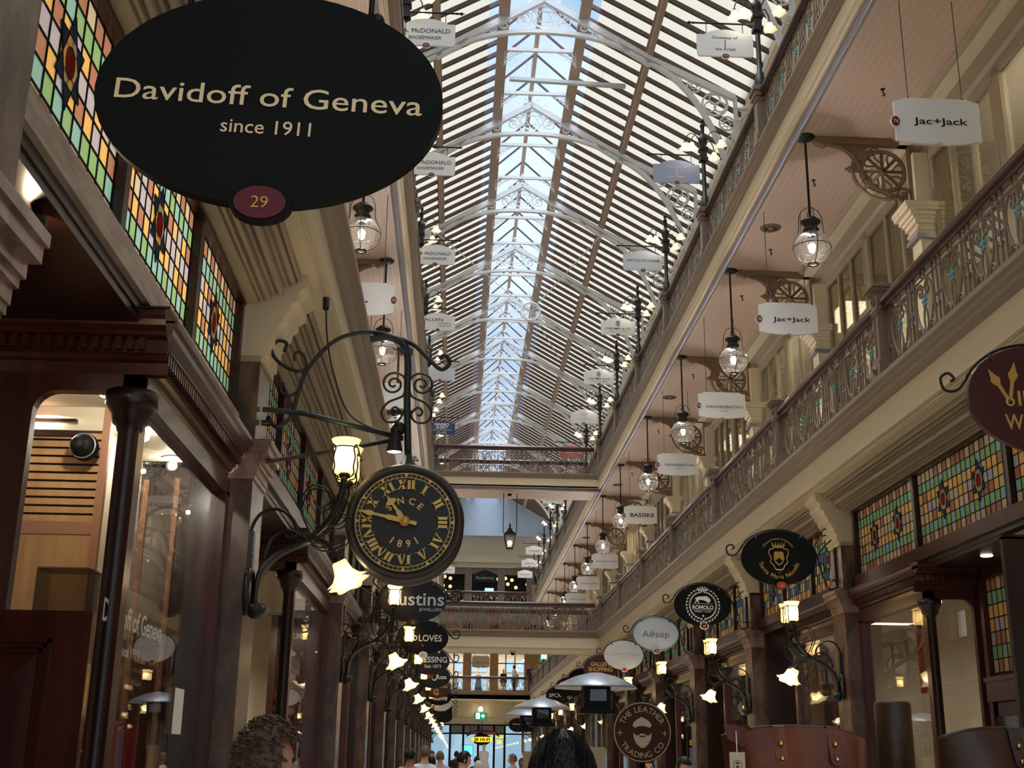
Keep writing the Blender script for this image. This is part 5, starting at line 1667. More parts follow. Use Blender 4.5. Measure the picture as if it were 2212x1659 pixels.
m = MB(); m.prism(circ(-0.06, 0.02, 0.06, 18), -0.027, -0.021); m.build('round_badge', MAROON, t)
m = MB(); m.tube(xz(bez((-0.02, -0.03), (0.0, -0.1), (0.08, -0.1), (0.09, 0.04)), -0.024), 0.014, 5); m.build('smile', WHITE, t)
t = lsign(4, 'maroon oval sign with gold capitals on the left', MAROOND)
letters(t, [('GOLD', -0.16, 0.06, 0.1, 0.22, 0.02), ('RING', 0.16, 0.06, 0.1, 0.24, 0.02), ('G', 0.0, -0.1, 0.14, None, 0.03)], GOLD)
t = lsign(5, 'black oval sign with white brush mark on the left', BLACKM)
letters(t, [('Kuve', 0.06, -0.03, 0.14, 0.4, 0.03, 0.3)], WHITE)
t = lsign(6, 'white oval sign on the left, half hidden by black ones', SIGNW)
letters(t, [('ANNI', 0.12, 0.03, 0.1, 0.34, 0.0), ('jewellery', 0.12, -0.06, 0.03, 0.3, 0.0)], M('slate_ink', (80, 96, 130), 0.5))
t = lsign(7, 'black oval sign on the left with a tiny white ring', BLACKM)
m = MB(); m.tube(xz(circ(0.1, -0.02, 0.05, 14), -0.024), 0.014, 5, closed=True); m.build('ring_emblem', WHITE, t)
lsign(8, 'black oval sign, last but one on the left', BLACKM); lsign(9, 'black oval sign, last on the left', BLACK)

# ================================================================== the hanging clock
CY = 7.36
t = E('hanging_clock', 'round black two-sided clock with gold Roman numerals hung from scrollwork', 'clock', (-0.343, CY, 2.98))
m = MB()
Ty = Matrix.Rotation(-pi/2, 4, 'X')      # lathe axis z -> y
prof = [(0.0, 0.30), (0.29, 0.30), (0.345, 0.29), (0.362, 0.27), (0.362, 0.24), (0.335, 0.21), (0.328, 0.2), (0.328, 0.1), (0.335, 0.085), (0.362, 0.06), (0.365, 0.03), (0.35, 0.005), (0.335, 0.0), (0.32, 0.01), (0.313, 0.03), (0.0, 0.03)]
m.lathe([(r, z) for r, z in prof], (0, 0, 0), 56, T=Matrix.Rotation(-pi/2, 4, 'X') @ Matrix.Scale(-1, 4, (0, 0, 1)) if False else Matrix(((1, 0, 0, 0), (0, 0, 1, 0), (0, 1, 0, 0), (0, 0, 0, 1))))
m.build('case', M('clock_case', (52, 44, 38), 0.35), t)
m = MB(); m.prism(circ(0, 0, 0.312, 56), 0.024, 0.029); m.build('dial', M('clock_dial', (30, 29, 27), 0.5), t)
m = MB()
m.tube(xz(circ(0, 0, 0.302, 60), 0.022), 0.0035, 4, closed=True); m.tube(xz(circ(0, 0, 0.278, 60), 0.022), 0.003, 4, closed=True)
for i in range(60):
    a_ = i*pi/30
    if i % 5 == 0:
        m.prism([(0.302*sin(a_-0.05), 0.302*cos(a_-0.05)), (0.302*sin(a_+0.05), 0.302*cos(a_+0.05)), (0.276*sin(a_), 0.276*cos(a_))], 0.018, 0.0235)
    else:
        m.tube(xz([(0.278*sin(a_), 0.278*cos(a_)), (0.302*sin(a_), 0.302*cos(a_))], 0.022), 0.002, 4)
m.build('minute_track', GOLD, t)
def stroke_I(x): return [[(x-0.011, 0.0), (x+0.011, 0.0), (x+0.011, 0.078), (x-0.011, 0.078)], [(x-0.02, 0.0), (x+0.02, 0.0), (x+0.02, 0.006), (x-0.02, 0.006)], [(x-0.02, 0.072), (x+0.02, 0.072), (x+0.02, 0.078), (x-0.02, 0.078)]]
def stroke_V(x): return [[(x-0.034, 0.078), (x-0.008, 0.078), (x+0.008, 0.0), (x-0.003, 0.0)], [(x+0.024, 0.078), (x+0.034, 0.078), (x+0.006, 0.0), (x-0.001, 0.0)], [(x-0.044, 0.072), (x+0.0, 0.072), (x+0.0, 0.078), (x-0.044, 0.078)], [(x+0.014, 0.072), (x+0.044, 0.072), (x+0.044, 0.078), (x+0.014, 0.078)]]
def stroke_X(x): return [[(x-0.034, 0.078), (x-0.01, 0.078), (x+0.034, 0.0), (x+0.01, 0.0)], [(x+0.024, 0.078), (x+0.034, 0.078), (x-0.022, 0.0), (x-0.034, 0.0)], [(x-0.042, 0.072), (x+0.0, 0.072), (x+0.0, 0.078), (x-0.042, 0.078)], [(x-0.042, 0), (x-0.012, 0), (x-0.012, 0.006), (x-0.042, 0.006)], [(x+0.002, 0), (x+0.042, 0), (x+0.042, 0.006), (x+0.002, 0.006)], [(x+0.014, 0.072), (x+0.042, 0.072), (x+0.042, 0.078), (x+0.014, 0.078)]]
wd_ = {'I': 0.032, 'V': 0.078, 'X': 0.078}
m = MB()
for i, num in enumerate(('XII', 'I', 'II', 'III', 'IV', 'V', 'VI', 'VII', 'VIII', 'IX', 'X', 'XI')):
    a_ = i*pi/6
    flip = 4 <= i <= 8
    W_ = sum(wd_[c] for c in num)
    x = -W_/2
    for c in num:
        xx = x + wd_[c]/2; x += wd_[c]
        for poly in {'I': stroke_I, 'V': stroke_V, 'X': stroke_X}[c](xx):
            out = []
            for u, v in poly:
                v = (v-0.039)*0.86; u *= 0.8
                if flip: u, v = -u, -v
                R_ = 0.232 + v
                out.append((R_*sin(a_) + u*cos(a_), R_*cos(a_) - u*sin(a_)))
            m.prism(out, 0.017, 0.0235)
m.build('numerals', GOLD, t)
m = MB()
m.arc_text('SINCE', 0, 0, 0.135, 0.042, 0.021, -58, 52, bold=0.02)
for i, c_ in enumerate('1891'):
    an = radians(180 + 33 - i*22)
    m.text(c_, 0.135*sin(an), 0.135*cos(an), 0.044, 0.021, bold=0.025, rot=pi-an)
m.build('lettering', GOLD, t)
def hand(ang, L, y, w, tail, blob):
    m = MB(); a_ = radians(ang); d = Vector((sin(a_), cos(a_))); n = Vector((d.y, -d.x))
    pts = [(-tail, 0.012), (-tail*0.7, 0.012), (-tail*0.3, 0.009), (0, 0.014), (L*0.35, w), (L*0.42, w*0.55), (L*0.66, w*0.5), (L*0.70, blob), (L*0.78, blob*1.05), (L*0.86, w*0.5), (L, 0.001)]
    P = [d*u+n*v for u, v in pts] + [d*u-n*v for u, v in pts[::-1]]
    m.prism([(v.x, v.y) for v in P], y, y+0.006)
    return m
hand(323.5, 0.195, -0.004, 0.016, 0.0, 0.032).build('hour_hand', GOLD, t)
hand(282, 0.295, -0.016, 0.016, 0.075, 0.016).build('minute_hand', GOLD, t)
m = MB(); m.lathe([(0, -0.02), (0.03, -0.02), (0.034, 0.0), (0.03, 0.02)], (0, 0, 0), 18, T=Matrix(((1, 0, 0, 0), (0, 0, 1, 0), (0, 1, 0, 0), (0, 0, 0, 1)))); m.build('hub', GOLD, t)
m = MB(); m.lathe([(0.07, 0.36), (0.05, 0.39), (0.03, 0.43), (0.022, 0.46)], (0, 0.15, 0), 12); m.build('neck', IRONP, t)
# bracket of scrolls carrying the clock
t = E('clock_bracket', 'black wrought scroll bracket carrying the round clock', 'bracket', (0, CY+0.15, 0))
m = MB()
m.tube(xz(crv([(-1.23, 3.60), (-1.24, 3.66), (-1.19, 3.60), (-1.1, 3.66), (-1.06, 3.84), (-1.01, 3.99), (-0.84, 4.19), (-0.61, 4.25), (-0.37, 4.19), (-0.25, 4.09), (-0.16, 4.01), (-0.11, 4.03), (-0.10, 4.07), (-0.13, 4.105), (-0.165, 4.08)], 6)), 0.014, 6)
m.tube(xz(crv([(-1.01, 3.99), (-1.08, 3.97), (-1.19, 4.02), (-1.25, 4.1), (-1.22, 4.17), (-1.16, 4.16), (-1.17, 4.1)], 6)), 0.012, 6)
m.tube(xz(crv([(-1.01, 3.99), (-1.05, 4.09), (-1.1, 4.09), (-1.1, 4.04)], 6)), 0.01, 6)
m.tube(xz(crv([(-1.06, 3.84), (-1.12, 3.8), (-1.18, 3.84), (-1.16, 3.89)], 6)), 0.01, 6)
m.tube(xz([(-1.28, 3.62), (-1.22, 3.62)]), 0.02, 6); m.tube(xz([(-1.28, 4.1), (-1.24, 4.1)]), 0.02, 6)
m.build('scroll_arm', IRONP, t)
m = MB()
m.tube(xz(crv([(-0.62, 4.2), (-0.5, 4.22), (-0.4, 4.17), (-0.37, 4.05), (-0.365, 3.8), (-0.345, 3.44)], 6)), 0.024, 8)
m.box(-0.42, -0.34, -0.02, 0.02, 4.1, 4.14)
m.tube(xz([(-1.28, 3.71), (-1.02, 3.69), (-0.38, 3.54)]), 0.018, 6)
m.tube(xz([(-1.28, 3.36), (-0.9, 3.43), (-0.38, 3.54)]), 0.014, 6)
m.build('pole', IRONP, t)
m = MB()
for q in (1, -1):
    x0 = -0.365
    m.tube(xz([(x0+q*a_, b_) for a_, b_ in spiral(0.09, 3.9, 0.085, 0.012, pi, -1.9 if True else 1, 30)]), 0.008, 5)
    m.tube(xz([(x0+q*a_, b_) for a_, b_ in crv([(0.012, 3.88), (0.03, 3.82), (0.12, 3.775), (0.16, 3.71), (0.13, 3.65), (0.06, 3.65), (0.03, 3.7), (0.07, 3.745), (0.1, 3.72), (0.085, 3.69), (0.07, 3.7)], 6)]), 0.008, 5)
m.build('scrolls', IRONP, t)
m = MB(); m.tube(crv([(-0.92, 0.0, 4.42), (-0.9, 0.02, 4.2), (-0.85, 0.0, 3.98), (-0.75, 0.01, 3.72), (-0.62, 0, 3.62), (-0.5, 0.01, 3.58), (-0.4, 0.0, 3.5)], 5), 0.006, 5); m.lathe([(0.02, 0), (0.025, 0.08), (0, 0.08)], (-0.92, 0, 4.4), 8)
m.build('cable', IRON, t)
t = E('bracket_spotlight', 'small black spotlight on the pole above the clock', 'spotlight', (-0.43, CY+0.12, 3.5))
m = MB(); m.lathe([(0, 0.1), (0.03, 0.095), (0.035, 0.03), (0.05, -0.04), (0.05, -0.06)], (0, 0, 0), 14); m.ball((0.02, 0.02, 0.1), 0.045, 10)
m.build('head', IRON, t)
MB().lathe([(0, -0.058), (0.045, -0.055)], (0, 0, 0), 14).build('lens', DOWN, t)
# ================================================================== tobacconist window, nearest left
struct('ceiling_near_shop', MB().box(-4.0, -1.52, 5.2, 7.4, 3.33, 3.36), ROOMW)
m = MB()
m.box(-2.3, -1.84, 6.2, 6.25, 0, 3.33)
m.box(-3.9, -2.3, 6.2, 6.25, 0, 3.33)
struct('wall_near_shop', m, ROOMW)
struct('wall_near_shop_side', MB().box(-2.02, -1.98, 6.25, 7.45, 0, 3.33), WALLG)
t = E('slat_panel', 'oak slatted wall panel with dark gaps behind the nearest left window', 'panel', (-2.06, 6.19, 0))
m = MB()
for i in range(11):
    z = 2.72+i*0.043
    m.box(-0.25, 0.21, -0.02, 0.0, z, z+0.031)
m.build('slats', OAK, t)
MB().box(-0.25, 0.21, -0.005, 0.005, 2.70, 3.2).build('backing', DARKR, t)
MB().box(-0.25, 0.21, -0.015, 0.0, 2.0, 2.66).build('lower_board', OAK, t)
MB().box(-0.25, 0.21, -0.02, 0.0, 2.655, 2.72).build('rail', COPPER, t)
t = E('oak_edge_strip', 'copper-toned timber edge strip beside the slatted panel', 'trim strip', (-1.84, 6.17, 0))
MB().box(-0.02, 0.02, -0.02, 0.02, 1.0, 3.32).build('strip', COPPER, t)
for i, (x, y, z) in enumerate(((-1.80, 6.9, 3.1), (-1.72, 7.3, 3.2))):
    t = E('copper_strip', 'thin copper upright in the nearest left window, %s' % ('nearer' if i == 0 else 'farther'), 'trim strip', (x, y, 0))
    MB().box(-0.015, 0.015, -0.015, 0.015, 0.9, z).build('strip', COPPER, t)
for i, z in enumerate((3.245, 3.17, 3.255)):
    if i == 2: continue
    t = E('wall_shelf_strip', 'short dark wooden strip on the white wall above the slats, %s' % ('upper', 'lower')[i], 'shelf', (-2.16 - 0.03*i, 6.185, z))
    MB().box(-0.14, 0.16+0.06*i, -0.03, 0.0, -0.009, 0.009).build('board', WOODD, t)
t = E('wall_speaker', 'round black wall speaker on the oak slats', 'speaker', (-1.925, 6.1, 3.09))
m = MB(); m.ball((0, 0, 0), 0.072, 18, sc=(1, 0.9, 1)); m.tube([(0, 0.03, 0), (0, 0.08, 0)], 0.02, 8)
m.build('housing', BLACK, t)
MB().tube([(0.062*cos(a*pi/12), -0.03, 0.062*sin(a*pi/12)) for a in range(24)], 0.006, 5, closed=True).build('ring', STEEL, t)
MB().lathe([(0, 0), (0.035, 0.0), (0.04, 0.02)], (0, 0, 0), 16, T=Matrix.Translation((-0.02, -0.07, 0)) @ Matrix.Rotation(-pi/2, 4, 'X')).build('cone', BLACKM, t)
dn = E('ceiling_downlight', 'round white downlight in the nearest left shop ceiling, first of three', 'downlight', (-1.75, 5.62, 3.33), group='downlights of the near shop')
MB().lathe([(0.06, -0.004), (0.075, -0.01), (0.082, 0.0)], (0, 0, 0), 24).build('rim', WHITE, dn)
MB().lathe([(0, -0.006), (0.062, -0.005)], (0, 0, 0), 24).build('lens', DOWN, dn)
lamp('downlight_light', (0, 0, -0.05), 7, (1, 0.9, 0.72), 0.03, dn)
dup(dn, (-1.75, 6.6, 3.33), 'round white downlight in the nearest left shop ceiling, second of three')
dup(dn, (-1.75, 7.3, 3.33), 'round white downlight in the nearest left shop ceiling, third of three')
t = E('glass_cabinet', 'tall glass cabinet in front of the oak panel, nearest left window', 'cabinet', (-1.86, 5.9, 0))
m = MB(); m.box(-0.12, 0.12, -0.1, 0.1, 0, 2.0); m.build('base', WALLG, t)
m = MB()
for x in (-0.12, 0.12): m.box(x-0.003, x+0.003, -0.1, 0.1, 2.0, 2.43)
m.box(-0.12, 0.12, -0.1, -0.095, 2.0, 2.43); m.build('glass', GUP, t)
m = MB(); m.box(-0.122, 0.122, -0.102, 0.102, 2.43, 2.436); m.build('top_edge', STEEL, t)
t = E('humidor_box', 'red lacquered box with gold handle in the nearest left window', 'box', (-1.66, 6.0, 0))
MB().box(-0.16, 0.13, -0.1, 0.2, 1.3, 1.735).build('body', RED, t)
m = MB(); m.tube(xz(crv([(-0.085, 1.66), (-0.08, 1.62), (-0.05, 1.605), (0.0, 1.60), (0.04, 1.605), (0.065, 1.62), (0.07, 1.66)], 5), -0.115), 0.008, 6)
for x in (-0.085, 0.07): m.box(x-0.014, x+0.014, -0.12, -0.1, 1.652, 1.672)
m.build('handle', BRASS, t)
t = E('display_table', 'red covered display plinth inside the nearest left window', 'plinth', (-1.66, 6.05, 0))
MB().box(-0.2, 0.17, -0.14, 0.24, 0, 1.3).build('top', M('red_cloth', (128, 20, 24), 0.7), t)
tag(MB().box(-1.452, -1.449, 6.53, 6.74, 1.70, 1.93).build('paper_notice', PAPER), 'blank white paper notice stuck inside the nearest left window', 'notice')
m = MB()
m.text('Davidoff of Geneva', 5.62, 2.17, 0.095, -1.455, w=1.04, bold=0.015, plane='yz')
m.text('since 1911', 5.56, 2.03, 0.045, -1.455, w=0.34, bold=0.01, plane='yz')
tag(m.build('window_lettering', SIGNW), 'white name lettered across the glass of the nearest left window', 'lettering')
# open door leaf at the lower left
t = E('panelled_door', 'open dark mahogany door with raised panel at the lower left', 'door', (-1.29, 4.42, 0))
W_ = 0.86
m = MB()
m.box(-W_, 0, -0.022, 0.022, 0.02, 0.5); m.box(-W_, 0, -0.022, 0.022, 1.98, 2.08); m.box(-0.13, 0, -0.022, 0.022, 0.5, 1.98); m.box(-W_, -W_+0.1, -0.022, 0.022, 0.5, 1.98)
m.build('leaf', WOOD, t)
m = MB()
x0, x1, z0, z1 = -W_+0.1, -0.13, 0.5, 1.98
for d, y in ((0.0, -0.03), (0.015, -0.022), (0.03, -0.014)):
    m.box(x0+d, x1-d, y, 0.01, z1-d-0.014, z1-d); m.box(x1-d-0.014, x1-d, y, 0.01, z0, z1-d); m.box(x0+d, x0+d+0.014, y, 0.01, z0, z1-d)
m.build('moulding', WOOD, t)
m = MB()
b_ = 0.05; c_ = 0.16
V = [(x0+b_, -0.004, z0), (x1-b_, -0.004, z0), (x1-b_, -0.004, z1-b_), (x0+b_, -0.004, z1-b_), (x0+c_, -0.02, z0), (x1-c_, -0.02, z0), (x1-c_, -0.02, z1-c_), (x0+c_, -0.02, z1-c_)]
m.add(V, [(4, 5, 6, 7), (0, 4, 7, 3), (3, 7, 6, 2), (5, 1, 2, 6)])
m.box(x0, x1, 0.0, 0.01, z0, z1)
m.build('raised_panel', WOOD, t)
MB().box(-0.002, 0.002, -0.012, 0.012, 1.72, 1.9).build('lock_plate', BRASS, t)
# warm spot under the entry soffit
t = E('entry_spotlight', 'glowing round spotlight under the dark entry ceiling at upper left', 'spotlight', (-1.485, 3.9, 3.36))
T = Matrix.Rotation(0.9, 4, 'Y')
m = MB(); m.lathe([(0.0, 0.03), (0.02, 0.028), (0.04, 0.008), (0.042, 0.0)], (0, 0, 0), 18, T=T); m.tube([(0, 0, 0.02), (-0.02, 0, 0.05)], 0.008, 6)
m.build('holder', IRON, t)
MB().lathe([(0, -0.006), (0.036, -0.004), (0.04, 0.002)], (0, 0, 0), 18, T=T).build('lens', DOWN, t)
lamp('spot_glow', (-0.03, 0, -0.03), 2.0, (1, 0.8, 0.5), 0.015, t)

# right near window: banner, notice, lettering
t = E('window_banner', 'narrow red hanging banner with gold edge inside the right shop window', 'banner', (4.82, 12.68, 2.3))
MB().box(-0.005, 0.005, -0.09, 0.09, 0.0, 0.72).build('cloth', RED, t)
m = MB()
for y in (-0.09, 0.09): m.box(-0.007, 0.007, y-0.006, y+0.006, 0, 0.72)
m.build('gold_edge', GOLD, t)
tag(MB().box(4.78, 4.785, 11.4, 11.58, 2.76, 3.0).build('paper_notice', PAPER), 'blank white card inside the right corner window', 'notice')
m = MB(); m.text('WATCH CO', 12.2, 1.93, 0.1, 4.515, w=0.95, plane='yz', mir=True)
tag(m.build('window_lettering', STEELG), 'grey capitals lettered low on the right shop window', 'lettering')
t = E('gold_blind', 'gold patterned blind in the narrow window behind the right wall lamp', 'blind', (4.95, 17.0, 1.5))
MB().box(-0.01, 0.01, -0.32, 0.32, 0.0, 1.6).build('fabric', M('gold_pattern', (150, 104, 44), 0.5, c2=(92, 58, 22), scale=22, detail=3, lo=0.46, hi=0.54), t)
tag(MB().box(4.312, 4.335, 36.05, 36.4, 2.2, 2.6).build('fire_sign', M('fire_red', (176, 40, 40), 0.5)), 'small red fire equipment sign with a white mark on a far right pilaster', 'sign')
o = MB().box(4.306, 4.312, 36.17, 36.27, 2.28, 2.5).build('white_mark', WHITE, bpy.data.objects['fire_sign'])

# ================================================================== patio heaters
def heater(label, loc, box=True):
    t = E('patio_heater', label, 'patio heater', loc, group='patio heaters')
    m = MB(); m.lathe([(0.0, 2.43), (0.06, 2.425), (0.2, 2.39), (0.34, 2.33), (0.4, 2.29), (0.41, 2.275), (0.4, 2.275), (0.34, 2.31), (0.0, 2.38)], (0, 0, 0), 40)
    m.build('cap', STEEL, t)
    m = MB(); m.box(-0.13, 0.13, -0.13, 0.13, 2.08, 2.33); m.box(-0.17, 0.17, -0.17, 0.17, 2.03, 2.08)
    m.build('burner', BLACKM, t)
    MB().box(-0.07, 0.09, -0.134, -0.13, 2.15, 2.26).build('burner_window', GPANE, t)
    m = MB(); m.box(-0.09, 0.09, -0.09, 0.09, 1.66, 1.72); m.box(-0.075, 0.075, -0.075, 0.075, 0.25, 1.66)
    for x in (-0.085, 0.085):
        for y in (-0.085, 0.085):
            m.tube([(x, y, 1.7), (x, y, 2.04)], 0.014, 6)
    m.build('pole', M('bronze_pole', (160, 134, 100), 0.3, 0.3), t)
    MB().lathe([(0.065, 1.72), (0.065, 2.03)], (0, 0, 0), 20).build('glass_tube', GPANE, t)
    m = MB(); m.lathe([(0.0, 0.0), (0.27, 0.0), (0.27, 0.06), (0.2, 0.12), (0.14, 0.2), (0.1, 0.26)], (0, 0, 0), 24); m.build('base', BLACKM, t)
    return t
h = heater('steel-capped patio heater, nearest and largest of three', (1.375, 12.3, -0.02)); h.location.z = 0
dup(h, (1.2, 17.6, 0), 'steel-capped patio heater, middle of three')
dup(h, (1.2, 20.9, 0), 'steel-capped patio heater, farthest and lowest of three')

# ================================================================== leather stall in front
t = E('display_stand', 'wooden market stand carrying the leather goods', 'stand', (1.25, 3.85, 0))
m = MB()
m.box(-0.72, 0.75, -0.6, 0.85, 1.33, 1.37); m.build('shelf', WOODD, t)
for x in (-0.68, 0.7):
    for y in (-0.55, 0.8):
        MB().box(x-0.03, x+0.03, y-0.03, y+0.03, 0, 1.33).build('leg', WOODD, t)
def tote(label, loc, w, h, mat, strap_x, rz=0.0):
    t = E('leather_bag', label, 'bag', loc, rz, group='leather bags')
    m = MB()
    nx, nz = 14, 8
    V = []; F = []
    for side in (1, -1):
        for j in range(nz+1):
            for i in range(nx+1):
                u, v = i/nx, j/nz
                x = (u-0.5)*w*(0.86+0.14*v)
                d = 0.09*(1-v*0.75)*(1-abs(2*u-1)**4)+0.006
                y = -side*d*1.0 + 0.012*sin(u*9+v*3)*v
                z = v*h + 0.010*sin(u*pi*1.0)*v - 0.02*v*(abs(2*u-1)**3)
                V.append((x, y, z))
    n1 = (nx+1)*(nz+1)
    for s in range(2):
        for j in range(nz):
            for i in range(nx):
                a_ = s*n1+j*(nx+1)+i
                F.append((a_, a_+1, a_+nx+2, a_+nx+1))
    for j in range(nz):
        for i in (0, nx):
            a_ = j*(nx+1)+i
            F.append((a_, a_+nx+1, n1+a_+nx+1, n1+a_))
    for i in range(nx):
        F.append((i, i+1, n1+i+1, n1+i))
    m.add(V, F, 0, True)
    m.build('body', mat, t)
    m = MB(); m.tube([((i/nx-0.5)*w, 0.012*sin(i/nx*9+3), h+0.010*sin(i/nx*pi)-0.02*abs(2*i/nx-1)**3) for i in range(nx+1)], 0.007, 6); m.build('rim_binding', LEATHD, t)
    for x in strap_x:
        m = MB()
        P = crv([(0.02, h-0.03), (0.012, h+0.006), (-0.008, h+0.014), (-0.022, h+0.006), (-0.034, h-0.03), (-0.052, h-0.075)], 4)
        for i in range(len(P)-1):
            for dx0, dx1 in ((-0.017, 0.017),):
                m.add([(x+dx0, P[i][0], P[i][1]), (x+dx1, P[i][0], P[i][1]), (x+dx1, P[i+1][0], P[i+1][1]), (x+dx0, P[i+1][0], P[i+1][1]), (x+dx0, P[i][0]-0.005, P[i][1]), (x+dx1, P[i][0]-0.005, P[i][1]), (x+dx1, P[i+1][0]-0.005, P[i+1][1]), (x+dx0, P[i+1][0]-0.005, P[i+1][1])], [(0, 1, 2, 3), (4, 5, 6, 7), (0, 3, 7, 4), (1, 2, 6, 5)])
        m.prism([(x+0.017*cos(a_*pi/8), h-0.075+0.017*sin(a_*pi/8)) for a_ in range(8, 17)], -0.056, -0.05)
        s = m.build('strap', mat, t)
        m = MB()
        for z, y in ((h-0.035, -0.05), (h-0.075, -0.06)):
            m.ball((x, y, z), 0.0068, 10, sc=(1, 0.6, 1))
        m.build('rivet', BRASS, s)
    return t
tb_ = tote('large glossy brown leather tote with two riveted straps and a paper tag', (0.945, 3.5, 1.37), 0.40, 0.315, LEATH, (-0.045, 0.105), -0.05)
m = MB()
m.add([(-0.20, -0.03, 0.33), (-0.13, -0.04, 0.325), (-0.10, -0.02, 0.30), (-0.15, -0.05, 0.27), (-0.19, -0.045, 0.29)], [(0, 1, 2), (0, 2, 3), (0, 3, 4)], 0, True)
m.build('flap', LEATH, tb_)
tg = E('paper_tag', 'cream paper swing tag with a round stamp hanging on the leather tote', 'tag', (0.765, 3.415, 1.66))
MB().tube([(0, 0, 0.02), (0.0, -0.002, -0.04)], 0.0015, 4).build('string', PAPER, tg)
MB().box(-0.021, 0.021, -0.003, 0.0, -0.18, -0.035).build('card', M('tag_card', (196, 176, 148), 0.7), tg)
m = MB(); m.tube(xz(circ(0, -0.068, 0.012, 18), -0.0035), 0.0008, 4, closed=True); m.box(-0.005, 0.005, -0.004, -0.003, -0.066, -0.061); m.box(-0.004, 0.004, -0.004, -0.003, -0.076, -0.07)
for z in (-0.1, -0.11, -0.12): m.box(-0.012, 0.014, -0.004, -0.003, z, z+0.0015)
m.build('stamp', LEATHD, tg)
tote('darker brown leather tote cut by the right picture edge', (1.49, 3.38, 1.37), 0.36, 0.315, LEATHD, (0.02,), 0.02)
t = E('leather_roll', 'upright dark brown leather cylinder between the two totes', 'case', (1.31, 3.72, 1.37))
m = MB(); m.lathe([(0, 0.0), (0.054, 0.0), (0.054, 0.40), (0.050, 0.408), (0, 0.408)], (0, 0, 0), 28); m.build('body', LEATHD, t)
MB().lathe([(0.0555, 0.06), (0.0555, 0.07)], (0, 0, 0), 28).build('stitched_band', LEATH, t)
t = E('mirror_stand', 'dark framed counter mirror at the lower right corner', 'mirror', (1.6, 3.2, 1.37))
m = MB(); m.box(-0.07, 0.12, -0.01, 0.01, 0.285, 0.305); m.box(-0.07, -0.035, -0.01, 0.01, 0, 0.29); m.build('frame', BLACKM, t)
MB().box(-0.035, 0.12, -0.002, 0.004, 0.0, 0.285).build('mirror_glass', STEEL, t)
t = E('round_leather_sign', 'round brown leather sign with tan beret and beard emblem on a post', 'sign', (0.683, 4.6, 1.7))
T = Matrix(((1, 0, 0, 0), (0, 0, 1, 0), (0, 1, 0, 0), (0, 0, 0, 1)))
R_ = 0.107
MB().prism(circ(0, 0, R_, 56), -0.006, 0.006).build('disc', LEATHS, t)
m = MB(); m.tube(xz(circ(0, 0, R_*0.965, 56), -0.006), 0.0022, 4, closed=True); m.build('ring', TAN, t)
m = MB()
m.arc_text('THE LEATHER', 0, 0, R_*0.76, 0.021, -0.0072, -68, 68, bold=0.0)
m.bottom_arc('TRADING CO', 0, 0, R_*0.76, 0.021, -0.0072, 124)
for q in (1, -1):
    for a_ in (0, pi/2):
        u, v = (1, 0) if a_ == 0 else (0, 1)
        x = q*R_*0.77
        m.prism([(x-0.010*u-0.0012*v, -0.004-0.010*v-0.0012*u), (x+0.010*u-0.0012*v, -0.004+0.010*v-0.0012*u), (x+0.010*u+0.0012*v, -0.004+0.010*v+0.0012*u), (x-0.010*u+0.0012*v, -0.004-0.010*v+0.0012*u)], -0.0078, -0.006)
m.build('lettering', TAN, t)
m = MB()
m.prism([(x*R_, z*R_) for x, z in [(-0.33, 0.2), (-0.3, 0.3), (-0.2, 0.4), (-0.06, 0.47), (-0.02, 0.5), (0.03, 0.47), (0.18, 0.4), (0.29, 0.3), (0.32, 0.2), (0.26, 0.14), (0.15, 0.18), (0.0, 0.2), (-0.15, 0.18), (-0.25, 0.13)]], -0.008, -0.006)
m.build('beret', TAN, t)
m = MB()
m.prism([(x*R_, z*R_) for x, z in [(-0.31, -0.02), (-0.25, -0.1), (-0.12, -0.12), (-0.07, -0.06), (0.0, -0.05), (0.07, -0.06), (0.12, -0.12), (0.25, -0.1), (0.31, -0.02), (0.3, -0.22), (0.2, -0.4), (0.06, -0.52), (-0.06, -0.52), (-0.2, -0.4), (-0.3, -0.22)]], -0.008, -0.006)
m.prism([(x*R_, z*R_) for x, z in [(-0.12, -0.17), (-0.08, -0.12), (0.08, -0.12), (0.12, -0.17)]], -0.0086, -0.008, 1)
m.build('beard', [TAN, LEATHS], t)
m = MB(); m.tube([(0, 0.01, -R_+0.005), (0, 0.01, -0.33)], 0.012, 8); m.lathe([(0, -0.33), (0.06, -0.33), (0.06, -0.315), (0, -0.31)], (0, 0.01, 0), 18); m.build('post', BLACKM, t)

# ================================================================== the far end
t = E('hanging_lantern', 'four-sided black street lantern hung on two rods from the upper bridge', 'lantern', (1.48, 36.1, 7.6))
m = MB()
for q in (-0.2, 0.2): m.tube([(q, 0, 0.45), (q, 0, 1.7)], 0.012, 6)
m.build('rod', IRON, t)
m = MB(); m.lathe([(0.26, 0.40), (0.25, 0.44), (0.12, 0.52), (0.09, 0.56), (0.1, 0.6), (0.05, 0.61), (0.03, 0.66), (0.045, 0.7), (0.0, 0.8)], (0, 0, 0), 4, smooth=False, T=Matrix.Rotation(pi/4, 4, 'Z')); m.build('roof', IRON, t)
m = MB()
for a_ in range(4):
    c, s_ = cos(a_*pi/2+pi/4), sin(a_*pi/2+pi/4)
    m.tube([(0.24*c, 0.24*s_, 0.41), (0.13*c, 0.13*s_, 0.02)], 0.012, 5)
m.box(-0.1, 0.1, -0.1, 0.1, -0.02, 0.03); m.build('frame', IRON, t)
m = MB(); m.lathe([(0.235, 0.4), (0.125, 0.03)], (0, 0, 0), 4, smooth=False, T=Matrix.Rotation(pi/4, 4, 'Z')); m.build('pane', GUP, t)
MB().ball((0, 0, 0.18), 0.07, 12).build('bulb', BULBW, t)
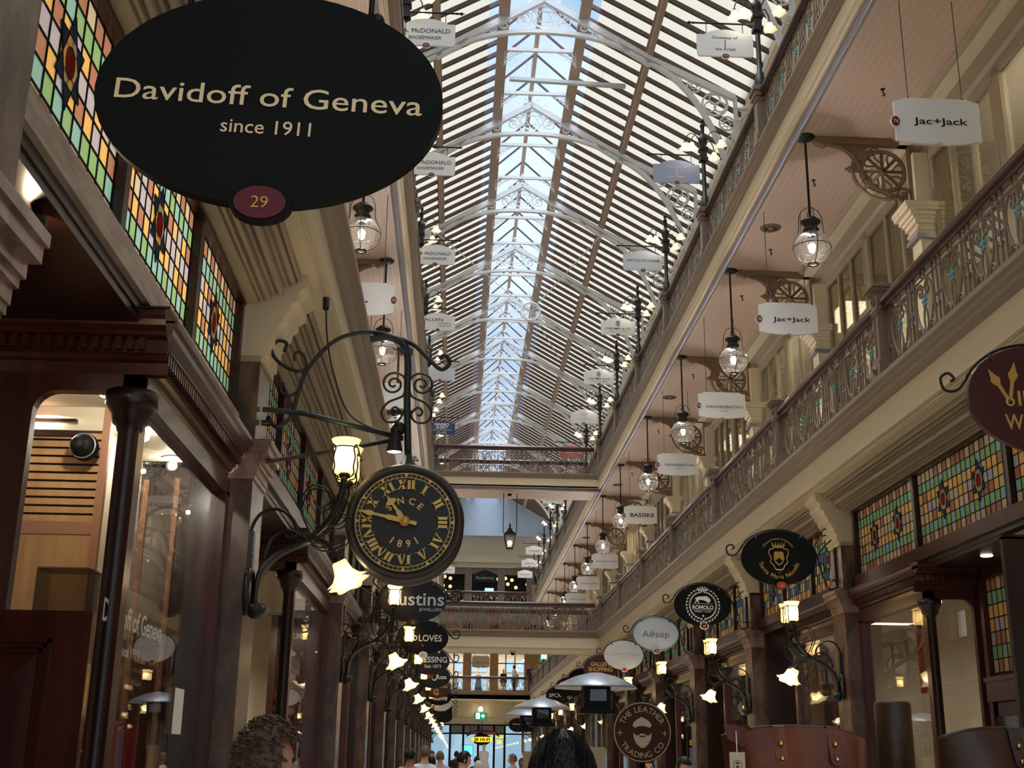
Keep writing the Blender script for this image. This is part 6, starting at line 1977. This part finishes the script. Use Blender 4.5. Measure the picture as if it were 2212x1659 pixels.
def dome_cam(label, loc):
    t = E('security_camera', label, 'camera', loc)
    MB().lathe([(0, 0.0), (0.09, 0.0), (0.09, -0.04), (0.07, -0.06)], (0, 0, 0), 16).build('mount', WHITE, t)
    MB().lathe([(0.07, -0.055), (0.05, -0.12), (0.0, -0.14)], (0, 0, 0), 16).build('dome', BLACK, t)
dome_cam('small dome security camera under the upper bridge', (1.45, 35.9, 9.29))
dome_cam('small dome security camera under the lower bridge', (1.6, 35.9, 4.6))
def exit_sign(label, loc, w=0.62, h=0.4):
    t = E('exit_sign', label, 'exit sign', loc)
    MB().box(-w/2, w/2, -0.03, 0.03, -h/2, h/2).build('box', EXITG, t)
    m = MB()
    m.box(-w*0.4, -w*0.06, -0.036, -0.03, -h*0.4, h*0.4)
    m.prism([(w*0.08, 0.04), (w*0.24, 0.04), (w*0.2, 0.13), (w*0.42, 0.0), (w*0.2, -0.13), (w*0.24, -0.04), (w*0.08, -0.04)], -0.036, -0.03)
    m.build('pictogram', EXITW, t)
    m = MB(); m.ball((-w*0.22, -0.037, h*0.24), 0.035, 8); m.tube([(-w*0.22, -0.038, h*0.14), (-w*0.26, -0.038, -h*0.1), (-w*0.14, -0.038, -h*0.34)], 0.02, 5); m.tube([(-w*0.26, -0.038, -h*0.1), (-w*0.36, -0.038, -h*0.3)], 0.02, 5); m.tube([(-w*0.34, -0.038, h*0.02), (-w*0.12, -0.038, h*0.1)], 0.016, 5)
    m.build('running_figure', EXITG, t)
    m = MB()
    for q in (-0.2, 0.2): m.tube([(q, 0, h/2), (q, 0, h/2+0.3)], 0.01, 5)
    m.build('hanger', IRON, t)
exit_sign('green running-figure exit sign with arrow above the far doorway', (1.4, 71.93, 3.92))
exit_sign('blue-green exit sign with arrow at the right of the far first gallery', (5.38, YEND-0.03, 7.4), 0.9, 0.5)
t = E('emergency_light', 'small white twin emergency lamp over the far exit sign', 'lamp', (1.4, 71.6, 4.3))
MB().ball((0, 0, 0), 0.12, 10).build('lens', BULBW, t); MB().box(-0.06, 0.06, -0.02, 0.35, 0.05, 0.16).build('housing', WHITE, t)
# end shop
YJ = 71.8
t = E('end_shopfront', 'glazed end shopfront with dark frame and patterned toplights', 'shopfront', (0, YJ, 0))
m = MB()
for x in (-1.5, -0.3, 0.45, 1.3, 2.2, 2.8, 4.5): m.box(x-0.06, x+0.06, -0.08, 0.08, 0, 3.42)
m.box(-1.6, 4.6, -0.06, 0.06, 3.38, 3.46); m.box(-1.6, 4.6, -0.06, 0.06, 2.9, 2.98)
m.build('frame', BLACKM, t)
MB().box(-1.5, 4.5, 0.0, 0.01, 0, 2.95).build('glass', GPANE, t)
for x0_, x1_ in ((-0.24, 0.39), (0.51, 1.24), (1.36, 2.14), (2.26, 2.74)):
    m = MB(); m.box(x0_, x1_, 0, 0.01, 2.98, 3.38)
    n_ = 5
    for i in range(n_):
        for j in range(3):
            m.tube(xz(circ(x0_+(i+0.5)*(x1_-x0_)/n_, 3.05+j*0.13, 0.06, 10), -0.01), 0.012, 4, 1, closed=True)
    m.build('leaded_toplight', [SIGNG, IRON], t)
t = E('yellow_shop_sign', 'black and yellow oval shop sign over the far end door', 'sign', (1.5, 71.3, 2.62))
MB().prism(oval(0, 0, 0.52, 0.32, 30), -0.04, 0.04).build('board', BLACKM, t)
m = MB(); m.prism([(0.58*cos(a_)*abs(cos(a_))**-0.5 if abs(cos(a_)) > 0.05 else 0.0, 0.14*sin(a_)*abs(sin(a_))**-0.4 if abs(sin(a_)) > 0.05 else 0.0) for a_ in [i*2*pi/40 for i in range(40)]], -0.06, -0.04); m.build('yellow_band', JBY, t)
m = MB(); m.text('JB HI-FI', 0, 0, 0.17, -0.064, w=0.9, bold=0.04); m.build('lettering', BLACKM, t)
m = MB(); m.tube([(0, 0, 0.3), (0, 0.3, 0.9), (0, 0.72, 0.95)], 0.02, 6); m.build('hanger', IRON, t)
t = E('sale_lettering', 'large yellow letters on the glass of the end shop', 'lettering', (2.45, YJ-0.003, 2.75))
m = MB(); m.text('SALE', 0, 0.1, 0.22, 0, w=0.75, bold=0.05); m.text('50', 0.05, -0.25, 0.22, 0, w=0.3, bold=0.05); m.build('letters', JBY, t)
t = E('arched_banner', 'dark red arched banner with orange capitals over the end door', 'sign', (1.55, 71.0, 3.05))
m = MB(); P = [(0.95*sin(a_), 0.35*cos(a_)-0.25) for a_ in [radians(-75+i*10) for i in range(16)]] + [(0.95*sin(a_), 0.35*cos(a_)-0.42) for a_ in [radians(75-i*10) for i in range(16)]]
m.prism(P, -0.02, 0.02); m.build('board', MAROOND, t)
m = MB(); m.text('LIFT', -0.45, -0.08, 0.11, -0.025, w=0.35, bold=0.02); m.text('SHOPPING', 0.35, -0.08, 0.11, -0.025, w=0.7, bold=0.02); m.build('lettering', M('orange_ink', (220, 120, 60), 0.5), t)
m = MB(); m.tube([(-0.7, 0, 0), (-0.7, 0.7, 0.3)], 0.02, 6); m.tube([(0.7, 0, 0), (0.7, 0.7, 0.3)], 0.02, 6); m.build('stay', IRON, t)
m = MB(); m.box(-3, 6, 80.0, 80.2, 0, 4.5); m.box(-3, 6, 72.4, 80, 4.3, 4.5)
struct('wall_end_shop', m, M('cool_room', (150, 180, 205), 0.6))
alight('end_shop_light', (1.5, 76, 4.2), 6, 5, 160, (0.85, 0.95, 1.0))
t = E('wall_screen', 'bright cyan screen inside the end shop', 'screen', (0.7, 74.0, 2.05))
MB().box(-0.36, 0.36, -0.03, 0.03, -0.3, 0.3).build('bezel', BLACKM, t)
MB().box(-0.33, 0.33, -0.035, -0.03, -0.27, 0.27).build('display', EM('cyan_screen', (80, 210, 235), 1.2), t)
MB().tube([(0, 0.02, -0.3), (0, 0.05, -2.04)], 0.04, 8).build('stand', IRON, t)

# restaurant lights at the rear of the second gallery
gl = E('globe_light', 'small glowing globe in the dark restaurant, top left cluster', 'light', (-0.9, YEND+1.2, 12.3), group='globe lights of the restaurant')
MB().ball((0, 0, 0), 0.11, 10).build('globe', FAIRY, gl)
MB().tube([(0, 0, 0.1), (0, 0, 0.8)], 0.01, 4).build('cord', IRON, gl)
for i, (x, z) in enumerate(((-0.55, 12.2), (-1.0, 11.75), (-0.55, 11.7), (-0.85, 11.4), (-0.6, 11.35), (2.4, 12.2), (2.85, 12.25), (3.25, 12.15), (3.0, 11.9), (3.5, 11.7), (4.2, 11.9))):
    dup(gl, (x, YEND+1.2, z), 'small glowing globe in the dark restaurant, %s side, number %d counting left to right' % ('left' if x < 1 else 'right', i+2))
m = MB()
rnd = random.Random(3)
for i in range(46):
    m.ball((rnd.uniform(-1.2, 4.9), YEND+rnd.uniform(0.4, 2.2), rnd.uniform(10.6, 11.4)), 0.028, 6)
tag(m.build('string_lights', FAIRY), 'tiny warm fairy lights strung through the dark restaurant', 'string lights', kind='stuff')
t = E('wall_screen', 'pale blue lit screen in the middle of the dark restaurant', 'screen', (1.85, YEND+0.9, 11.45))
MB().box(-0.27, 0.27, -0.03, 0.03, -0.14, 0.14).build('display', SCREEN, t)
MB().box(-0.29, 0.29, 0.03, 0.05, -0.16, 0.16).build('bezel', BLACKM, t)
m = MB(); m.box(-0.04, 0.04, 0.0, 0.06, -1.6, -0.16); m.build('stand', BLACKM, t)
t = E('restaurant_sign', 'dark arched sign with pale script over the restaurant entrance', 'sign', (1.55, YEND-0.035, 12.15))
MB().prism([(-0.7, -0.3), (0.7, -0.3), (0.7, 0.15), (0.35, 0.3), (0, 0.42), (-0.35, 0.3), (-0.7, 0.15)], -0.04, 0.04).build('board', BLACKM, t)
m = MB(); m.text('Rendezvous', 0, -0.05, 0.2, -0.045, w=1.1, shear=0.2); m.build('lettering', TAUPE, t)
t = E('boutique_sign', 'cream hanging board with small dark name over the rear boutique door', 'sign', (1.4, YEND+0.04, 7.1))
MB().prism(plate_poly(1.05, 0.7), -0.03, 0.03).build('board', CREAM, t)
m = MB(); m.text('RODEO VALLEY', 0.06, -0.05, 0.09, -0.035, w=0.75, bold=0.01); m.build('lettering', WOODD, t)
m = MB()
for q in (-0.35, 0.35): m.tube([(q, 0, 0.3), (q, 0, 0.85)], 0.012, 5)
m.build('chain', IRON, t)

# ================================================================== people
SKIN1 = M('skin_light', (206, 152, 124), 0.5); SKIN2 = M('skin_tan', (150, 104, 80), 0.5)
HBLACK = M('hair_black', (12, 11, 14), 0.45, c2=(20, 18, 23), scale=30, stretch=(1, 1, 0.2), spec=0.25)
HBROWN = M('hair_brown', (64, 46, 36), 0.6, c2=(110, 84, 66), scale=40)
EYE = M('eye_dark', (24, 18, 16), 0.2); LIP = M('lip', (150, 84, 76), 0.5)
JEAN = M('dark_trousers', (34, 38, 52), 0.8)
def body_mesh():
    S_ = [((0, 0, 0.95), 0.15), ((0, 0, 1.10), 0.125), ((0, 0, 1.28), 0.145), ((0, 0, 1.42), 0.12), ((0, 0.01, 1.50), 0.058), ((0, 0.0, 1.60), 0.06)]
    V = [p for p, r in S_]; R_ = [r for p, r in S_]; Ed = [(i, i+1) for i in range(5)]
    def chain(start, pts):
        prev = start
        out = []
        for p, r in pts:
            V.append(p); R_.append(r); Ed.append((prev, len(V)-1)); prev = len(V)-1; out.append(prev)
        return out
    for q in (1, -1):
        c = chain(3, [((q*0.17, 0.01, 1.41), 0.062), ((q*0.225, 0.03, 1.14), 0.045), ((q*0.235, -0.04, 0.90), 0.030), ((q*0.237, -0.06, 0.84), 0.032)])
        w = c[-1]
        for dx, L in ((-0.028, 0.075), (-0.01, 0.088), (0.008, 0.084), (0.026, 0.066)):
            chain(w, [((q*0.237+dx*0.3, -0.068+dx, 0.80), 0.010), ((q*0.235+dx*0.3, -0.078+dx, 0.80-L*0.55), 0.009), ((q*0.228+dx*0.3, -0.075+dx, 0.80-L), 0.008)])
        chain(c[-2], [((q*0.222, -0.085, 0.86), 0.011), ((q*0.212, -0.11, 0.815), 0.009)])
        chain(0, [((q*0.09, 0, 0.86), 0.088), ((q*0.10, -0.015, 0.50), 0.056), ((q*0.10, 0.02, 0.10), 0.042), ((q*0.105, -0.06, 0.045), 0.042), ((q*0.11, -0.15, 0.035), 0.032)])
    me = bpy.data.meshes.new('body_cage'); me.from_pydata(V, Ed, []); me.update()
    ob = bpy.data.objects.new('body_cage', me); COL.objects.link(ob)
    ob.modifiers.new('skin', 'SKIN')
    for i, d in enumerate(me.skin_vertices[0].data):
        k = 0.72 if i in (0, 1, 2, 3) else 1.0
        d.radius = (R_[i], R_[i]*k)
        d.use_root = (i == 0)
    s = ob.modifiers.new('sub', 'SUBSURF'); s.levels = 2; s.render_levels = 2
    dg = bpy.context.evaluated_depsgraph_get()
    m2 = bpy.data.meshes.new_from_object(ob.evaluated_get(dg))
    vs = [tuple(v.co) for v in m2.vertices]; fs = [tuple(p.vertices) for p in m2.polygons]; ns = [tuple(v.normal) for v in m2.vertices]
    bpy.data.objects.remove(ob); bpy.data.meshes.remove(me); bpy.data.meshes.remove(m2)
    return vs, fs, ns
BV, BF, BN = body_mesh()
def head_pt(th, ph, g=0.0):
    """front is -y; th from the crown down, ph around"""
    x, y, z = sin(th)*cos(ph), sin(th)*sin(ph), cos(th)
    w = 0.074 if z > -0.2 else 0.074*(1-0.42*(-z-0.2)/0.8)
    d = 0.094 if z > -0.1 else 0.094*(1-0.22*(-z-0.1)/0.9)
    if y < 0 and z < -0.1: d *= 1.0
    X, Y_, Z = x*(w+g), y*(d+g) + (-0.006 if z < -0.2 else 0), z*(0.118+g)
    if g == 0 and y < -0.85 and abs(x) < 0.3 and -0.35 < z < 0.1:
        Y_ -= 0.02*(1-abs(x)/0.3)*(0.4+(0.1-z))
    return (X, Y_, Z+1.637)
def person(label, loc, h, face, skin, hair, top, style='short', trousers=JEAN, nod=0.0, cat='person', group=None, scale=None):
    k = h/1.757
    t = E('person', label, cat, (loc[0], loc[1], loc[2] if len(loc) > 2 else 0), face, group=group)
    t.scale = (k, k, k)
    m = MB(); m.add(BV, BF, 0, True)
    T = Matrix.Translation((0, 0, 1.56)) @ Matrix.Rotation(nod, 4, 'X') @ Matrix.Translation((0, 0, -1.56))
    n1, n2 = 18, 28
    vs = [head_pt(pi*i/n1, 2*pi*j/n2) for i in range(n1+1) for j in range(n2)]
    fs = [(i*n2+j, i*n2+(j+1) % n2, (i+1)*n2+(j+1) % n2, (i+1)*n2+j) for i in range(n1) for j in range(n2)]
    m.add(vs, fs, 0, True, T)
    for q in (1, -1):
        m.ball((q*0.077, 0.012, 1.63), 0.03, 8, sc=(0.35, 0.6, 1.0), T=T)
        m.ball((q*0.03, -0.083, 1.648), 0.011, 8, 1, T=T)
    m.ball((0, -0.086, 1.572), 0.022, 8, 2, sc=(1, 0.4, 0.3), T=T)
    m.build('body', [skin, EYE, LIP], t)
    def cloth(f, off, mat, name):
        idx = {}
        m = MB(); V = []; F = []
        for fc in BF:
            c = [sum(BV[i][a_] for i in fc)/len(fc) for a_ in range(3)]
            if f(c):
                g = []
                for i in fc:
                    if i not in idx:
                        idx[i] = len(V); V.append(tuple(BV[i][a_]+BN[i][a_]*off for a_ in range(3)))
                    g.append(idx[i])
                F.append(g)
        m.add(V, F, 0, True)
        return m.build(name, mat, t)
    cloth(lambda c: 0.93 < c[2] < 1.475 and not (abs(c[0]) > 0.19 and c[2] < 0.95), 0.012, top, 'shirt')
    cloth(lambda c: 0.1 < c[2] < 0.97 and abs(c[0]) < 0.19, 0.009, trousers, 'trousers')
    cloth(lambda c: c[2] < 0.1, 0.008, BLACKM, 'shoes')
    if style != 'bald':
        g = 0.012 if style != 'curly' else 0.03
        m = MB()
        def inhair(th, ph):
            y = sin(th)*sin(ph); z = cos(th)
            lim = -0.35 if style in ('short', 'crop') else (-0.5 if style == 'curly' else -1.2)
            return z > 0.52 or (y > -0.25 and z > lim) or (style == 'long' and y > -0.5 and z > -0.9)
        F = [(i*n2+j, i*n2+(j+1) % n2, (i+1)*n2+(j+1) % n2, (i+1)*n2+j) for i in range(n1) for j in range(n2) if inhair(pi*(i+0.5)/n1, 2*pi*(j+0.5)/n2)]
        vs = [head_pt(pi*i/n1, 2*pi*j/n2, g) for i in range(n1+1) for j in range(n2)]
        if style == 'long':
            vs = [(x*(1+0.25*max(0, 1.62-z)/0.1), y+0.02*max(0, 1.62-z)/0.1, z-0.6*max(0, 1.6-z)) for x, y, z in vs]
        m.add(vs, F, 0, True, T)
        rnd = random.Random(len(label))
        if style == 'curly':
            for i in range(420):
                th, ph = rnd.uniform(0, 2.0), rnd.uniform(0, 2*pi)
                if not inhair(th, ph): continue
                p = Vector(head_pt(th, ph, 0.026+rnd.uniform(0, 0.014)))
                a_, b_ = rnd.uniform(0, 6), rnd.uniform(0.008, 0.014)
                m.tube([tuple(p + Vector((b_*cos(a_+u), b_*sin(a_+u*1.3), b_*sin(u+a_)+0.002*u))) for u in (0, 1, 2, 3, 4)], 0.0035, 4, T=T)
        elif style in ('strand', 'long'):
            for i in range(260):
                ph = rnd.uniform(0, 2*pi); g2 = g+rnd.uniform(0.001, 0.006); t0 = rnd.uniform(0.0, 0.5)
                P = [head_pt(t0+u*0.25, ph+0.06*u*rnd.uniform(-1, 1), g2) for u in range(6) if inhair(t0+u*0.25, ph)]
                if len(P) > 2: m.tube(P, 0.0022, 4, T=T)
        m.build('hair', hair, t)
    return t
WSH = M('white_shirt', (214, 220, 232), 0.8); GSH = M('grey_shirt', (120, 116, 120), 0.8); OLV = M('olive_jacket', (48, 50, 40), 0.8); LIL = M('lilac_shirt', (168, 160, 186), 0.8)
TLJ = M('teal_jacket', (70, 150, 176), 0.7); RST = M('rust_top', (150, 84, 60), 0.8); BGE = M('beige_shirt', (180, 150, 132), 0.8); NVT = M('navy_top', (26, 28, 40), 0.8)
person('person with smooth black hair in the centre foreground, seen from behind', (0.255, 3.0), 1.655, pi*0.98, SKIN1, HBLACK, NVT, 'strand')
person('person with curly brown hair by the left shopfronts, turned to the right', (-0.655, 4.5), 1.69, pi*0.62, SKIN1, HBROWN, GSH, 'curly')
GP = 'shoppers in the arcade'
person('shopper with black cropped hair and pale collar, walking away on the left', (-0.67, 19), 1.736, pi, SKIN2, HBLACK, BGE, 'short', group=GP)
person('shopper in a white hooded top behind the cropped-haired one', (-0.49, 20.5), 1.782, pi*1.15, SKIN1, HBROWN, WSH, 'short', group=GP)
person('shopper facing us in sunglasses and white shirt on the left', (-0.5, 27), 1.746, 0.1, SKIN1, HBLACK, WSH, 'short', group=GP)
person('shopper with dark hair and olive jacket, low on the left', (-0.41, 22.5), 1.635, pi, SKIN2, HBLACK, OLV, 'short', group=GP)
person('shopper in a lilac shirt facing away on the left', (-0.29, 25), 1.726, pi*1.05, SKIN1, HBROWN, LIL, 'short', group=GP)
person('shopper in profile with short black hair and beige shirt, left of centre', (0.11, 17), 1.692, pi*0.6, SKIN1, HBLACK, BGE, 'short', nod=0.2, group=GP)
person('shopper in a teal jacket, right of the end doorway', (1.23, 27), 1.699, pi*1.4, SKIN1, HBROWN, TLJ, 'short', group=GP)
person('shopper in a rust top beside the teal jacket', (1.64, 31), 1.616, 0.2, SKIN2, HBROWN, RST, 'long', group=GP)
person('shopper with fair hair and white top, low in the middle', (0.34, 18), 1.566, pi, SKIN1, M('hair_fair', (190, 176, 160), 0.7), WSH, 'short', group=GP)
person('bald shopper in a white shirt beside the nearest heater pole', (2.98, 26), 1.641, pi*1.3, SKIN2, HBROWN, WSH, 'bald', group=GP)
person('shopper with dark fringe under the round leather sign', (2.28, 15), 1.629, 0.1, SKIN1, HBLACK, NVT, 'long', group=GP)
person('shopper with a black bowl cut looking down, right of the leather sign', (2.34, 13), 1.648, 0.5, SKIN1, HBLACK, NVT, 'short', nod=0.35, group=GP)
person('shopper with dark hair far down the middle of the arcade', (0.59, 34), 1.653, pi, SKIN2, HBLACK, NVT, 'short', group=GP)
person('shopper in black standing before the end shop', (0.06, 44), 1.837, pi, SKIN2, HBLACK, NVT, 'short', group=GP)
person('person in black waistcoat and white sleeves on the far first gallery', (3.2, 69.6, 5.11), 1.5, pi*1.35, SKIN2, HBLACK, WSH, 'short')
person('person in black leaning on the rail at the far first gallery corner', (4.1, 69.4, 5.11), 1.55, 0.0, SKIN2, HBLACK, NVT, 'short')
def mannequin(label, loc, mat, skirt, s=1.0):
    t = E('mannequin', label, 'mannequin', loc)
    t.scale = (s, s, s)
    m = MB(); m.lathe([(0, 1.62), (0.06, 1.6), (0.075, 1.52), (0.05, 1.44), (0.045, 1.38), (0.14, 1.36), (0.19, 1.3), (0.17, 1.15), (0.13, 1.02), (0.17, 0.9), (0.16, 0.6), (0.04, 0.55), (0.03, 0.04), (0.2, 0.02), (0.2, 0.0), (0, 0)], (0, 0, 0), 18); m.build('torso', CREAM, t)
    m = MB(); m.lathe([(0.15, 1.345), (0.2, 1.3), (0.18, 1.15), (0.14, 1.02), (0.19, 0.9), (0.22, 0.5), (0.24, 0.35)] if skirt else [(0.15, 1.345), (0.21, 1.3), (0.2, 1.1), (0.2, 0.8)], (0, 0, 0), 20, ruffle=0.08); m.build('dress', mat, t)
    return t
mannequin('shop mannequin in a black dress in the middle of the far gallery', (1.3, YEND+0.9, 5.1), NVT, True, 0.95)
mannequin('shop mannequin in a black coat right of the far gallery door', (2.75, YEND-0.6, 5.1), NVT, False, 0.95)
mannequin('shop mannequin in a cream blouse behind the waistcoated person', (3.45, YEND-0.5, 5.1), CREAM, False, 0.95)
mannequin('shop mannequin in a cream outfit at the left of the far gallery', (-0.1, YEND+0.8, 5.1), CREAM, True, 0.95)
mannequin('mannequin in a white dress before the end shop', (1.6, 70.0, 0), M('white_dress', (230, 234, 242), 0.7), True, 1.45)
